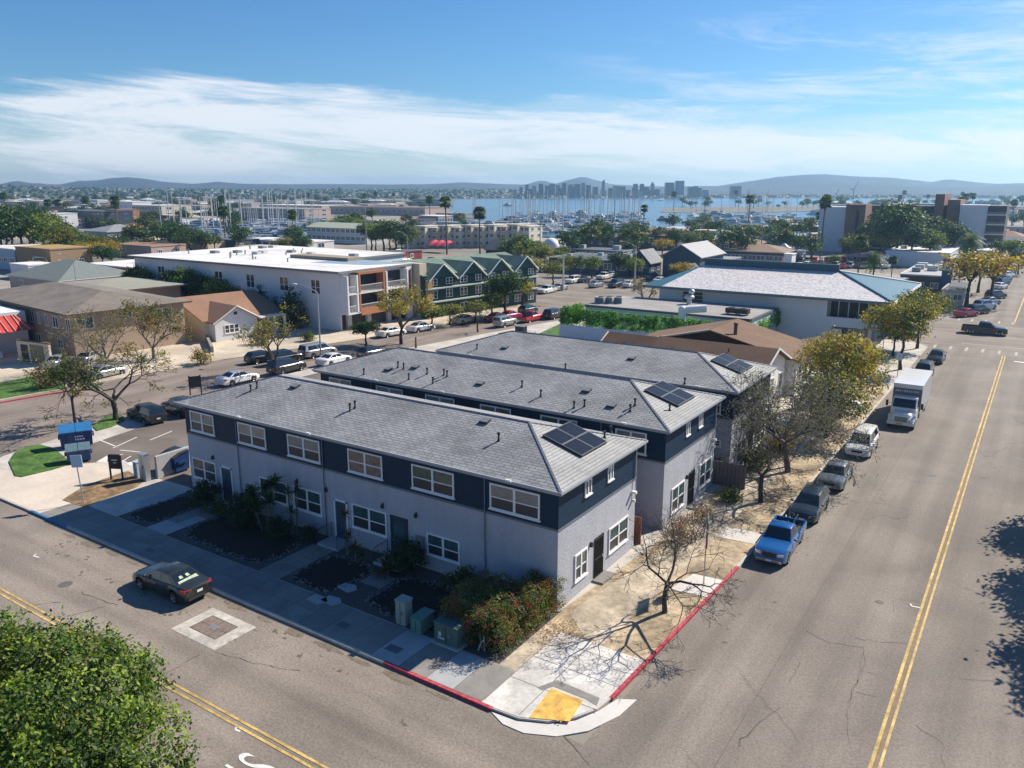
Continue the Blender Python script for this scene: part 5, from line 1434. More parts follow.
plant('bush', (-69.0, 2.0, 0), 1.0, 'leafy shrub at the edge of the far left lawn')
# ================================================================ BUILDINGS OF THE NEIGHBOURHOOD
TAN = mat('tan_stucco', (0.40, 0.30, 0.225), .9, .08, 2.5, .2); TANR = mat('brown_grey_roof', (0.19, 0.165, 0.14), .9, .2, 4, var2=.15, scale2=.4)
CREAM = mat('cream_stucco', (0.60, 0.53, 0.40), .9, .06, 2.5); WHITEW = mat('white_stucco', (0.68, 0.68, 0.69), .85, .05, 2)
ROOFW = mat('white_membrane_roof', (0.66, 0.65, 0.64), .8, .12, .8, var2=.16, scale2=.12); BRICK = mat('red_brick', (0.36, 0.15, 0.075), .9, .2, 6, var2=.1)
TERRA = mat('terracotta_roof', (0.27, 0.155, 0.10), .9, .25, 5, var2=.1); BROWNR = mat('brown_shingle_roof', (0.10, 0.055, 0.034), .9, .25, 6, var2=.15); GREENR = shingle_mat('green_roof', (0.17, 0.235, 0.185), (0.145, 0.205, 0.16), (.07, .10, .08), 1.2, .4, swap=True)
NAVYW = mat('dark_blue_siding', (0.05, 0.075, 0.115), .7, .1, 3); DGREEN = mat('dark_green_siding', (0.018, 0.045, 0.045), .7, .15, 3); GREYR = mat('grey_roof', (0.24, 0.25, 0.26), .9, .15, 1.5, var2=.12); DGREYR = mat('dark_grey_roof', (0.09, 0.10, 0.115), .85, .2, 1.5)
BLUEW = mat('pale_blue_wall', (0.35, 0.45, 0.52), .85, .06, 2); TEALT = mat('teal_glazed_tile', (0.045, 0.13, 0.155), .35, .3, 5, .2, spec=.6); BEIGE = mat('beige_wall', (0.50, 0.43, 0.34), .9, .08, 2); PINKW = mat('pinkish_wall', (0.46, 0.35, 0.30), .9, .08, 2)
OCHRE = mat('ochre_wall', (0.36, 0.25, 0.10), .9, .1, 2); GREYW = mat('grey_wall', (0.28, 0.29, 0.31), .85, .1, 2); BROWNW = mat('brown_wall', (0.13, 0.085, 0.06), .9, .15, 2); ORANGER = mat('orange_tile_roof', (0.45, 0.17, 0.05), .85, .2, 3); REDR = mat('red_tile_roof', (0.36, 0.06, 0.045), .85, .2, 3)
SHADE = mat('dark_opening', (0.022, 0.024, 0.028), .6, .3, 1); FARGLASS = mat('far_window', (0.055, 0.065, 0.075), .2, .4, .8, spec=.8); ACU = mat('air_unit', (0.55, 0.55, 0.54), .5, .1, 3, metal=.2)

_simple = {}
def simple_window(parent, face, c, u, z, w, h, m=None, frame=None):
    """a small far window: frame with a pane, data shared by size"""
    key = (face, round(w, 2), round(h, 2), (m or FARGLASS).name, (frame or WTRIM).name)
    if key not in _simple:
        b = MB(); q = min(.12, w*.1)
        def bx(b, a0, a1, z0, z1, d0, d1, mm):
            pts = {'-y': ((a0, -d1, z0), (a1, -d0, z1)), '+x': ((d0, a0, z0), (d1, a1, z1))}[face]
            b.box(*pts[0], *pts[1], mm)
        F = frame or WTRIM
        bx(b, -w/2, w/2, h-q, h, .01, .09, F); bx(b, -w/2, w/2, 0, q, .01, .09, F); bx(b, -w/2, -w/2+q, q, h-q, .01, .085, F); bx(b, w/2-q, w/2, q, h-q, .01, .085, F); bx(b, -q*.4, q*.4, q, h-q, .01, .07, F)
        bx(b, -w/2+q*.5, w/2-q*.5, q*.5, h-q*.5, .01, .035, m or FARGLASS)
        _simple[key] = b.mesh('window')
    loc = (u, c, z) if face == '-y' else (c, u, z)
    return link('window', _simple[key], parent, loc)

def gable(b, x0, x1, y0, y1, ze, zr, roof, wall, along='x', ov=.4, th=.16):
    """gable roof slabs + gable triangles"""
    if along == 'x':
        ym = (y0 + y1)/2
        for ya, s in ((y0 - ov, 1), (y1 + ov, -1)):
            zo = ze - ov * (zr - ze) / ((y1 - y0)/2)
            P = [(x0-ov, ya, zo), (x1+ov, ya, zo), (x1+ov, ym, zr), (x0-ov, ym, zr)]
            T = [(p[0], p[1], p[2] + th) for p in P]
            b.add(P + T, [(0, 1, 2, 3), (4, 5, 6, 7), (0, 1, 5, 4), (1, 2, 6, 5), (3, 0, 4, 7)], roof)
        tri = [[(x, y0, ze), (x, y1, ze), (x, ym, zr)] for x in (x0, x1)]
    else:
        xm = (x0 + x1)/2
        for xa in (x0 - ov, x1 + ov):
            zo = ze - ov * (zr - ze) / ((x1 - x0)/2)
            P = [(xa, y0-ov, zo), (xa, y1+ov, zo), (xm, y1+ov, zr), (xm, y0-ov, zr)]
            T = [(p[0], p[1], p[2] + th) for p in P]
            b.add(P + T, [(0, 1, 2, 3), (4, 5, 6, 7), (0, 1, 5, 4), (1, 2, 6, 5), (3, 0, 4, 7)], roof)
        tri = [[(x0, y, ze), (x1, y, ze), (xm, y, zr)] for y in (y0, y1)]
    return tri

def building(label, x0, x1, y0, y1, h, wall, roof, kind='flat', rows=1, wy=None, wx=None, rise=None, rz=0, name='building', cat='building', group=None, parapet=None, ov=.5, win=(1.5, 1.2), glass=None, frame=None, base=0.0, units=0, detail=True):
    """local origin = near right corner (x1, y0)"""
    t = thing(name, label, cat, (x1, y0, base), rz, group)
    W, D = x1 - x0, y1 - y0
    b = MB(); b.box(-W, 0, -.15, 0, D, h, wall)
    rise = rise if rise is not None else min(W, D) * .18
    rb = MB()
    if kind == 'flat':
        part('wall', b, t)
        rb.box(-W - .15, -.15, h + .003, .15, D + .15, h + .28, parapet or wall); rb.sheet([(-W + .15, .15), (-.15, .15), (-.15, D - .15), (-W + .15, D - .15)], h + .285, roof)
    elif kind == 'hip':
        part('wall', b, t)
        if W >= D: q, a, c = hip_roof(-W - ov, ov, -ov, D + ov, h + .12, h + rise, roof, roof); rb = q
        else:
            X0, X1, Y0, Y1 = -W - ov, ov, -ov, D + ov; w = (X1 - X0)/2; xm = (X0 + X1)/2; A, B_, C_, D_ = (X0, Y0, h+.12), (X1, Y0, h+.12), (X1, Y1, h+.12), (X0, Y1, h+.12); a, c = (xm, Y0 + w, h + rise), (xm, Y1 - w, h + rise)
            rb.add([A, B_, a], [(0, 1, 2)], roof); rb.add([C_, D_, c], [(0, 1, 2)], roof); rb.quad(B_, C_, c, a, roof); rb.quad(D_, A, a, c, roof); rb.add([A, B_, C_, D_], [(3, 2, 1, 0)], roof)
        rb.box(-W - ov + .02, -ov + .02, h - .08, ov - .02, D + ov - .02, h + .11, parapet or OFFW)
    else:
        along = 'x' if kind == 'gablex' else 'y'
        tri = gable(rb, -W, 0, 0, D, h, h + rise, roof, wall, along, ov)
        for T in tri: b.add(T, [(0, 1, 2)], wall)
        part('wall', b, t)
    rf = part('roof', rb, t)
    if units:
        r = random.Random(int(abs(x0*3 + y0)))
        for k in range(units):
            u = MB(); x, y = r.uniform(-W*.85, -W*.1), r.uniform(D*.15, D*.8); s_ = r.uniform(.5, 1.1); u.box(x - s_, y - s_*.7, h + .28, x + s_, y + s_*.7, h + .28 + s_*1.1, ACU if k % 3 else GREYM)
            part('roof_unit', u, rf)
    fl = h / rows
    def cols(L, spec):
        n = spec if isinstance(spec, int) else max(1, int(L / 3.2))
        return [L * (i + .5) / n for i in range(n)] if n else []
    for r_ in range(rows):
        z = fl * r_ + fl * .36
        hh = min(win[1], fl * .55)
        if wy != 0:
            for u in cols(W, wy): simple_window(t, '-y', 0, -u, z, min(win[0], W*.8), hh, glass, frame)
        if wx != 0:
            for u in cols(D, wx): simple_window(t, '+x', 0, u, z, min(win[0], D*.8), hh, glass, frame)
    return t

def bpx(label, pl_, pr, pyb, pyt, depth, wall, roof, kind='flat', **k):
    """building whose near-right foot shows at (pr, pyb) and near-left foot in column pl_"""
    p = at(pr, pyb); d = at(pl_, pyb) - CAM; tt = (p.y - CAM.y) / d.y; x0 = CAM.x + d.x * tt
    h = high(pr, pyb, pyt)
    return building(label, min(x0, p.x - 2), p.x, p.y, p.y + depth, max(h, 1.5), wall, roof, kind, **k)

# ---- white balcony building with the glossy tiled hip roof
t = thing('balcony_building', 'white two storey building with pale speckled tile roof and teal hip', 'commercial building', (0.6, 82.5, 0), 0)
SPK = mat('bright_speckled_tile', (0.60, 0.565, 0.545), .45, .45, 2.6, .6, spec=.6)  # brightness of the front slope put into the colour as pale speckle
b = MB(); b.box(-31, 0, -.1, -6.4, 22, 6.45, WHITEW); b.box(-6.4, 1.6, -.1, -1.2, 22, 6.45, GREYW); b.box(-6.4, .0, -.1, -5.6, 1.6, 2.7, WHITEW); part('wall', b, t)
b = MB(); b.box(-6.4, 1.55, 3.4, -1.25, 1.6, 6.2, SHADE)
for x in (-6.3, -5.2, -3.9, -2.6, -1.4): b.box(x - .06, 1.45, 3.3, x + .06, 1.56, 6.3, OFFW)
part('window_wall', b, t)
b = MB(); b.box(-1.2, 1.6, 3.4, -1.15, 20, 6.2, SHADE)
for y in range(2, 21, 2): b.box(-1.2, y - .06, 3.3, -1.1, y + .06, 6.3, OFFW)
part('window_wall', b, t)
b = MB(); b.box(-6.4, -.3, 2.55, 1.2, 0, 3.85, WHITEW); b.box(.95, 0, 2.55, 1.2, 20, 3.85, WHITEW); b.box(-6.4, 0, 2.6, .95, 20, 2.9, WHITEW); part('balcony', b, t)
for x, y in ((-.2, .2), (.5, 10), (.5, 19)):
    b = MB(); b.box(x - .25, y - .25, -.1, x + .25, y + .25, 2.58, GREYW); part('column', b, t)
b = MB(); X0, X1, Y0, Y1, ze, zr = -33, 2.0, -1.8, 23.5, 6.5, 8.9
A, B_, C_, D_ = (X0, Y0, ze), (X1, Y0, ze), (X1, Y1, ze), (X0, Y1, ze); a, c = (X0 + 5, 11, zr), (X1 - 9.5, 11, zr)
b.quad((X0 + 3, Y0, ze), B_, c, a, SPK); b.add([A, (X0 + 3, Y0, ze), a], [(0, 1, 2)], TEALT); b.quad(C_, D_, a, c, TEALT); b.add([D_, A, a], [(0, 1, 2)], TEALT); b.add([B_, C_, c], [(0, 1, 2)], TEALT); b.add([A, B_, C_, D_], [(3, 2, 1, 0)], TEALT)
rf = part('roof', b, t)
b = MB(); b.box(X0, Y0 - .12, 6.2, X1, Y0 - .01, 6.56, mat('slate_blue_fascia', (.10, .15, .18), .6, .1, 2)); b.box(X1 + .005, Y0 - .12, 6.2, X1 + .12, Y1, 6.56, WHITEW); part('fascia', b, rf)
b = MB(); b.box(a[0], 10.7, zr - .2, c[0], 11.3, zr + 1.0, mat('dark_teal_ridge', (.035, .085, .11), .6, .2, 2)); part('ridge_screen', b, rf)
b = MB()
for p, q in ((B_, c), (C_, c)):
    b.tube((p[0], p[1], p[2] + .05), (q[0], q[1], q[2] + .1), .14, .14, 5, TEALT if p == B_ else WHITEW, False)
part('hip_cap', b, rf)
w = MB(); w.box(-27.4, -.05, 3.3, -23.8, .0, 6.0, OFFW); w.box(-27.1, -.07, 3.5, -24.1, -.045, 5.8, BROWNW)
for z in (4.1, 4.7, 5.3): w.box(-27.1, -.075, z, -24.1, -.07, z + .08, OFFW)
part('louvred_window', w, t)
b = MB(); b.box(-5.4, -.4, -.1, -4.2, -.1, 2.3, WHITEW); part('utility_cupboard', b, t)
# ---- flat roofed building with the air units
building('low building with a flat grey roof in front of the white balcony building', -35.8, -12.0, 69.0, 80.5, 4.4, mat('pale_teal_wall', (.40, .50, .48), .85, .06, 2), mat('gravel_roof', (0.30, 0.29, 0.28), .95, .12, 3, var2=.12), 'flat', 1, 4, 2, parapet=DGREYR, name='flat_roof_building')
def rooftop(label, cat, x, y, z, s_, kind='ac'):
    b = MB()
    if kind == 'ac':
        b.box(-s_, -s_*.8, 0, s_, s_*.8, s_*1.2, ACU); b.tube((0, 0, s_*1.2), (0, 0, s_*1.28), s_*.6, s_*.6, 12, DARK)
        b.box(-s_*.85, -s_*.82, s_*.15, s_*.85, -s_*.8, s_*1.05, GREYM)
        for k in range(5): b.box(-s_*.85, -s_*.84, s_*(.2 + .17*k), s_*.85, -s_*.82, s_*(.25 + .17*k), DARK)
    elif kind == 'duct':
        b.tube((0, 0, -1.2), (0, 0, .9), .5, .5, 12, WHITE); b.tube((-.1, 0, .8), (2.6, 1.6, 1.0), .5, .5, 12, WHITE); b.ellip((0, 0, .9), .55, .55, .45, WHITE)
    elif kind == 'fan':
        b.tube((0, 0, 0), (0, 0, .9), .35, .35, 10, ACU); b.ellip((0, 0, 1.0), .75, .75, .35, ACU); b.ellip((.2, .3, 1.7), .45, .45, .45, ALU, 10, 6); b.tube((.2, .3, .9), (.2, .3, 1.7), .15, .15, 6, DARK)
    elif kind == 'dark':
        b.box(-s_, -s_*.8, .2, s_, s_*.8, s_*1.1, DARK); b.tube((0, 0, s_*1.1), (0, 0, s_*1.2), s_*.5, s_*.5, 12, BLACK)
        for x_ in (-s_*.8, s_*.7): b.box(x_, -.2, 0, x_ + .1, .2, .2, GREYM)
    return solo('rooftop_unit', b, label, cat, (x, y, z))
for k, (px_, lab) in enumerate([(601, 'leftmost of three pale air units on the flat grey roof'), (609.5, 'middle one of three pale air units on the flat grey roof'), (619, 'rightmost of three pale air units, darker faced, on the flat grey roof')]):
    p = at(px_, 303, 4.69); rooftop(lab, 'air unit', p.x, p.y, 4.69, .75)
p = at(682, 316, 4.69); rooftop('white fat duct elbow at the edge of the flat grey roof', 'duct', p.x, p.y, 4.69, 1, 'duct')
p = at(689, 304, 4.69); rooftop('silver domed exhaust fan on the flat grey roof behind the duct elbow', 'exhaust fan', p.x, p.y, 4.69, 1, 'fan')
p = at(732, 314, 4.69); rooftop('left black condenser near the right end of the flat grey roof', 'air unit', p.x, p.y, 4.69, .75, 'dark')
p = at(743, 315, 4.69); rooftop('right black condenser near the right end of the flat grey roof', 'air unit', p.x, p.y, 4.69, .75, 'dark')
# ---- ivy covered fence on a low wall
t = thing('ivy_fence', 'ivy covered fence above a pale blue-white wall before the flat grey roof', 'fence', (-37.0, 63.6, 0))
b = MB(); b.box(0, 0, -.1, 15.5, .25, 2.5, mat('blue_white_wall', (.50, .56, .62), .8, .06, 2)); part('low_wall', b, t); b = MB(); b.box(24.6, 1, -.1, 24.8, 18.4, 1.9, WALLC); part('low_wall', b, t)
b = MB()
for k in range(26): b.box(k*1.0, .3, 2.3, k*1.0 + .05, .35, 4.7, DARK)
b.box(0, .3, 4.62, 24.6, .34, 4.68, DARK); part('mesh_panel', b, t)
lb = [(i*.8 + .4, .5, 2.9 + .52*j, .5, .26, .36) for i in range(31) for j in range(4)] + [(24.4, 1.5 + i*1.3, 3.2, .6, .8, 1.2) for i in range(14)] + [(23.2, 3 + i*1.3, 2.6, 1.1, .9, 1.2) for i in range(12)] + [(.2, 1 + i*.9, 3.6, .3, .7, 1.1) for i in range(6)]
link('ivy', leaves_mesh('ivy', lb, 4200, 22, .26, .18, ['leaf_fresh', 'leaf_mid', 'leaf_fresh', 'leaf_fresh'], 81, fill=.4), t)
b = MB(); P = [pl(p) for p in [(532, 337), (560, 324), (573, 321), (573, 335), (560, 340), (540, 341)]]; b.prism(P if _ccw(P) else P[::-1], -.02, .05, GRASSM); structure('lawn', b)
# ---- brown roofed house
t = thing('brown_roof_house', 'house with brown shingle gable roofs and a dark flue behind the last grey roof', 'house', (-2.6, 41.5, 0))
TANS = mat('sunlit_brown_shingle', (0.165, 0.098, 0.060), .9, .22, 6, var2=.12)  # the brown shingle again, lightened in colour for the sunlit wing
b = MB(); b.box(-11.5, 0, -.1, 0, 9, 3.9, WHITEW); b.box(-19.5, 5, -.1, -11.6, 12, 3.1, WHITEW); b.box(-17.4, 12.05, -.1, 1.0, 18.0, 3.7, WHITEW); b.box(-11, 9.7, -.1, 1.0, 12.04, 3.7, WHITEW)
rb = MB(); tr = gable(rb, -11.5, 0, 0, 9, 3.9, 5.6, BROWNR, WHITEW, 'x', .5); tr2 = gable(rb, -19.5, -11.2, 5, 12, 3.1, 4.7, BROWNR, WHITEW, 'x', .5)
tr3 = gable(rb, -17.4, 1.0, 9.7, 18.0, 3.7, 5.9, TANS, BROWNR, 'y', .5)
for T in tr: b.add(T, [(0, 1, 2)], WHITEW)
b.add(tr3[0], [(0, 1, 2)], BROWNR)
part('wall', b, t); rf = part('roof', rb, t)
b = MB()
b.loft([[(.5 + dx, -.5, 3.78 + dz), (.5 + dx, 4.5, 5.68 + dz), (.5 + dx, 9.5, 3.78 + dz)] for dx, dz in ((0, 0), (.1, 0), (.1, .16), (0, .16))], WHITE, False, False, False); part('bargeboard', b, rf)
b = MB(); b.tube((-20, 4.5, 3.0), (-20, 8.5, 4.85), .12, .12, 4, CREAM, False); part('bargeboard', b, rf)
b = MB(); b.tube((-8.2, 9.2, 6.05), (-17.9, 9.2, 3.75), .13, .13, 4, CREAM, False); part('bargeboard', b, rf)
b = MB(); b.tube((-6.0, 11.0, 5.0), (-6.0, 11.0, 6.7), .2, .2, 8, BROWNW); b.ellip((-6.0, 11.0, 6.7), .28, .28, .15, BROWNW); part('flue', b, rf)
for (x, y) in ((-9.5, 2), (-6, 1.8), (-4.0, 3.0), (-17, 6.5)): pipe_vent(rf, (x, y, 4.0 + y*.37 if x > -13 else 3.8), .4)
for y in (1.5, 4.5, 7.5): window(t, '+x', 0, y - .6, y + .6, 1.2, 2.8, 'single', PDARK)
for y in (11, 13.5, 16): window(t, '+x', 1.0, y - .7, y + .7, 1.2, 3.0, 'single', PDARK)
for x in (-10, -6.5, -3): window(t, '-y', 0, x - .8, x + .8, 1.3, 2.7, 'pair', PDARK)
bpx('small pale addition of the brown-roofed house beside the yellowing tree', 792, 812, 378, 350, 6, WHITEW, BROWNR, 'gabley', rows=1, wy=1, wx=2)
# ---- big white flat-roofed block with brick balcony bays
t = thing('apartment_block', 'large white flat-roofed apartment block with brick framed balconies', 'apartment block', (-68.6, 53.0, 0))
b = MB(); b.box(-52, 0, -.15, 0, 15.4, 8.6, WHITEW); b.box(-52, 15.41, -.15, -14.5, 31, 8.6, WHITEW); part('wall', b, t)
b = MB(); b.prism([(-52.8, -.9), (.9, -.9), (.9, 15.8), (-14.2, 15.8), (-14.2, 31.5), (-52.8, 31.5)], 8.6, 8.95, mat('block_fascia', (.20, .20, .21), .7, .1, 2), ROOFW); rf = part('roof', b, t)
b = MB(); b.box(-24, 12, 8.951, -10, 15.5, 9.5, mat('tan_plant_screen', (.30, .26, .19), .9, .1, 2)); part('roof_screen', b, rf)
r = random.Random(12)
for k in range(26):
    u = MB(); x, y = r.uniform(-48, -16), r.uniform(3, 29)
    if k % 3: u.tube((x, y, 8.95), (x, y, 8.95 + r.uniform(.4, 1.0)), .12, .12, 6, GREYM)
    else: u.box(x - .8, y - .5, 8.96, x + .8, y + .5, 9.4, ACU if k % 2 else GREYM)
    part('roof_vent', u, rf)
for fl, z in enumerate((2.7, 5.6)):
    for k, (y0_, y1_, frame_) in enumerate([(.1, 2.4, WHITEW), (2.6, 8.2, BRICK), (8.6, 13.8, WHITEW)]):
        b = MB(); b.box(.0, y0_ + .3, z + .1, .04, y1_ - .3, z + 2.5, SHADE); rec = part('balcony_dark_recess', b, t)  # flat dark sheet painted in for the shaded balcony recess
        b = MB(); b.box(.0, y0_, z - .25, 1.5, y1_, z, WHITEW if k != 1 else OFFW)
        for yy in (y0_, y1_ - .3): b.box(.0, yy, z, 1.55, yy + .3, z + 2.65, frame_)
        part('balcony', b, t)
        b = MB()
        b.box(1.42, y0_ + .3, z + .98, 1.48, y1_ - .3, z + 1.06, OFFW); n = int((y1_ - y0_) / .22)
        for q in range(n): b.box(1.43, y0_ + .3 + q*.22, z, 1.46, y0_ + .33 + q*.22, z + 1.0, OFFW)
        if k == 1 and fl == 0: b.box(1.4, y0_ + .3, z - .6, 1.55, y1_ - .3, z + .5, BRICK)
        part('railing', b, t)
b = MB(); b.box(.0, 2.5, 8.25, 1.56, 8.3, 8.598, BRICK); part('brick_header', b, t)
b = MB(); b.box(.003, 14.0, 0, 1.0, 15.3, 8.5, WHITEW); b.box(1.002, 14.3, 2.6, 1.03, 15.0, 8.0, REDR); part('stair_bay', b, t)
b = MB(); b.box(-1.5, 15.85, 0, 2.2, 17.6, 8.9, BEIGE); part('beige_pier', b, t)
b = MB(); b.box(-.6, .2, 0.1, .02, 15, 2.3, SHADE)
for y in (1, 5.2, 9.8, 14): b.box(.02, y, -.1, .5, y + .8, 2.4, WALLC)
part('garage', b, t)
b = MB(); b.sheet([(-14, 7), (-3, 9), (.8, 15.6), (-14, 15.6)], 8.96, mat('blue_grey_roof_deck', (.25, .33, .42), .7, .08, 2)); part('roof_deck', b, rf)
for x in (-5, -12, -20, -28, -36, -44): window(t, '-y', 0, x - 1, x + 1, 5.2, 7.4, 'pair', PDARK)
# ---- green gabled inn
t = thing('gabled_inn', 'dark green inn with four white-trimmed green gables along its front', 'inn', (-65.2, 68.8, 0), R(-9))
Lg = 27.5
b = MB(); b.box(-16, 0, -.15, 0, Lg, 6.6, DGREEN); part('wall', b, t)
rb = MB(); zt = 8.6
gw = Lg / 4
for k in range(4):
    y0_, y1_ = k*gw, (k+1)*gw; ym = (y0_ + y1_)/2
    for ya in (y0_, y1_): rb.quad((.7, ya, 6.2), (.7, ym, zt + .1), (-9, ym, zt + .1), (-9, ya, 6.2 + 0), GREENR)
    rb.add([(.0, y0_, 6.3), (.0, y1_, 6.3), (.0, ym, zt)], [(0, 1, 2)], mat('teal_gable', (.03, .11, .10), .7, .1, 3))
rb.quad((-.5, 0, 6.9), (-.5, Lg, 6.9), (-8, Lg, zt + .3), (-8, 0, zt + .3), GREENR); rb.quad((-8, 0, zt + .3), (-8, Lg, zt + .3), (-16.5, Lg, 6.6), (-16.5, 0, 6.6), GREENR)
rb.add([(-.5, 0, 6.55), (-.5, 0, 6.9), (-8, 0, zt + .3), (-16.5, 0, 6.6)], [(0, 1, 2, 3)], DGREEN)
rf = part('roof', rb, t)
b = MB()
for k in range(4):
    y0_, y1_ = k*gw, (k+1)*gw; ym = (y0_ + y1_)/2
    for ya in (y0_ + .15, y1_ - .15): b.tube((.75, ya, 6.1), (.75, ym, zt + .15), .13, .13, 4, WHITE, False)
part('gable_trim', b, rf)
for z in (.6, 3.1, 5.3):
    if z > 1: 
        b = MB(); b.box(.0, -.1, z - .55, .8, Lg, z - .35, mat('pale_green_ledge', (.42, .50, .45), .7, .1, 2)); part('ledge', b, t)
    for k in range(8):
        y = Lg * (k + .5) / 8; window(t, '+x', 0, y - .85 + (.2 if k % 2 else 0), y + .85, z, z + 1.35 if z < 5 else z + 1.1, 'pair', PDARK, PDARK, sill=False)
b = MB(); b.box(.05, .0, 0, .6, 1.0, 6.3, mat('tan_corner', (.42, .27, .12), .9, .1, 3)); part('corner_pier', b, t)
for k in range(3): window(t, '-y', 0, -3.2 - 4*k, -1.6 - 4*k, 3.5, 5.2, 'pair', PDARK)
# ---- tan two storey block at left
t = building('tan two storey apartment block with a brown-grey hip roof at the left edge', -112, -81.3, 19.8, 34.5, 5.7, TAN, TANR, 'hip', 1, 0, 0, rise=1.7, rz=R(-6), ov=.9, parapet=mat('brown_fascia', (.10, .075, .055), .8, .1, 2), name='apartment_block', cat='apartment block')
for x0_, x1_ in ((-27, -25.4), (-24.3, -23.2), (-19, -17.6), (-13, -11.6), (-10.6, -9.8), (-8.2, -7.2), (-5.7, -4.1), (-1.8, -.5)): window(t, '-y', 0, x0_, x1_, 3.5, 5.0, 'slider', PDARK)
for y0_, y1_ in ((.5, 2.6), (6.4, 7.6), (10.2, 13.0)): window(t, '+x', 0, y0_, y1_, 3.7 if y0_ != 6.4 else 4.4, 5.2, 'slider', PTEAL)
for x0_ in (-20, -12, -5): window(t, '-y', 0, x0_, x0_ + 1.6, .9, 2.1, 'slider', PDARK)
t = building('second tan block with a low pale green-grey roof behind the left hip-roofed block', -118, -101.5, 32.0, 48, 5.4, TAN, mat('pale_olive_roof', (.28, .28, .23), .9, .12, 2), 'hip', 1, 3, 4, rise=.9, rz=R(-5), ov=1.0, parapet=DGREYR, name='apartment_block', cat='apartment block')
# ---- cottage
t = thing('cottage', 'single storey cream cottage with a tan-orange gable roof', 'house', (-78.6, 36.6, 0), R(-8))
b = MB(); b.box(-15, 0, -.1, 0, 12, 2.85, CREAM); b.box(0, 0.6, -.1, 1.8, 7.2, 2.85, WHITEW)
rb = MB(); tr = gable(rb, -15, 0, 0, 12, 2.85, 5.3, TERRA, CREAM, 'y', .5); tr2 = gable(rb, -7, 1.8, .6, 7.2, 2.85, 4.6, TERRA, WHITEW, 'x', .5)
for T in tr: b.add(T, [(0, 1, 2)], CREAM)
b.add(tr2[1], [(0, 1, 2)], WHITEW); part('wall', b, t); rf = part('roof', rb, t)
b = MB(); b.tube((2.3, .1, 2.55), (2.3, 3.9, 4.75), .08, .08, 4, WHITE, False); b.tube((2.3, 7.7, 2.55), (2.3, 3.9, 4.75), .08, .08, 4, WHITE, False); part('bargeboard', b, rf)
window(t, '+x', 1.8, 2.0, 4.2, 1.0, 2.2, 'triple', PDARK); window(t, '+x', 0, 9.6, 11.6, 1.0, 2.3, 'pair', PDARK)
b = MB(); b.box(.0, 8.2, .1, .06, 9.4, 2.4, REDR); part('door', b, t)
b = MB(); b.box(1.8, 3.6, 3.5, 1.85, 4.1, 3.9, DARK); part('gable_vent', b, t)
b = MB(); b.box(.05, 7.4, 2.5, 2.0, 11.9, 2.7, WHITEW); b.box(1.7, 11.5, -.1, 1.95, 11.8, 2.5, WHITE); b.box(1.7, 9.8, -.1, 1.95, 10.1, 2.5, WHITE); part('porch', b, t)
b = MB(); b.box(0, 0, -.1, .35, 14, .75, mat('low_grey_wall', (.27, .25, .23), .9, .2, 2)); solo('garden_wall', b, 'low grey garden wall running down to the street before the cream cottage', 'wall', (-71.2, 32.0, 0), R(58))
# ---- white porch building with the striped red tile roof, left edge
t = thing('porch_building', 'white stucco building with a bright red ribbed tile roof at the left edge', 'house', (-88.8, 12.6, 0), R(-4))
STR = mat('red_tile', (.50, .055, .045), .6, .2, 3); 
b = MB(); b.box(-20, 2.6, -.1, -4.5, 7, 5.2, WHITEW); b.box(-20, 0, -.1, -1.6, 2.6, .8, WHITEW)
b.prism([(-2.6, 0), (-.6, 0), (-.6, .6), (-2.6, .6)], -.1, 3.0, WHITEW); b.prism([(-2.6, 0), (0.2, 0), (-.4, .6), (-2.6, .6)], -.1, 1.4, WHITEW); b.box(-20, 0, 2.9, -.9, .6, 3.4, WHITEW)
for x in (-7, -12, -17): b.box(x - .5, 0, -.1, x + .5, .6, 3.0, WHITEW)
part('wall', b, t); rb = MB()
P = lambda x, y, z: (x, y, z)
rb.quad((-20.5, -.6, 3.3), (-.3, -.6, 3.3), (-3.2, 2.6, 5.0), (-20.5, 2.6, 5.0), STR); rb.quad((-.3, -.6, 3.3), (-.3, 6.5, 3.3), (-3.2, 5.2, 5.0), (-3.2, 2.6, 5.0), STR); rf = part('roof', rb, t)
b = MB()
for k in range(24):
    x = -20.2 + k*.85; x2 = min(x, -3.2) if x > -3.2 else x
    zt_ = 5.05 if x <= -3.2 else 3.3 + 1.7 * (-.3 - x) / 2.9; yt_ = 2.6 if x <= -3.2 else -.6 + 3.2 * (-.3 - x) / 2.9
    b.tube((x, -.62, 3.38), (x, yt_, zt_ + .06), .075, .075, 5, mat('pale_mortar_rib', (.60, .34, .28), .7, .1, 3))
for k in range(8):
    y = -.3 + k*.85; b.tube((-.28, y, 3.38), (-3.2, max(2.7, min(y, 5.1)), 5.05), .075, .075, 5, mat('pale_mortar_rib', (.60, .34, .28), .7, .1, 3))
part('tile_rib', b, rf)
for x in (-16, -8): window(t, '-y', 2.6, x, x + 1.6, 1.0, 2.4, 'pair', PDARK)
b = MB(); b.box(0, 0, -.1, 6, .3, 2.6, CREAM); b.box(.8, -.05, .05, 2.1, 0, 2.2, SHADE); b.box(2.6, -.08, .05, 5.0, 0, 2.3, mat('olive_gate', (.20, .19, .11), .8, .2, 3)); b.box(-.1, -.05, 2.6, 6.1, .35, 2.75, BROWNW)
solo('garden_gate_wall', b, 'cream courtyard wall with an olive gate beside the red tiled porch', 'wall', (-86.5, 15.4, 0), R(8))
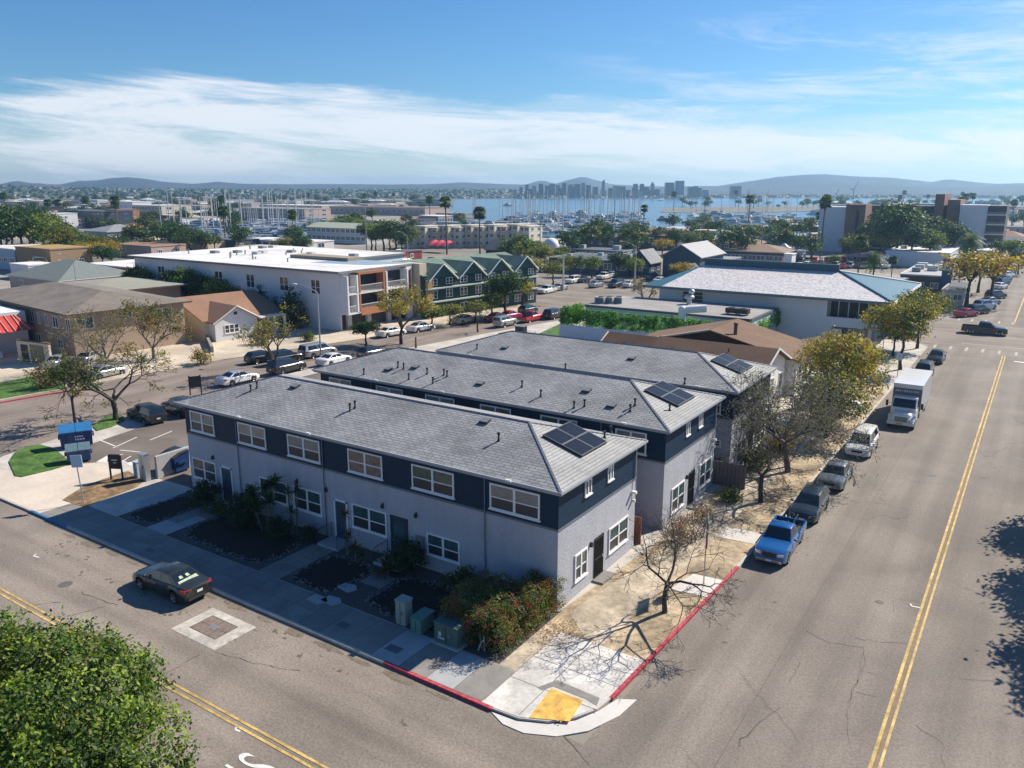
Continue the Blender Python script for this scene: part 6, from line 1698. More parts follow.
# ---- mid distance, left side
bpx('pale blue-grey commercial block cut by the left edge of the photo', -20, 17, 270, 250, 12, BLUEW, ROOFW, parapet=OFFW, rows=1, win=(2.4, 1.2))
t = bpx('tan brown shop with a white oval sign board near the left edge', 19, 53, 274, 250, 10, mat('tan_brown_shop', (.30, .20, .12), .9, .1, 2), OCHRE, rows=1, wy=0, wx=2, name='shop')
def sign_on(t, x, z, w, h, words, m1=WHITE, m2=BLACK, size=.8, y=-.05):
    b = MB(); n = 24; ring = [(x + w/2*math.copysign(abs(math.cos(2*PI*i/n))**.5, math.cos(2*PI*i/n)), z + h/2*math.copysign(abs(math.sin(2*PI*i/n))**.7, math.sin(2*PI*i/n))) for i in range(n)]
    b.loft([[(p[0], y, p[1]) for p in ring], [(p[0], y - .12, p[1]) for p in ring]], m1); s = part('sign_board', b, t)
    r = random.Random(3); b = MB(); L = w*.8; k = 0; xx = x - L/2
    while xx < x + L/2 - .1:
        ww = size * r.uniform(.35, .6); b.box(xx, y - .14, z - size*.4, xx + ww, y - .121, z - size*.4 + size*r.uniform(.7, .9), m2); xx += ww + .18
    part('sign_lettering', b, s)
sign_on(t, -5.2, 3.4, 7.0, 1.2, None)
bpx('tiny white gabled house in front of the tan brown sign shop', 12, 30, 279, 266, 6, WHITEW, WHITEW, rows=1, wy=0, wx=1, name='house', cat='house')
bpx('house with a grey-green hip roof and pinkish wall behind the tan block', 12, 62, 296, 281, 16, PINKW, mat('grey_green_roof', (.17, .20, .19), .9, .15, 2), 'hip', rise=3.2, name='house', cat='house', wy=2, wx=3)
bpx('dull green-grey roofed house right behind the pinkish hip-roofed one', 62, 84, 291, 279, 9, WHITEW, mat('grey_green_roof', (.17, .20, .19), .9, .15, 2), 'gablex', rise=1.8, name='house', cat='house', wy=2, wx=1)
bpx('long bright white low building with a dark red base strip', 88, 170, 282, 272, 14, REDR, ROOFW, parapet=WHITEW, wy=0, wx=0, units=4)
bpx('low red-brown shed at the foot of the long white low building', 104, 150, 287, 281, 3, REDR, DGREYR, wy=0, wx=0, name='shed')
bpx('terracotta and beige shop row beside the big white flat roof', 110, 152, 258, 247, 12, PINKW, TERRA, wy=4, wx=2)
bpx('flat tan warehouse end wall above the big white flat roof', 168, 205, 252, 243, 16, BEIGE, GREYR, wy=0, wx=0)
bpx('dark blue-grey low warehouse right of the tan warehouse', 208, 236, 251, 241, 10, mat('dark_blue_wall', (.055, .07, .095), .8, .1, 2), DGREYR, wy=0, wx=2)
bpx('long low beige shed roof left of the dark warehouse', 108, 165, 247, 241, 14, BEIGE, BEIGE, wy=5, wx=0)
bpx('house with a bright orange tiled roof among the left trees', 116, 132, 236, 230, 9, BEIGE, ORANGER, 'hip', rise=2.6, wy=0, wx=0, name='house', cat='house')
bpx('house with a bright red tiled roof right of the orange roofed one', 141, 158, 235, 229, 9, BEIGE, REDR, 'hip', rise=2.2, wy=0, wx=0, name='house', cat='house')
bpx('low teal-walled building in front of the bright red roof', 142, 166, 240, 233, 10, mat('teal_wall', (.10, .25, .24), .8, .1, 2), ROOFW, wy=0, wx=0)
bpx('wide grey hipped roof building left of the orange roof', 85, 108, 240, 232, 20, GREYW, GREYR, 'hip', rise=2.5, wy=3, wx=0)
bpx('long dark glazed office block above the left tree grove', 60, 106, 228, 212, 16, mat('dark_glass_block', (.05, .06, .075), .4, .2, 1), DGREYR, rows=3, wy=12, wx=2, win=(2.6, 1.3), glass=mat('blue_far_glass', (.08, .12, .17), .2, .3, .5, spec=.8), frame=DGREYR)
bpx('reddish brick office wing at the right end of the dark glazed block', 107, 117, 227, 210, 14, BRICK, GREYR, rows=3, wy=2, wx=2)
bpx('cream hotel block with long window rows in the left distance', 134, 163, 224, 206, 20, CREAM, OFFW, rows=3, wy=9, wx=2, win=(3.2, 1.6))
bpx('white and pale blue block peeking behind the cream hotel', 121, 134, 219, 202, 14, WHITEW, ROOFW, rows=2, wy=3, wx=1)
bpx('white stepped building above the far left trees', 18, 50, 226, 215, 18, WHITEW, ROOFW, rows=2, wy=6, wx=2)
bpx('white gabled block right of the white stepped building', 44, 56, 229, 214, 12, WHITEW, OFFW, rows=2, wy=3, wx=1)
bpx('long pinkish office block beyond the left marina', 240, 305, 222, 209.5, 22, PINKW, GREYR, rows=3, wy=16, wx=2, win=(3.4, 2.0))
bpx('long white roofed shed beyond the pinkish office block', 260, 322, 213, 206, 25, BEIGE, ROOFW, rows=1, wy=12, wx=0, win=(4, 2))
bpx('long white low marina building with dark bays', 242, 308, 252, 243, 12, WHITEW, ROOFW, rows=1, wy=9, wx=1, win=(3.0, 2.0))
t = bpx('row of pale grey apartments left of the big dark tree', 308, 366, 244, 229, 12, mat('pale_grey_wall', (.52, .54, .54), .85, .06, 2), mat('sage_roof', (.36, .40, .32), .9, .1, 2), 'gablex', rise=1.6, rows=2, wy=12, wx=2, win=(2.2, 1.7))
bpx('long low brown-roofed hangar behind the big dark tree', 330, 425, 216, 208.5, 30, PINKW, BROWNW, rows=1, wy=18, wx=0, win=(3, 2.4))
bpx('dark tall waterfront block beyond the right end of the brown hangar', 412, 440, 206, 199.5, 26, GREYW, DGREYR, rows=2, wy=6, wx=0, win=(4, 2.4))
bpx('grey low marina office left of the palm pair', 436, 462, 222, 214, 16, GREYW, GREYR, rows=1, wy=5, wx=0, win=(3, 2))
bpx('long pale beige parking deck above the big white roof', 236, 365, 262, 255, 10, BEIGE, mat('beige_roof_deck', (.40, .36, .31), .9, .12, 1), wy=0, wx=0)
bpx('flat dark blue-roofed shop behind the green gabled inn', 384, 402, 262, 253, 9, mat('maroon_wall', (.18, .03, .035), .8, .1, 2), DGREYR, rows=1, wy=2, wx=1)
t = bpx('black gabled house behind the green gabled inn', 486, 506, 262, 250, 8, BLACK, DGREYR, 'gablex', rise=2.4, rows=1, wy=2, wx=0, name='house', cat='house')
t = solo('red_awning', (lambda b: (b.loft([[(x, 0, 2.2 - .0*x), (x, 1.5, 3.2 + .35*math.sin(x*2.2)), (x, 4, 3.6 + .3*math.sin(x*2.2)), (x, 5.5, 2.6)] for x in [i*.7 for i in range(13)]], mat('red_fabric', (.55, .06, .09), .7, .15, 2), False, True, False), b)[1])(MB()), 'bright red fabric awnings between the round trees and the black gabled house', 'awning', at(427, 252))
# townhouses : cream bays, each its own
for k in range(11):
    x0_ = 404 + k*11.5
    wm_ = [CREAM, mat('pale_cream', (.64, .60, .50), .9, .05, 2), mat('warm_beige', (.52, .44, .33), .9, .05, 2)][k % 3]
    p = at(x0_ + 10.5, 249 - k*.15); 
    labs = ['leftmost cream townhouse, right of the big dark tree', 'second cream townhouse from the big dark tree', 'third cream townhouse from the big dark tree', 'cream townhouse left of the first tall palm', 'cream townhouse just behind the first tall palm', 'pale townhouse between the two tall palms, on the left', 'beige townhouse midway between the two tall palms', 'cream townhouse left of the second tall palm', 'pale townhouse just right of the second tall palm', 'beige townhouse second from the right end of the row', 'cream townhouse closing the row at its right end']
    bpx(labs[k], x0_, x0_ + 10.0, 248 - k*.1, 229 - (k % 2)*2 - k*.2, 9, wm_, mat('pale_flat_roof', (.50, .48, .44), .9, .1, 1), 'flat', rows=3, wy=2, wx=2, win=(1.6, 1.5), name='townhouse', cat='townhouse', group='row of cream townhouses')
# centre
t = bpx('long dark blue-grey building with a pale roof edge and rooftop plant', 549, 628, 276, 262, 16, mat('slate_blue_wall', (.075, .095, .13), .8, .1, 2), mat('slate_roof', (.10, .11, .13), .8, .1, 1), parapet=OFFW, rows=1, wy=6, wx=2, win=(2.4, 1.6), units=7)
bpx('upper storey block with dark windows standing on the long slate building', 556, 622, 262, 252, 9, mat('slate_blue_wall', (.075, .095, .13), .8, .1, 2), mat('slate_roof', (.10, .11, .13), .8, .1, 1), rows=1, wy=6, wx=1, win=(2.8, 1.6), parapet=GREYW, units=3)
bpx('small blue gabled shop with white trim at the end of the slate building', 630, 649, 277, 262, 7, NAVYW, GREYR, 'gabley', rise=2.6, rows=1, wy=1, wx=2, name='shop', parapet=WHITE)
bpx('dark blue barn-like building with a broad pale-edged gable', 662, 699, 280, 257, 16, NAVYW, mat('pale_grey_roof', (.42, .42, .42), .9, .1, 2), 'gabley', rise=2.6, rows=1, wy=0, wx=2, name='gabled_hall')
bpx('grey-roofed wing right of the dark blue barn-like building', 701, 722, 275, 262, 14, GREYW, GREYR, wy=0, wx=2)
bpx('little dark cottage gable in front of the barn-like building', 678, 692, 284, 272, 5, BROWNW, DGREYR, 'gabley', rise=1.4, wy=1, wx=0, name='house', cat='house')
bpx('ochre square block left of the long brown roof', 618, 631, 249, 234.5, 9, OCHRE, mat('ochre_roof', (.30, .24, .15), .9, .1, 2), wy=0, wx=0)
bpx('long brown-roofed waterfront shed behind the slim round-topped palm', 634, 676, 250, 236, 14, DGREYR, mat('long_brown_roof', (.30, .21, .16), .9, .1, 2), 'gablex', rise=2.0, wy=0, wx=2)
bpx('low purple-grey building left of the ochre block', 566, 616, 249, 238, 12, mat('purple_grey_wall', (.10, .09, .11), .85, .1, 2), DGREYR, wy=5, wx=1)
bpx('wide brown-roofed restaurant behind the speckled tile roof', 722, 782, 266, 253, 14, BROWNW, mat('restaurant_roof', (.26, .175, .125), .9, .1, 2), 'hip', rise=1.8, rows=1, wy=7, wx=2, win=(2.2, 1.4))
bpx('lower brown-roofed hall behind the wide restaurant', 722, 756, 252, 244, 12, BROWNW, mat('restaurant_roof2', (.22, .14, .10), .9, .1, 2), 'hip', rise=1.8, wy=4, wx=1)
bpx('grey-blue metal roofed shed left of the hotel', 757, 800, 248, 238, 18, mat('blue_shed_wall', (.20, .27, .34), .8, .1, 2), mat('blue_metal_roof', (.26, .34, .42), .5, .1, 2), 'gablex', rise=1.6, wy=0, wx=2)
t = thing('white_marquee', 'pointed white party tent beside the wide brown restaurant', 'tent', at(783, 262)); b = MB(); b.box(-3.2, -3, 0, 3.2, 3, 2.6, WHITEW); part('side_walls', b, t); b = MB()
for a, c in (((-3.4, -3.2), (3.4, -3.2)), ((3.4, -3.2), (3.4, 3.2)), ((3.4, 3.2), (-3.4, 3.2)), ((-3.4, 3.2), (-3.4, -3.2))): b.add([(*a, 2.55), (*c, 2.55), (0, 0, 5.4)], [(0, 1, 2)], WHITE)
part('canopy', b, t)
bpx('small white cube kiosk right of the white party tent', 792, 801, 262, 252, 5, WHITEW, ROOFW, wy=1, wx=1, name='kiosk')
bpx('white tall narrow utility block right of the kiosk', 784, 791, 268, 255, 4, WHITEW, ROOFW, wy=0, wx=0)
# hotel in the right distance
def hotel():
    t = thing('hotel', 'mid-rise hotel with white end walls, brick stair towers and dark balcony wings', 'hotel', at(845, 252))
    o = t.location
    def X(px, y):
        d = at(px, 230) - CAM; tt = (y - CAM.y) / d.y; return CAM.x + d.x*tt - o.x
    y0 = o.y; H = high(845, 252, 207)
    BW = mat('hotel_white', (.60, .62, .66), .85, .04, .3); BB = mat('hotel_brick', (.24, .135, .11), .9, .12, .5); DK = mat('hotel_dark_wing', (.075, .075, .08), .7, .2, .5)
    b = MB(); b.box(X(818, y0), 0, -1, X(844, y0), 9, H, BW); part('white_end_wall', b, t)
    b = MB(); b.box(X(844.5, y0), -.8, -1, X(864, y0), 10, H + .9, BB); part('brick_tower', b, t)
    b = MB(); b.box(X(855, y0), -.86, 2, X(858, y0), -.78, H - 1, SHADE); part('stair_slot', b, t)
    b = MB(); b.box(X(864.5, y0 + 14), 14, -1, X(934, y0 + 14), 24, H + .3, DK); wing = part('wing', b, t)
    for k in range(5):
        b = MB(); z = H*.2*k + .6; b.box(X(864.5, y0 + 14), 12.8, z, X(934, y0 + 14), 13.98, z + .35, OFFW); part('balcony', b, t)
    b = MB(); b.box(X(935, y0 + 14), 5, -1, X(944, y0 + 14), 22, H + 4.2, BB); part('brick_tower', b, t)
    b = MB(); b.box(X(944.4, y0 + 6), 6, -1, X(957, y0 + 6), 22, H + 2.5, BB); part('brick_tower', b, t)
    b = MB(); b.box(X(957.4, y0 + 4), 4, -1, X(985, y0 + 4), 14, H + 1, BW); part('white_end_wall', b, t)
    x0, x1 = X(985.3, y0 + 4.5), X(1004, y0 + 4.5)
    b = MB(); b.box(x0, 4.5, -1, x1, 20, H + .8, DK); part('wing', b, t)
    for k in range(5):
        b = MB(); z = H*.2*k + .9; b.box(x0, 3.2, z, x1, 4.48, z + .3, OFFW); b.box(x0, 3.2, z + .3, x1, 3.3, z + 1.0, mat('hotel_balustrade', (.22, .18, .16), .8, .1, 1)); part('balcony', b, t)
hotel()
bpx('wide low white conference building with a curved looking roof before the hotel', 884, 948, 268, 254, 26, WHITEW, ROOFW, rows=1, wy=0, wx=0, units=6)
bpx('pale white hall at the right, in front of the hotel white end wall', 970, 1004, 262, 252, 12, WHITEW, ROOFW, wy=4, wx=1)
bpx('grey flat-roofed commercial building cluttered with white roof plant', 898, 940, 296, 277, 26, BROWNW, mat('cluttered_grey_roof', (.38, .38, .39), .9, .12, 1), parapet=OFFW, rows=1, wy=3, wx=3, units=12)
bpx('dark shop front building behind the teal roof hip', 868, 898, 302, 284, 10, mat('shopfront_dark', (.05, .06, .07), .6, .2, 2), GREYR, rows=1, wy=3, wx=2)
bpx('low dark building under the brown-green round trees', 940, 962, 306, 292, 16, BEIGE, DGREYR, rows=1, wy=2, wx=3)
p = at(944, 297); b = MB(); b.box(-.9, -.3, 0, .9, .3, 7.5, mat('blue_pylon', (.03, .09, .17), .5, .1, 2)); b.box(-.7, -.34, 5.2, .7, -.3, 6.8, WHITE); solo('pylon_sign', b, 'tall blue pylon sign beside the cluttered grey roof', 'sign', p)
for k, (px_, py_, c_, lab) in enumerate([(856, 264, (.72, .36, .36), 'pink market umbrella left of the three by the white conference building'), (872, 262, (.74, .45, .44), 'pink market umbrella in the middle of the three'), (886, 266, (.75, .60, .57), 'pale pink market umbrella nearest the teal roof hip')]):
    b = MB(); b.tube((0, 0, 0), (0, 0, 2.8), .06, .06, 6, OFFW); n = 8
    for i in range(n): a0, a1 = 2*PI*i/n, 2*PI*(i+1)/n; b.add([(3.4*math.cos(a0), 3.4*math.sin(a0), 2.3), (3.4*math.cos(a1), 3.4*math.sin(a1), 2.3), (0, 0, 3.2)], [(0, 1, 2)], mat('umb%d' % k, c_, .8, .05, 2))
    solo('market_umbrella', b, lab, 'umbrella', at(px_, py_))
b = MB(); b.ellip((0, 0, 2.6), 2.6, 2.6, 2.6, WHITE, 16, 10, -.3); b.box(-2, -2, 0, 2, 2, 1.8, WHITEW); solo('white_dome', b, 'white radar-like dome among the trees left of the slate building', 'dome', at(551, 254))
# ================================================================ TREES OF THE NEIGHBOURHOOD
def tree_at(key, px, pyb, pyt, label, group=None, wide=1.0):
    p = at(px, pyb); h = high(px, pyb, pyt)
    base = {'fanpalm': 13.6, 'slimpalm': 15.3, 'datepalm': 11.0, 'bush': 1.4, 'drybush': 1.4, 'darkbush': 1.4, 'cypress': 6.2}.get(key, 6.2)
    s = h / base
    palmish = key in ('fanpalm', 'slimpalm', 'datepalm')
    o = plant(key, (p.x, p.y, 0), s * wide if not palmish else s, label, sz=1/wide if not palmish else 1, group=group)
    return o
T = tree_at
def W(key, x, h, label, wide=1.0):
    plant(key, (x, 50.6, 0), h / 6.2 * wide * (.72 if key != 'cypress' else 1.2), label, sz=1/wide/(.72 if key != 'cypress' else 1.2))
G1 = 'tall dark trees of the grove at the left edge'
for k, (x, yb, yt) in enumerate([(4, 262, 208), (14, 255, 206), (24, 262, 207), (36, 258, 210), (30, 246, 204), (46, 262, 214), (56, 256, 218), (64, 266, 222), (8, 250, 203), (50, 246, 210), (72, 262, 226)]):
    T(['dark', 'green2', 'dark', 'olive'][k % 4], x, yb, yt, 'tall dense tree in the dark grove at the left edge, above the tan sign shop', G1, 1.0)
G2 = 'brownish round trees between the grove and the big white roof'
for k, (x, yb, yt) in enumerate([(72, 268, 244), (82, 266, 240), (93, 268, 241), (104, 270, 245), (98, 258, 234), (86, 256, 232), (112, 262, 240), (76, 254, 230)]):
    T(['olive', 'green2', 'autumn', 'dark'][k % 4], x, yb, yt, 'brownish green round tree between the dark grove and the big white flat roof', G2, 1.2)
T('autumn', 42, 274, 258, 'orange-brown bush-like tree in front of the tan sign shop', wide=1.4)
W('dark', -117.5, 7.5, 'dark tree at the left end of the big white block')
W('green', -114.5, 7.0, 'bright green tree against the left wall of the big white block')
W('dark', -106.5, 7.4, 'dense dark tree left of centre against the big white block', wide=1.1)
W('green', -102.5, 7.8, 'tall green tree with lit crown against the big white block', wide=1.15)
W('dark', -99.5, 7.0, 'dark tree right of the tall lit green one', wide=1.1)
W('green2', -94.5, 7.0, 'green tree behind the ridge of the cream cottage', wide=1.1)
W('dark', -89.0, 5.6, 'dark tree behind the right end of the cottage roof')
W('cypress', -83.4, 7.0, 'slim dark conical tree against the white block, left one')
W('cypress', -76.8, 7.2, 'wider conical evergreen nearest the brick balconies', wide=1.5)
W('cypress', -80.2, 5.2, 'small conical evergreen between the two taller ones')
T('dark', 366, 345, 322, 'dark shrubby tree below the brick balcony', wide=1.6)
T('green2', 432, 328, 304, 'green shrubby tree at the foot of the green inn, left part', wide=1.5)
T('olive', 450, 325, 303, 'yellow-green shrubby tree at the foot of the green inn', wide=1.6)
T('olive', 476, 322, 300, 'olive shrubby tree in the middle of the green inn front', wide=1.6)
T('dark', 505, 316, 272, 'dark leafy tree covering the right end of the green inn', wide=1.2)
T('green2', 492, 318, 290, 'green bushy tree left of the dark leafy tree on the inn front', wide=1.3)
T('gold', 523, 304, 277, 'small golden-orange tree at the right corner of the green inn')
T('olive', 553, 284, 260, 'yellow-green round tree above the parking lot across the cross street', wide=1.2)
T('gold', 534, 274, 256, 'golden tree behind the right gable of the green inn')
G3 = 'green trees between the cream townhouses and the slate building'
for k, (x, yb, yt) in enumerate([(508, 262, 240), (518, 264, 236), (528, 268, 238), (540, 272, 243), (520, 252, 234), (545, 262, 246), (556, 268, 248), (570, 276, 254), (563, 262, 246), (500, 256, 238), (538, 256, 240)]):
    T(['green', 'dark', 'green2', 'olive'][k % 4], x, yb, yt, 'leafy tree in the green belt between the cream townhouses and the slate building', G3, 1.2)
T('datepalm', 527, 268, 240, 'feathery palm rising from the green belt beside the white dome')
T('datepalm', 580, 276, 254, 'feathery palm left of the middle of the slate building')
T('green', 592, 278, 256, 'bright green tree in front of the slate building, left of its middle', wide=1.3)
T('dark', 618, 280, 252, 'dark round tree in front of the right end of the slate building')
T('green2', 634, 282, 256, 'green round tree in front of the small blue gabled shop')
T('dark', 640, 276, 254, 'dark tree between the small blue gabled shop and the barn-like building')
T('autumn', 684, 284, 262, 'rusty bare-looking tree in front of the dark blue barn-like building', wide=1.3)
T('autumn', 662, 258, 238, 'brownish tree behind the left of the barn-like building', wide=1.2)
T('dark', 676, 254, 228, 'dark round tree left of a pair above the barn-like roof', wide=1.1)
T('green2', 688, 254, 230, 'green round tree right of a pair above the barn-like roof', wide=1.1)
T('slimpalm', 643, 242, 205, 'slim palm with a small round head in front of the long brown roof')
T('slimpalm', 447, 254, 197, 'tallest palm of the two rising before the cream townhouses')
T('fanpalm', 480, 256, 207, 'second tall palm, right one, before the cream townhouses')
T('fanpalm', 226, 247, 206, 'dark shaggy palm in front of the left marina')
T('fanpalm', 294, 248, 210, 'thin palm beside a dark tree at the right of the left marina')
T('dark', 296, 252, 226, 'dark narrow tree at the right of the left marina')
T('olive', 284, 256, 236, 'yellow-green round tree above the big white roof', wide=1.3)
T('dark', 300, 258, 236, 'dark bushy tree above the big white roof', wide=1.3)
T('dark', 176, 250, 222, 'dark palm-like tree left of the long marina shed', wide=1.2)
T('dark', 190, 252, 228, 'dark round tree left of the shaggy palm', wide=1.4)
T('green2', 206, 252, 233, 'green round tree below the shaggy palm', wide=1.4)
G4 = 'crowns of the big spreading tree group behind the brown hangar'
for k, (x, yb, yt) in enumerate([(372, 252, 222), (384, 254, 220), (396, 254, 220), (408, 252, 224), (390, 250, 222), (376, 250, 228), (402, 256, 230)]):
    T(['dark', 'green2', 'dark', 'olive'][k % 4], x, yb, yt, 'big dark spreading tree right of the pale grey apartment row', G4, 1.15)
for k, (x, yb, yt) in enumerate([(330, 236, 220), (342, 234, 218), (352, 234, 217), (362, 236, 219), (322, 238, 224), (310, 234, 222)]):
    T(['green', 'green2'][k % 2], x, yb, yt, 'low green tree on the bank behind the pale grey apartment row', 'green trees on the bank behind the pale grey apartments', 1.6)
# right side
T('slimpalm', 820, 258, 197, 'very tall palm leaning against the hotel white end wall')
T('datepalm', 872, 286, 250, 'feathery palm before the hotel, behind the teal hip')
T('fanpalm', 857, 282, 236, 'tall thin fan palm in front of the brick stair tower')
T('fanpalm', 890, 288, 256, 'leaning fan palm in front of the white conference building')
T('datepalm', 967, 272, 231, 'bushy feathery palm in front of the hotel white wall on the right')
G5 = 'tall dense trees in the hotel courtyard'
for k, (x, yb, yt) in enumerate([(868, 256, 220), (880, 254, 214), (893, 254, 206), (905, 256, 208), (896, 262, 202), (915, 256, 212), (926, 258, 216), (938, 258, 218), (946, 260, 222), (884, 262, 222), (910, 264, 220), (858, 264, 232), (848, 262, 236), (928, 264, 228)]):
    T(['dark', 'green2', 'dark', 'olive'][k % 4], x, yb, yt, 'tall tree in the dense group between the brick towers of the hotel', G5, 1.0)
for k, (x, yb, yt, lab) in enumerate([(800, 256, 236, 'dark round tree left of the hotel white end wall'), (812, 260, 240, 'dark bushy tree at the foot of the hotel white end wall'), (790, 252, 238, 'dark low tree behind the white party tent'), (834, 268, 254, 'dark bushy tree between the tall palm and the pink umbrellas'),
      (1000, 262, 240, 'dark tree before the hotel balcony wing at the right edge'), (1012, 264, 238, 'round green tree at the right edge beside the hotel'), (1018, 274, 250, 'dark tree over the far parked cars at the right edge'), (990, 268, 252, 'dark green tree over the white hall at the right')]):
    T(['dark', 'green2'][k % 2], x, yb, yt, lab, None, 1.1)
T('autumn', 966, 306, 250, 'brown-green round tree, left of the two big ones on the right street', wide=1.15)
T('autumn', 990, 303, 250, 'brown-green round tree, right of the two big ones on the right street', wide=1.1)
T('olive', 978, 292, 252, 'olive round tree just behind the two big brown-green ones', wide=1.1)
T('dark', 893, 356, 318, 'dark leafy tree by the white balcony, left of the yellow-green street tree', wide=1.0)
T('autumn', 905, 312, 290, 'greyish tree right of the teal roof hip', wide=1.3)
T('drybush', 885, 310, 300, 'dry bush at the foot of the dark shop front', wide=1.5)
T('green2', 900, 322, 304, 'green bushy tree at the corner of the intersection', wide=1.3)
b = MB()
# ---- parked cars beyond the cross street and along the right street
r = random.Random(31)
mini = {}
pal = {'white': (0.68, .68, .68), 'silver': (.42, .43, .44), 'black': (.022, .024, .026), 'dark_grey': (.05, .055, .06), 'red': (.40, .02, .03), 'blue': (.04, .09, .20), 'beige': (.45, .42, .37)}
def minicar(kind, colr, loc, rz, label, group=None):
    key = (kind, colr)
    if key not in mini:
        mini[key] = car(kind, label, {'suv': 'SUV', 'sedan': 'car', 'minivan': 'van', 'pickup': 'pickup truck'}[kind], paint(colr if colr in ('white', 'black', 'silver', 'dark_grey') else 'm_' + colr, pal[colr]), loc, rz, group, 0)
        return mini[key]
    o = mini[key].copy(); COL.objects.link(o); o.location = loc; o.rotation_euler = (0, 0, rz); o['label'] = label
    if group: o['group'] = group
    return o
def mc(kind, colr, px, py, rz, label, group=None):
    p = at(px, py, ZR); minicar(kind, colr, (p.x, p.y, ZR + .02), rz, label, group)
for x, y, kd, c, lab in [(531, 293, 'suv', 'red', 'dark red SUV at the edge of the lot by the golden-orange tree'), (547, 293, 'pickup', 'white', 'white pickup parked across the cross street, nose towards us'), (573, 283, 'suv', 'white', 'white car in the middle of the lot across the cross street'), (583, 282, 'sedan', 'dark_grey', 'dark car left of the middle in the lot, beside the white car'),
      (616, 287, 'minivan', 'dark_grey', 'dark grey van in the lot, near the street lamp post'), (604, 279, 'pickup', 'white', 'white pickup in front of the slate building'), (612, 277, 'sedan', 'silver', 'silver car right of the white pickup in front of the slate building'), (596, 287, 'sedan', 'silver', 'silver car in the lot behind the grey-leaved tree'), (630, 287, 'sedan', 'white', 'white car at the right end of the lot across the cross street'),
      (660, 283, 'sedan', 'white', 'white car next to the tip of the speckled roof'), (652, 279, 'suv', 'blue', 'blue car behind the white one by the speckled roof tip'), (560, 290, 'sedan', 'beige', 'beige car at the near edge of the lot across the cross street')]:
    mc(kd, c, x, y, r.choice([PI/2, -PI/2]) if kd != 'pickup' else -PI/2, lab)
for k, (x, y) in enumerate([(706, 264), (712, 263), (718, 262), (724, 262), (730, 261), (708, 260), (716, 259), (722, 259)]):
    mc('suv' if k % 2 else 'sedan', 'blue' if k < 5 else 'white', x, y, PI/2, 'car in the short row between the barn-like building and the wide brown restaurant', 'cars parked by the brown restaurant')
for k in range(26):
    x, y = 800 + (k % 13)*7.2, 268 - (k // 13)*5.5 + r.uniform(-.6, .6)
    mc(['sedan', 'suv'][k % 2], ['white', 'silver', 'dark_grey', 'red', 'black', 'white'][r.randrange(6)], x, y, PI/2, 'small parked car in the crowded lot beyond the speckled tile roof', 'cars in the lot beyond the tiled roof')
for k, (x, Y, kd, c, lab) in enumerate([(9.6, 126, 'suv', 'dark_grey', 'dark grey SUV first in line under the brown-green trees'), (8.2, 121.5, 'sedan', 'red', 'dull red car at the near end of the line under the brown-green trees'), (10.2, 133, 'suv', 'white', 'white SUV second in line under the brown-green trees'), (10.5, 140, 'sedan', 'silver', 'silver car third in line under the brown-green trees'), (10.9, 150, 'suv', 'black', 'black car just past the brown-green trees')]):
    minicar(kd, c, (x, Y, ZR + .02), R(60), lab)
for k in range(18):
    Y = 168 + k*8.5; minicar(['sedan', 'suv'][k % 2], ['black', 'white', 'dark_grey', 'silver'][r.randrange(4)], (10.6 + .004*(Y - 160), Y, ZR + .02), R(70), 'small parked car in the far diagonal row up the right street', 'far row of cars on the right street, near side')
for k in range(6):
    Y = 160 + k*14; minicar(['sedan', 'suv'][k % 2], ['black', 'white', 'dark_grey', 'silver'][r.randrange(4)], (21.0, Y, ZR + .02), PI/2, 'distant car in the far lane up the right street', 'distant cars in the far lane')
for k, (x, y, c, lab) in enumerate([(432, 262, 'dark_grey', 'dark car by the red awnings'), (443, 262, 'white', 'white car at the foot of the first tall palm'), (405, 262, 'white', 'white car left of the red awnings'), (398, 252, 'black', 'black car under the big dark trees'), (352, 259, 'black', 'black car on the beige parking deck')]):
    mc('sedan', c, x, y, PI/2, lab)

# ================================================================ WATER, FAR SHORE, MARINAS
WATER = mat('bay_water', (0.055, 0.12, 0.17), .22, .2, .02, spec=.6, var2=.12, scale2=.004)
nt, bb_, N_, L_ = nodes_of(WATER)
t_ = N_('ShaderNodeTexCoord'); n_ = N_('ShaderNodeTexNoise'); n_.inputs['Scale'].default_value = .35; n_.inputs['Detail'].default_value = 5
L_(t_.outputs['Object'], n_.inputs['Vector']); bp_ = N_('ShaderNodeBump'); bp_.inputs['Strength'].default_value = .5; bp_.inputs['Distance'].default_value = .3; L_(n_.outputs['Fac'], bp_.inputs['Height']); L_(bp_.outputs[0], bb_.inputs['Normal'])
def water(name, pts, z=.25):
    P = [pl(p) for p in pts]; b = MB(); b.sheet(P if _ccw(P) else P[::-1], z, WATER); structure(name, b)
water('bay_water', [(455, 222), (480, 226), (520, 236), (560, 238), (640, 238), (690, 233), (760, 229), (830, 224), (900, 214), (960, 212), (1060, 210), (1120, 199.2), (1024, 198.8), (760, 198.4), (520, 198.0), (455, 199.5), (430, 203.5), (445, 207)])
water('marina_basin_water', [(150, 241), (240, 244), (330, 243), (325, 221), (240, 220), (150, 219)])
FARL = mat('far_shore_ground', (.16, .165, .13), .95, .35, .02, var2=.3, scale2=.006)
SAND = mat('pale_shore', (.17, .16, .13), .95, .2, .05)
def land(name, pts, z, m):
    P = [pl(p) for p in pts]; b = MB(); b.prism(P if _ccw(P) else P[::-1], -.1, z, m); structure(name, b)
land('shore_spit', [(660, 212.5), (700, 213.8), (760, 213.0), (830, 211.2), (900, 208.5), (1024, 206.5), (1110, 205), (1110, 203), (1024, 203.5), (900, 204.2), (830, 206), (760, 207), (700, 207.5), (664, 208.8)], .5, SAND)
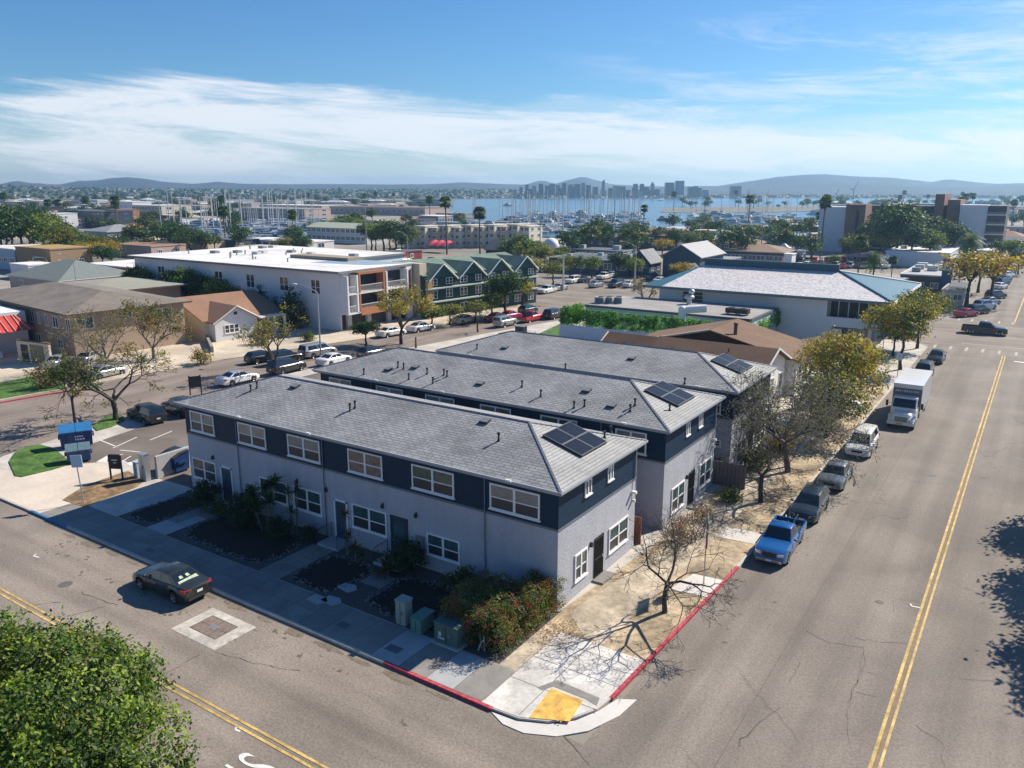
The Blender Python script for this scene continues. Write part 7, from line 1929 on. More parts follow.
land('far_shore', [(455, 199.2), (520, 197.9), (760, 198.3), (1024, 198.6), (1130, 199), (1130, 194), (430, 194), (300, 196), (300, 199), (430, 202)], .55, FARL)
# boats
HULL = mat('boat_hull_white', (.72, .72, .71), .35, .06, 1); BLUEC = mat('blue_sail_cover', (.03, .07, .20), .8, .1, 2); MAST = mat('mast', (.50, .50, .50), .4, .1, 2, metal=.3)
def boat_mesh(kind, k):
    b = MB(); L = 10.5 if kind == 'sail' else 11; w = 1.6
    rings = []
    for u in (0, .15, .4, .7, .9, 1.0):
        ww = w * (.75 + .5*u - 1.25*u**4 + .0) if u < 1 else .05; x = -L/2 + L*u; zt = 1.0 + .35*u*u
        rings.append([(x, -ww*.6, .1), (x, -ww, zt), (x, ww, zt), (x, ww*.6, .1)])
    b.loft(rings, HULL if k != 2 else mat('boat_hull_dark', (.05, .08, .13), .4, .1, 1), True, False)
    if kind == 'sail':
        b.box(-2.6, -.8, 1.0, 1.8, .8, 1.65, HULL); b.tube((.6, 0, 1.2), (.6, 0, 15.0 + k), .17, .12, 4, MAST)
        b.tube((.6, 0, 2.6), (-3.6, 0, 2.6), .2, .2, 5, BLUEC if k % 2 else HULL); b.tube((.6, -1.2, 8), (.6, 1.2, 8), .05, .05, 4, MAST)
    else:
        b.box(-3.5, -1.2, 1.0, 2.2, 1.2, 2.3, HULL); b.box(-3.4, -1.22, 1.5, 2.22, 1.22, 1.95, SHADE); b.box(-2.6, -1.1, 2.3, .8, 1.1, 3.2, HULL if k % 2 else GREYW); b.tube((-1, 0, 3), (-1, 0, 5), .05, .05, 4, MAST)
    return b.mesh('sailboat' if kind == 'sail' else 'motorboat')
BM = {(kd, k): boat_mesh(kd, k) for kd in ('sail', 'motor') for k in range(3)}
def boat(px, py, kind, label, group, rz):
    p = at(px, py, .25); o = link('sailboat' if kind == 'sail' else 'motorboat', BM[(kind, r.randrange(3))], None, (p.x, p.y, .15), rz); s_ = r.uniform(.8, 1.25); o.scale = (s_,)*3
    props(o, label, 'sailboat' if kind == 'sail' else 'motorboat', group)
for k in range(125):
    py = r.uniform(214, 234); px = r.uniform(470 if py > 222 else 500, 640); 
    if py > 231 and px < 520: px += 40
    kd = 'sail' if r.random() < .72 else 'motor'
    boat(px, py, kd, 'small %s among the crowd moored before the downtown skyline' % ('sailboat' if kd == 'sail' else 'motorboat'), '%ss moored in the central marina' % ('sailboat' if kd == 'sail' else 'motorboat'), r.choice([R(20), R(200)]) + r.gauss(0, .2))
for k in range(105):
    px, py = r.uniform(158, 322), r.uniform(222, 240); kd = 'sail' if r.random() < .75 else 'motor'
    boat(px, py, kd, 'small %s in the packed marina on the left beyond the white roof' % ('sailboat' if kd == 'sail' else 'motorboat'), '%ss moored in the left marina' % ('sailboat' if kd == 'sail' else 'motorboat'), r.choice([R(60), R(240)]) + r.gauss(0, .1))
for k in range(55):
    px, py = r.uniform(660, 830), r.uniform(214, 224); kd = 'sail' if r.random() < .5 else 'motor'
    boat(px, py, kd, 'small %s by the tree-lined spit on the right' % ('sailboat' if kd == 'sail' else 'motorboat'), '%ss by the tree-lined spit' % ('sailboat' if kd == 'sail' else 'motorboat'), r.uniform(0, 6.28))
boat(508, 206, 'motor', 'lone dark boat out on the bay left of the skyline', None, .3)
boat(660, 201, 'sail', 'lone sailboat far out on the bay in front of the twin towers', None, .3)
# ---- low quarters far away: houses and trees
small = {}
def far_block(px, py, w, d, h, wm_, rm, kind, label, group):
    key = (wm_.name, rm.name, kind)
    if key not in small:
        b = MB()
        if kind == 'flat':
            b.box(-.5, -.5, -.1, .5, .5, .96, wm_); b.box(-.51, -.51, .96, .51, .51, 1.0, rm)
        else:
            b.box(-.5, -.5, -.1, .5, .5, .7, wm_); q, a, c = hip_roof(-.54, .54, -.54, .54, .7, 1.0, rm, rm); b.v += []
            b.add([(-.54, -.54, .7), (.54, -.54, .7), (.3, 0, 1), (-.3, 0, 1)], [(0, 1, 2, 3)], rm); b.add([(.54, .54, .7), (-.54, .54, .7), (-.3, 0, 1), (.3, 0, 1)], [(0, 1, 2, 3)], rm); b.add([(.54, -.54, .7), (.54, .54, .7), (.3, 0, 1)], [(0, 1, 2)], rm); b.add([(-.54, .54, .7), (-.54, -.54, .7), (-.3, 0, 1)], [(0, 1, 2)], rm)
        for zz in (.22, .58):
            for i in range(5):
                x = -.42 + i*.19; b.box(x, -.504, zz - .04, x + .1, -.5, zz + .12, FARGLASS); b.box(.5, x, zz - .04, .504, x + .1, zz + .12, FARGLASS)
        small[key] = b.mesh('small_building')
    p = at(px, py); o = link('small_building', small[key], None, (p.x, p.y, 0), r.uniform(-.15, .15)); o.scale = (w, d, h)
    props(o, label, 'building', group)
walls = [WHITEW, CREAM, BEIGE, PINKW, GREYW, BROWNW, BLUEW]; roofs = [ROOFW, GREYR, TERRA, DGREYR, BEIGE, OFFW]
zones = [((0, 235), (205, 228), 70, 'left distance'), ((235, 430), (202, 212), 26, 'strip behind the brown hangar'), ((650, 1024), (228, 248), 38, 'flats right of the bay'), ((830, 1024), (204, 216), 30, 'right distance'), ((0, 235), (196, 206), 50, 'far left flats'), ((330, 470), (222, 232), 10, 'strip before the marina')]
for (xa, xb), (ya, yb), n, nm in zones:
    for k in range(n):
        px, py = r.uniform(xa, xb), r.uniform(ya, yb)
        sc_ = 1 + (228 - py) / 28 if py < 228 else 1
        far_block(px, py, r.uniform(8, 18)*max(1, sc_), r.uniform(8, 14), r.uniform(3.0, 6)*(1 if py > 215 else 1.1), walls[r.randrange(7)], roofs[r.randrange(6)], r.choice(['flat', 'hip']), 'small building in the ' + nm, 'small buildings in the ' + nm)
tz = [((0, 235), (204, 232), 88, 'left distance'), ((0, 235), (196, 205), 60, 'far left flats'), ((235, 440), (199, 212), 50, 'strip behind the brown hangar'), ((650, 830), (228, 250), 30, 'flats right of the bay'), ((830, 1024), (203, 232), 52, 'right distance'), ((310, 470), (224, 240), 16, 'strip before the marina'), ((664, 1024), (205.5, 212), 64, 'shore spit'), ((560, 660), (238, 250), 10, 'bank before the central marina'), ((100, 240), (236, 256), 26, 'streets above the terracotta shops'), ((560, 665), (242, 262), 14, 'streets behind the slate building'), ((700, 815), (244, 264), 14, 'streets around the wide brown restaurant')]
for (xa, xb), (ya, yb), n, nm in tz:
    for k in range(n):
        px, py = r.uniform(xa, xb), r.uniform(ya, yb); p = at(px, py)
        if nm == 'shore spit' and py > 213.5 - (px - 664)*.018: py = 209.5 - (px - 664)*.010; p = at(px, py)
        key = 'far' if r.random() < .6 else 'far2'
        s_ = r.uniform(.9, 1.5) * (1.0 if py > 206 else 1.35)
        if r.random() < (.10 if nm[:4] not in ('bank', 'stre') else 0): plant('fanpalm', (p.x, p.y, 0), r.uniform(.9, 1.3), 'palm standing above the low roofs of the ' + nm, group='palms in the ' + nm)
        else: plant(key, (p.x, p.y, 0), s_, 'round dark tree in the ' + nm, group='trees in the ' + nm, sz=r.uniform(.8, 1.1))
# ---- hillside town across the bay, left
HILLM = mat('hillside_scrub', (.06, .075, .045), .95, .4, .01, var2=.4, scale2=.003)
def ridge(name, prof, dist0, dist1, m, base=0, rough=0, seed=1, back=True, n=160):
    """terrain strip whose crest follows a height profile; foot at dist0, crest between"""
    R_ = random.Random(seed); xs_ = [prof[0][0] + (prof[-1][0] - prof[0][0]) * i / n for i in range(n + 1)]; b = MB(); rows_ = []
    m_rows = 7
    nz = [R_.gauss(0, 1) for _ in range((n + 1) * (m_rows + 2))]
    for j in range(m_rows + 2):
        row = []
        for i, x in enumerate(xs_):
            yy = interp(prof, x); d = (at(x, 400) - CAM); az = Vector((d.x, d.y, 0)).normalized()
            D = dist0 + (dist1 - dist0) * min(j, m_rows) / m_rows + (900 if j > m_rows else 0)
            # crest height from the angle above the level line
            ray = _fw * F_PX + _rt * (x - CX) - _up * (yy - CY); el = ray.z / math.hypot(ray.x, ray.y)
            zc = CAM.z + el * dist1
            u = min(1, j / m_rows); z = zc * (u ** .8) if j <= m_rows else zc * .3
            z += nz[j*(n+1)+i] * rough * (1 if 0 < j < m_rows else .15)
            row.append((CAM.x + az.x*D, CAM.y + az.y*D, max(-1, z)))
        rows_.append(row)
    b.loft(rows_, m, False, True, False)
    return structure(name, b)
hp = [(-500, 186), (-60, 188), (0, 187.6), (20, 186.3), (45, 186.0), (60, 187.2), (110, 188.6), (200, 189.8), (300, 190.2), (400, 189.8), (470, 189.6), (520, 190.5), (560, 194.5)]
ridge('hillside', hp, 1500, 2050, HILLM, rough=2.0, seed=3)
b = MB()
cols_ = [mat('far_house_pale', (.62, .60, .57), .9, .1, .1), mat('far_house_tan', (.45, .37, .29), .9, .1, .1), mat('far_house_grey', (.33, .34, .36), .9, .1, .1), mat('far_roof_red', (.32, .17, .12), .9, .1, .1)]
tcl = [LM['leaf_dark'], LM['leaf_mid'], LM['leaf_teal']]
for k in range(2600):
    px = r.uniform(-300, 545) if k > 2300 else r.uniform(-20, 545); yy = interp(hp, px); u = r.random(); D = 1500 + 550*u
    d = (at(px, 400) - CAM); az = Vector((d.x, d.y, 0)).normalized(); ray = _fw * F_PX + _rt * (px - CX) - _up * (yy - CY); zc = CAM.z + ray.z / math.hypot(ray.x, ray.y) * 2050
    z = zc * u**.8; x, y = CAM.x + az.x*D, CAM.y + az.y*D
    if r.random() < .30:
        w, d_, h_ = r.uniform(4, 10), r.uniform(4, 8), r.uniform(1.5, 3.0); b.box(x - w/2, y - d_/2, z - 2, x + w/2, y + d_/2, z + h_, cols_[r.randrange(3)]); b.box(x - w/2 - .2, y - d_/2 - .2, z + h_, x + w/2 + .2, y + d_/2 + .2, z + h_ + .4, cols_[r.randrange(4)])
    else:
        s_ = r.uniform(1.5, 4.0); b.ellip((x, y, z + s_*.4), s_*r.uniform(1, 1.6), s_, s_*.8, tcl[r.randrange(3)], 6, 3, -.3)
props(structure('hillside_town', b), kind='stuff'); bpy.data.objects['hillside_town'].pop('label', None)
# far shore quarters right: low city strip
b = MB()
for k in range(1500):
    px = r.uniform(440, 1100); py = r.uniform(194.6, 197.9); p = at(px, py, .5)
    if r.random() < .55:
        w, h_ = r.uniform(5, 20), r.uniform(1.5, 5); b.box(p.x - w/2, p.y - 5, .3, p.x + w/2, p.y + 5, h_, cols_[r.randrange(4)])
    else: s_ = r.uniform(2, 5); b.ellip((p.x, p.y, 1.0), s_*1.4, s_, s_*.8, tcl[r.randrange(3)], 6, 3, -.3)
props(structure('far_shore_town', b), kind='stuff')
# ---- downtown towers, each its own
TW = [mat('tower_blue_glass', (.10, .17, .24), .3, .15, .02, spec=.7), mat('tower_grey', (.22, .24, .26), .7, .1, .02), mat('tower_pale', (.40, .41, .42), .7, .1, .02), mat('tower_dark', (.07, .09, .12), .4, .15, .02, spec=.6)]
TWW = mat('tower_window_band', (.04, .06, .09), .3, .2, .05, spec=.8)
def tower(px, yt, wpx, k, label, group='downtown towers across the bay', top=None):
    yb = 197.6; p = at(px, yb, .5); d = math.hypot(p.x - CAM.x, p.y - CAM.y); w = wpx / F_PX * d * .86; h = high(px, yb, yt, .5)
    b = MB(); m = TW[k % 4]; b.box(-w/2, -w/2, -1, w/2, w/2, h, m)
    n = max(3, int(h / 2.2))
    for i in range(n):
        z = h * (i + .35) / n; b.box(-w/2 - .12, -w/2 - .12, z, w/2 + .12, w/2 + .12, z + h/n*.45, TWW)
    if top == 'spire': b.tube((0, 0, h), (0, 0, h*1.25), .8, .2, 5, m)
    if top == 'step': b.box(-w*.3, -w*.3, h, w*.3, w*.3, h*1.12, m)
    if top == 'slant': b.prism([(-w/2, -w/2), (w/2, -w/2), (w/2, w/2), (-w/2, w/2)], h, [h, h*1.15, h*1.15, h], m)
    solo('skyscraper', b, label, 'skyscraper', p, YAW + rng.uniform(-.2, .2), group)
tl = [(521, 187, 3), (527, 184.5, 4), (534, 186, 4), (541, 184, 5), (547, 185.5, 5), (552, 184, 6), (558, 185, 5), (564, 183.2, 4.5), (570, 184.5, 5), (577, 184, 6), (583, 183, 4), (588, 185, 5), (595, 187, 5), (610, 188, 4), (616, 185.8, 7), (622, 186.5, 6), (634, 187.5, 5), (646, 187, 5), (657, 189, 5), (690, 187, 5), (698, 188, 6), (705, 190, 6), (515, 190, 5), (530, 189, 5), (561, 188, 6), (574, 187, 5), (603, 190, 6), (628, 190, 5), (641, 190, 6), (652, 190, 8)]
for k, (x, yt, w) in enumerate(tl): tower(x, yt, w, k, 'hazy tower in the downtown skyline between the two mountain peaks')
tower(603, 181.5, 3.2, 1, 'slim tallest pointed tower left of centre in the skyline', None, 'slant')
tower(635, 183.8, 4.5, 0, 'left one of two equal mid-height slabs in the skyline centre', None)
tower(641.5, 183.8, 4.5, 3, 'right one of two equal mid-height slabs in the skyline centre', None)
tower(652, 184, 3.8, 2, 'narrow tower with a lower round-backed neighbour in the skyline', None, 'step')
tower(669, 182.5, 9.5, 3, 'broad dark tower left of the tallest twin at the right of the skyline', None)
tower(679, 180.8, 9.5, 0, 'tallest broad dark tower at the right of the skyline', None)
tower(695, 186, 5, 1, 'lower tower just right of the tallest broad one', None)
tower(735, 186.2, 11, 1, 'isolated boxy block far right of the skyline', None)
tower(340, 187.5, 3, 1, 'lone thin tower on the hillside left of centre', None)
tower(375, 189.5, 5, 2, 'pale slab on the hillside right of the lone thin tower', None)
# cranes and bridge
def crane(px, yb, yt, label, k):
    p = at(px, yb, .5); h = high(px, yb, yt, .5); b = MB(); b.tube((0, 0, 0), (0, 0, h*.55), 1.1, .9, 4, GREYW); b.tube((0, 0, h*.5), (h*.22*_rt.x, h*.22*_rt.y, h), .9, .4, 4, GREYW); b.tube((0, 0, h*.55), (-h*.2*_rt.x, -h*.2*_rt.y, h*.5), .8, .8, 4, GREYW); b.box(-2.5, -2.5, 0, 2.5, 2.5, h*.12, GREYW)
    solo('harbour_crane', b, label, 'crane', p)
crane(853, 199, 180, 'tall slanting harbour crane on the right horizon', 0); crane(836, 199, 189, 'small crane left of the tall harbour crane', 1)
b = MB(); pr = None
for i in range(41):
    px = 808 + 127*i/40; y_ = 191.6 - 1.0*math.sin(PI*i/40); D = 2400; d = (at(px, 400) - CAM); az = Vector((d.x, d.y, 0)).normalized(); ray = _fw*F_PX + _rt*(px - CX) - _up*(y_ - CY)
    q = Vector((CAM.x + az.x*D, CAM.y + az.y*D, CAM.z + ray.z/math.hypot(ray.x, ray.y)*D + 4))
    if pr is not None: b.tube(pr, q, 1.3, 1.3, 4, GREYW)
    if i % 3 == 0: b.box(q.x - 1, q.y - 1, -1, q.x + 1, q.y + 1, q.z, GREYW)
    pr = q
solo('bay_bridge', b, 'long thin arched road bridge on piers near the right horizon', 'bridge')
# ---- mountains
MTN = mat('haze_blue_scrub', (.050, .066, .085), .95, .3, .004, var2=.3, scale2=.0015)  # blue of the distant haze mixed into the scrub colour
mp1 = [(-700, 186), (-420, 180), (-260, 184), (-80, 186), (0, 185.5), (12, 182.8), (28, 184.8), (48, 180.8), (66, 184), (88, 184.5), (104, 181), (122, 180.5), (136, 178.2), (152, 177.2), (166, 178.5), (185, 181.8), (215, 184), (235, 181.8), (262, 184), (300, 184.2), (340, 184), (400, 184.5), (440, 184), (465, 182.3), (500, 184), (525, 184.6), (540, 179.8), (552, 184), (566, 179.5), (578, 176.6), (592, 180.5), (606, 184.4), (650, 186.5), (705, 186), (730, 182), (760, 177), (785, 174.8), (803, 174.2), (830, 176.3), (870, 178), (905, 182), (920, 179.2), (940, 181.5), (965, 184), (1000, 182.8), (1040, 184.5), (1120, 185), (1300, 181), (1650, 185)]
ridge('mountains', mp1, 2500, 3000, MTN, rough=1.5, seed=5, n=420)
mp2 = [(-700, 186.5), (-300, 184), (-80, 186), (30, 186.6), (52, 184.2), (66, 182.8), (82, 185), (100, 187), (280, 187.5), (460, 187), (520, 188), (700, 189), (740, 187), (790, 184), (850, 185), (930, 187.5), (1000, 185.8), (1120, 187), (1600, 186)]
ridge('foothills', mp2, 2150, 2450, MTN, rough=1.2, seed=8, n=320)

# ---- haze : one closed box of thin air around everything but the sky
b = MB(); b.box(-4300, -700, -2.0, 1600, 4300, 82, BLACK)
hz = solo('haze', b, None, None, kind='stuff')
hm = bpy.data.materials.new('thin_haze'); hm.use_nodes = True; hn = hm.node_tree; hn.nodes.clear()
vo_ = hn.nodes.new('ShaderNodeVolumePrincipled'); vo_.inputs['Color'].default_value = (.38, .68, 1.0, 1); vo_.inputs['Density'].default_value = .0002; vo_.inputs['Anisotropy'].default_value = .45
ho = hn.nodes.new('ShaderNodeOutputMaterial'); hn.links.new(vo_.outputs[0], ho.inputs['Volume'])
hz.data.materials.clear(); hz.data.materials.append(hm)
# ================================================================ STREET FURNITURE AND SMALL THINGS
def lamp(label, x, y, h, arm, az_deg, cat='street lamp'):
    t = thing('street_lamp', label, cat, (x, y, 0)); b = MB(); b.tube((0, 0, -.1), (0, 0, h), .11, .07, 8, GALV); b.tube((0, 0, -.1), (0, 0, .3), .18, .18, 8, GALV); part('pole', b, t)
    d = Vector((math.cos(R(az_deg)), math.sin(R(az_deg)), 0)); b = MB(); pr = Vector((0, 0, h - .1))
    for k in range(6):
        u = (k + 1)/6; q = d * (arm*u) + Vector((0, 0, h - .1 + arm*.38*math.sin(u*PI/2))); b.tube(pr, q, .05, .05, 6, GALV, False); pr = q
    part('arm', b, t); b = MB(); b.ellip((pr.x + d.x*.3, pr.y + d.y*.3, pr.z), .42, .22, .12, OFFW, 10, 5); part('lamp_head', b, t)
p = at(321, 358); lamp('tall cobra-head street lamp rising between the parked cars and the near roofs', p.x, p.y, 8.4, 2.6, 205)
p = at(78, 296); lamp('street lamp with a curved arm behind the tan block at left', p.x, p.y, high(78, 296, 254) - .9, 2.6, 205)
p = at(601, 250); lamp('slender lamp in front of the big dark trees', *pl((408, 262)), 7.5, 3, 180)
p = at(635, 290); lamp('street lamp in the lot across the cross street', p.x, p.y, 9.0, 3, 200)
def post(label, px, pyb, pyt, m=GREYM, r_=.12, cat='utility pole', cross=False):
    p = at(px, pyb); h = high(px, pyb, pyt); b = MB(); b.tube((0, 0, -.1), (0, 0, h), r_, r_*.7, 7, m)
    if cross:
        for z in (h - .6, h - 1.5): b.box(-1.2, -.06, z, 1.2, .06, z + .12, m)
        for x in (-1, -.5, .5, 1): b.tube((x, 0, h - .5), (x, 0, h - .25), .05, .04, 5, OFFW)
    solo('utility_pole', b, label, cat, p)
WOOD = mat('pole_wood', (.14, .10, .07), .9, .2, 3)
post('wooden pole seen above the last grey roof end', 416, 348, 337, WOOD, .16); post('tall thin grey pole in front of the barn-like building lot', 634, 292, 262, GALV, .12)
post('tall grey post at the left of the big dark trees', 367, 256, 207, GREYM, .2); post('tall slim pole over the wide brown restaurant', 760, 262, 226, GREYM, .16)
post('slim pole rising beside the townhouses right end', 540, 262, 222, GREYM, .15); post('pale pole in the lot left of the slate building', 563, 290, 254, OFFW, .2)
post('short white post on the lawn by the ivy fence', 535, 340, 331, WHITE, .12, 'post')
# dark utility cabinet at the lawn
p = at(521, 338); b = MB(); b.box(-.7, -.5, 0, .7, .5, 1.7, DARK); b.box(-.75, -.55, 1.7, .75, .55, 1.78, GREYM); b.box(-.02, -.52, .1, .02, -.5, 1.6, BLACK); solo('utility_cabinet', b, 'dark cabinet standing at the end of the lawn behind the last grey roof', 'utility cabinet', p)
# sign by the red kerb (stop sign edge on)
t = thing('stop_sign', 'stop sign pole by the red kerb, its face edge-on to us behind the bare tree', 'sign', (5.2, 6.9, 0), R(21))
b = MB(); b.tube((0, 0, -.05), (0, 0, 4.1), .035, .035, 6, GALV); part('pole', b, t)
vd = math.atan2(5.2 - CAM.x, -(6.9 - CAM.y)) if False else 0
b = MB(); n = 8; q = [(.04, .48*math.cos(2*PI*(i + .5)/n), 2.55 + .48*math.sin(2*PI*(i + .5)/n)) for i in range(n)]; b.loft([q, [(x + .02, y, z) for x, y, z in q]], mat('sign_red', (.45, .02, .03), .5, .05, 3), True, False); pl_ = part('sign_plate', b, t)
me = text_mesh('lettering', 'STOP', .34, WHITE); o = link('lettering', me, pl_, (.064, 0, 2.55)); o.rotation_euler = (PI/2, 0, PI/2)
b = MB(); b.box(.04, -.75, 3.2, .06, .75, 3.85, mat('sign_back', (.3, .31, .32), .5, .05, 3)); part('upper_plate', b, t)
# sign pole at the driveway
t = thing('parking_sign', 'leaning pole with a small pale blue sign beside the driveway', 'sign', (-34.3, -5.45, 0)); t.rotation_euler = (0, R(-5), 0)
b = MB(); b.tube((0, 0, -.05), (0, 0, 3.3), .04, .04, 6, GALV); part('pole', b, t)
b = MB(); b.box(-.02, -.40, 2.55, .02, .40, 3.4, mat('pale_blue_sign', (.42, .58, .68), .5, .05, 3)); o = part('sign_plate', b, t); o.rotation_euler = (0, 0, R(-60)); o.location = (.05, 0, 0)
p = Vector((-36.7, -1.6, 0)); t = thing('yard_sign', 'black two-legged sign board beside the lot entrance', 'sign', p, R(28)); 
for x in (-.45, .45): b = MB(); b.box(x - .05, -.05, -.05, x + .05, .05, 1.9, BLACK); part('leg', b, t)
b = MB(); b.box(-.4, -.06, .85, .4, .06, 1.95, BLACK); s_ = part('board', b, t); b = MB(); b.box(-.22, -.075, 1.5, .22, -.062, 1.58, OFFW); b.box(-.12, -.075, 1.3, .14, -.062, 1.36, OFFW); part('board_lettering', b, s_)
p = at(196, 394); t = thing('yard_sign', 'black open frame board on posts at the kerb behind the near roof corner', 'sign', p, R(60))
for x in (-.55, .55): b = MB(); b.box(x - .06, -.06, -.05, x + .06, .06, 2.0, BLACK); part('leg', b, t)
b = MB(); b.box(-.6, -.06, 1.75, .6, .06, 1.9, BLACK); b.box(-.49, -.03, .7, .49, .03, 1.75, DARK); part('board', b, t)
# green cabinets in the gravel at the sidewalk
GC = mat('sage_cabinet', (.27, .34, .31), .6, .08, 3); GC2 = mat('green_cabinet', (.10, .24, .20), .6, .08, 3); GC3 = mat('dark_green_cabinet', (.075, .135, .13), .6, .08, 3)
def cabinet(label, x, y, w, d, h, m, rz=0, lid=.08, pad=False, parts=True):
    t = thing('utility_cabinet', label, 'utility cabinet', (x, y, 0), rz); b = MB(); b.box(-w/2, -d/2, 0, w/2, d/2, h, m); part('body', b, t)
    b = MB(); b.prism([(-w/2 - .04, -d/2 - .04), (w/2 + .04, -d/2 - .04), (w/2 + .04, d/2 + .04), (-w/2 - .04, d/2 + .04)], h + .002, [h + lid*.5, h + lid*.5, h + lid, h + lid], m); part('lid', b, t)
    b = MB(); b.box(-.01, -d/2 - .012, .08, .01, -d/2 - .002, h - .08, BLACK); b.box(w*.12, -d/2 - .04, h*.45, w*.2, -d/2 - .002, h*.6, GREYM); part('door_seam', b, t)
    if pad: b = MB(); b.box(-w/2 - .15, -d/2 - .15, -.04, w/2 + .15, d/2 + .15, .06, CONC); part('pad', b, t)
    return t
cabinet('tall narrow sage green cabinet, left one in the gravel bed', -5.75, -5.15, .62, .55, 1.25, GC)
cabinet('low bright green box in the middle of the three gravel bed cabinets', -4.65, -5.05, .62, 1.05, .72, GC2)
t = cabinet('broad dark green transformer box, right one of the gravel bed cabinets', -2.75, -5.05, 1.35, 1.2, 1.05, GC3, pad=True)
b = MB(); b.box(-.42, -.625, .42, -.26, -.603, .64, OFFW); b.box(-.46, -.625, .28, -.08, -.603, .36, OFFW); part('warning_label', b, t)
for k, (x, y) in enumerate([(-8.1, -7.0), (-4.6, -7.2), (-23.8, -7.3)]):
    b = MB(); b.box(-.42, -.28, -.01, .42, .28, .012, GREYM); b.box(-.36, -.22, .012, .36, .22, .016, mat('cover_dark', (.13, .13, .14), .8, .2, 8)); solo('pavement_cover', b, ['rectangular meter cover in the smooth bluish pavement panel', 'second meter cover, nearer the corner, by the transformer box', 'small dark drain cover in the pavement at the left'][k], 'cover', (x, y, .004))
# dumpsters
DB = mat('dumpster_blue', (.012, .045, .16), .5, .2, 3, var2=.1); DBL = mat('dumpster_lid_blue', (.03, .16, .36), .45, .15, 2)
def dumpster(label, px, py, rz, w=2.3, d=1.4, h=1.45, lidm=None, text=True):
    p = at(px, py, 0); t = thing('dumpster', label, 'dumpster', (p.x, p.y, 0), rz)
    b = MB(); b.loft([[(-w/2*.96, -d/2*.8, .15), (w/2*.96, -d/2*.8, .15), (w/2*.96, d/2*.9, .15), (-w/2*.96, d/2*.9, .15)], [(-w/2, -d/2, h*.78), (w/2, -d/2, h*.78), (w/2, d/2, h), (-w/2, d/2, h)]], DB, True, False)
    for x in (-w*.3, 0, w*.3): b.box(x - .03, -d/2 - .04, .3, x + .03, -d/2*.85, h*.75, DB)
    b.box(-w/2 - .12, -d*.3, h*.5, -w/2, d*.3, h*.62, DB); b.box(w/2, -d*.3, h*.5, w/2 + .12, d*.3, h*.62, DB); part('body', b, t)
    for s in (-1, 1):
        b = MB(); x0, x1 = (-w/2 - .03, -.02) if s < 0 else (.02, w/2 + .03)
        b.loft([[(x0, -d/2 - .06, h*.80), (x1, -d/2 - .06, h*.80), (x1, -d/2 - .06, h*.85), (x0, -d/2 - .06, h*.85)], [(x0, 0, h*.96), (x1, 0, h*.96), (x1, 0, h*1.02), (x0, 0, h*1.02)], [(x0, d/2 + .03, h*1.02), (x1, d/2 + .03, h*1.02), (x1, d/2 + .03, h*1.07), (x0, d/2 + .03, h*1.07)]], lidm or DBL, True, False); part('lid', b, t)
    for sx in (-1, 1):
        for sy in (-1, 1): b = MB(); b.tube((sx*w*.4 - .04, sy*d*.3, .08), (sx*w*.4 + .04, sy*d*.3, .08), .085, .085, 8, RUBBER); part('caster', b, t)
    if text:
        b = MB(); rr_ = random.Random(4)
        for row, z in ((0, h*.56), (1, h*.42)):
            xx = -.1
            for k in range(4): ww = rr_.uniform(.1, .17); b.box(xx, -d/2 - .0 - .045, z, xx + ww, -d/2*.9, z + .12, mat('pale_lettering', (.55, .62, .75), .6, .1, 3)); xx += ww + .05
        part('lettering', b, t)
    return t
dumpster('larger blue dumpster with a bright blue lid, standing behind the smaller one on the lot', 77.5, 446, R(62), 2.4, 1.4, 1.7)
dumpster('smaller blue dumpster with a raised greenish lid, in front of the bigger one', 79.5, 461, R(62), 1.7, 1.2, 1.25, mat('faded_lid', (.10, .17, .20), .5, .2, 3), False)
dumpster('dark navy dumpster inside the low walled enclosure by the left building end', 176, 470, R(0), 1.8, 1.3, 1.5, mat('dark_lid', (.03, .04, .06), .5, .2, 3), False)
b = MB(); b.box(-.55, -.45, 0, .55, .45, 1.0, mat('teal_bin', (.02, .20, .30), .5, .1, 3)); b.box(-.6, -.5, 1.0, .6, .5, 1.1, mat('cyan_lid', (.05, .40, .58), .4, .1, 3)); b.tube((-.5, .42, .12), (-.4, .42, .12), .12, .12, 8, RUBBER)
p = at(187, 462); solo('recycling_bin', b, 'bright cyan-lidded bin tucked beside the navy dumpster at the wall', 'bin', (p.x, p.y, 0))
# enclosure walls
b = MB(); b.box(-34.6, .2, -.05, -34.35, 6.6, 1.7, WALLC); b.box(-34.35, 6.35, -.05, -30.1, 6.6, 1.7, WALLC); solo('enclosure_wall', b, 'low pale rendered wall around the bins at the left building end', 'wall')
cabinet('tall grey electrical cabinet on legs against the bin enclosure wall', -34.9, -.45, .75, .4, 2.0, GALV)
cabinet('low blue-grey cabinet left of the tall grey electrical cabinet', -35.9, -.35, .5, .5, 1.2, BLUEW)
# small handrail and ramp slab before the enclosure
b = MB(); b.box(-31.5, -3.4, -.03, -29.9, -1.2, .01, CBL); structure('concrete_slab', b)
# turquoise banner / flag at the balcony corner
t = thing('banner', 'turquoise banner hanging at the corner of the white balcony', 'banner', (2.1, 80.0, 0)); b = MB(); b.tube((0, 0, 0), (0, 0, 5.8), .05, .05, 6, GALV); part('pole', b, t)
b = MB(); b.loft([[(0, 0, 5.6), (.1, 0, 3.4)], [(.7, .2, 5.4), (.8, .1, 3.1)], [(1.5, -.1, 5.0), (1.5, .1, 3.0)]], mat('turquoise_fabric', (.02, .42, .45), .6, .2, 2), False, True, False); part('cloth', b, t)
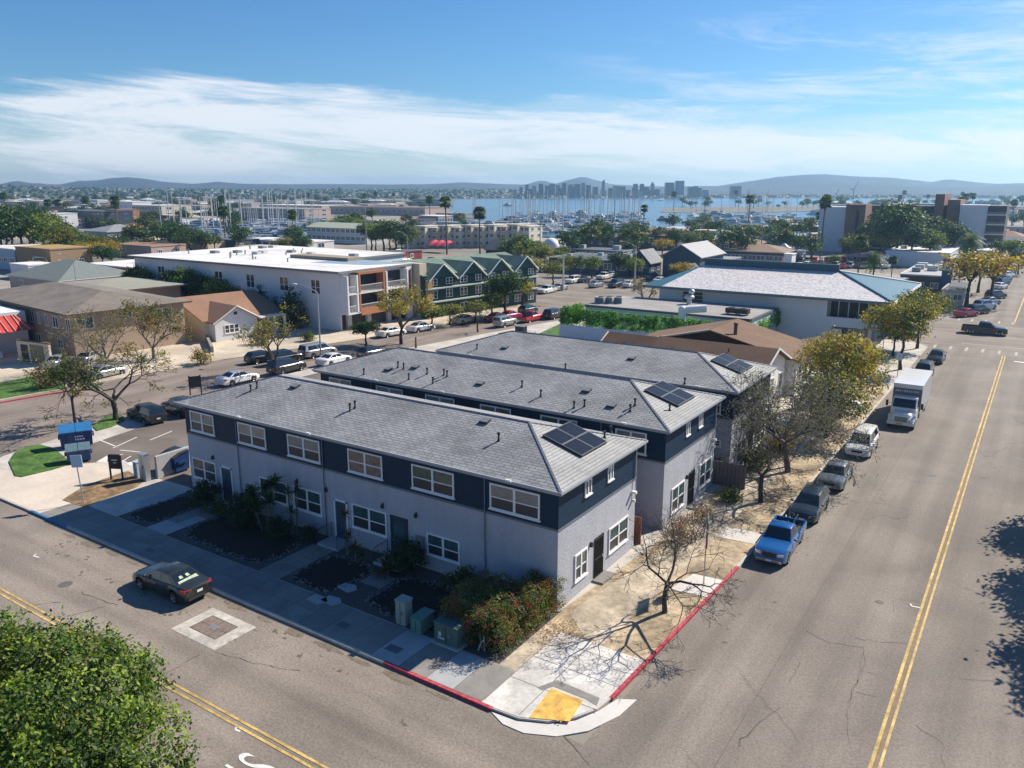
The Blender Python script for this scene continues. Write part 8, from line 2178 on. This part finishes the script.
# banner sign posts near the far street trees
b = MB(); b.tube((0, 0, 0), (0, 0, 2.6), .04, .04, 6, GALV); b.box(-.3, -.03, 1.9, .3, .03, 2.7, mat('white_green_sign', (.5, .62, .58), .5, .1, 3)); solo('street_sign', b, 'small pale sign on a post under the yellow-green street trees', 'sign', (5.9, 66.5, 0))
# stepping stones
for k, (px, py) in enumerate([(348, 588), (332, 601), (318, 600)]):
    p = at(px, py); b = MB(); b.prism([(-.55, -.3), (.35, -.38), (.6, .1), (.2, .4), (-.5, .3)], -.02, .045, CBL); solo('stepping_slab', b, ['farthest flat pale slab between the dark garden beds', 'middle flat pale slab between the dark garden beds', 'flat pale slab between the beds closest to the pavement'][k], 'slab', (p.x, p.y, .004))
# clutter in truck bed, brush pile and wood stacks
b = MB(); rr_ = random.Random(6)
for k in range(14): x, y = rr_.gauss(0, .35), rr_.gauss(0, .5); b.tube((x, y, 0), (x + rr_.gauss(0, .4), y + rr_.gauss(0, .4), rr_.uniform(.2, .6)), .04, .03, 5, [GALV, BROWNW, OFFW][k % 3])
solo('tool_pile', b, 'pile of tools and pipes in the bed of the bright blue pickup', 'tools', (7.30, 15.9, ZR + .76))
b = MB()
for k in range(5): b.ellip((rr_.gauss(0, .9), rr_.gauss(0, 1.4), rr_.uniform(.1, .9)), .8, .7, .5, WHITEW, 8, 5)
solo('tarp_pile', b, 'heap of white sheeting beside the yellow tree and the brown-roofed house', 'tarp', (1.9, 45.5, 0))
b = MB(); b.ellip((0, 0, .9), 1.3, 1.2, 1.0, mat('rust_pile', (.30, .16, .08), .9, .3, 3), 10, 6, -.5); solo('brush_pile', b, 'rust coloured heap next to the white sheeting', 'heap', (3.1, 43.2, 0))
# fallen leaves and litter: uncountable
b = MB(); lm_ = mat('fallen_leaf', (.24, .13, .06), .9, .4, 8)
for k in range(1500):
    if k < 900: x, y = rr_.uniform(.3, 5.4), rr_.uniform(-3, 40)
    else: x, y = rr_.gauss(1.0, .6), rr_.gauss(-1.8, .7)
    s_ = rr_.uniform(.03, .09); a = rr_.uniform(0, 6.28); b.add([(x, y, .008), (x + s_*math.cos(a), y + s_*math.sin(a), .02), (x + s_*math.cos(a + 1.2), y + s_*math.sin(a + 1.2), .010)], [(0, 1, 2)], lm_)
props(structure('leaf_litter', b), kind='stuff')
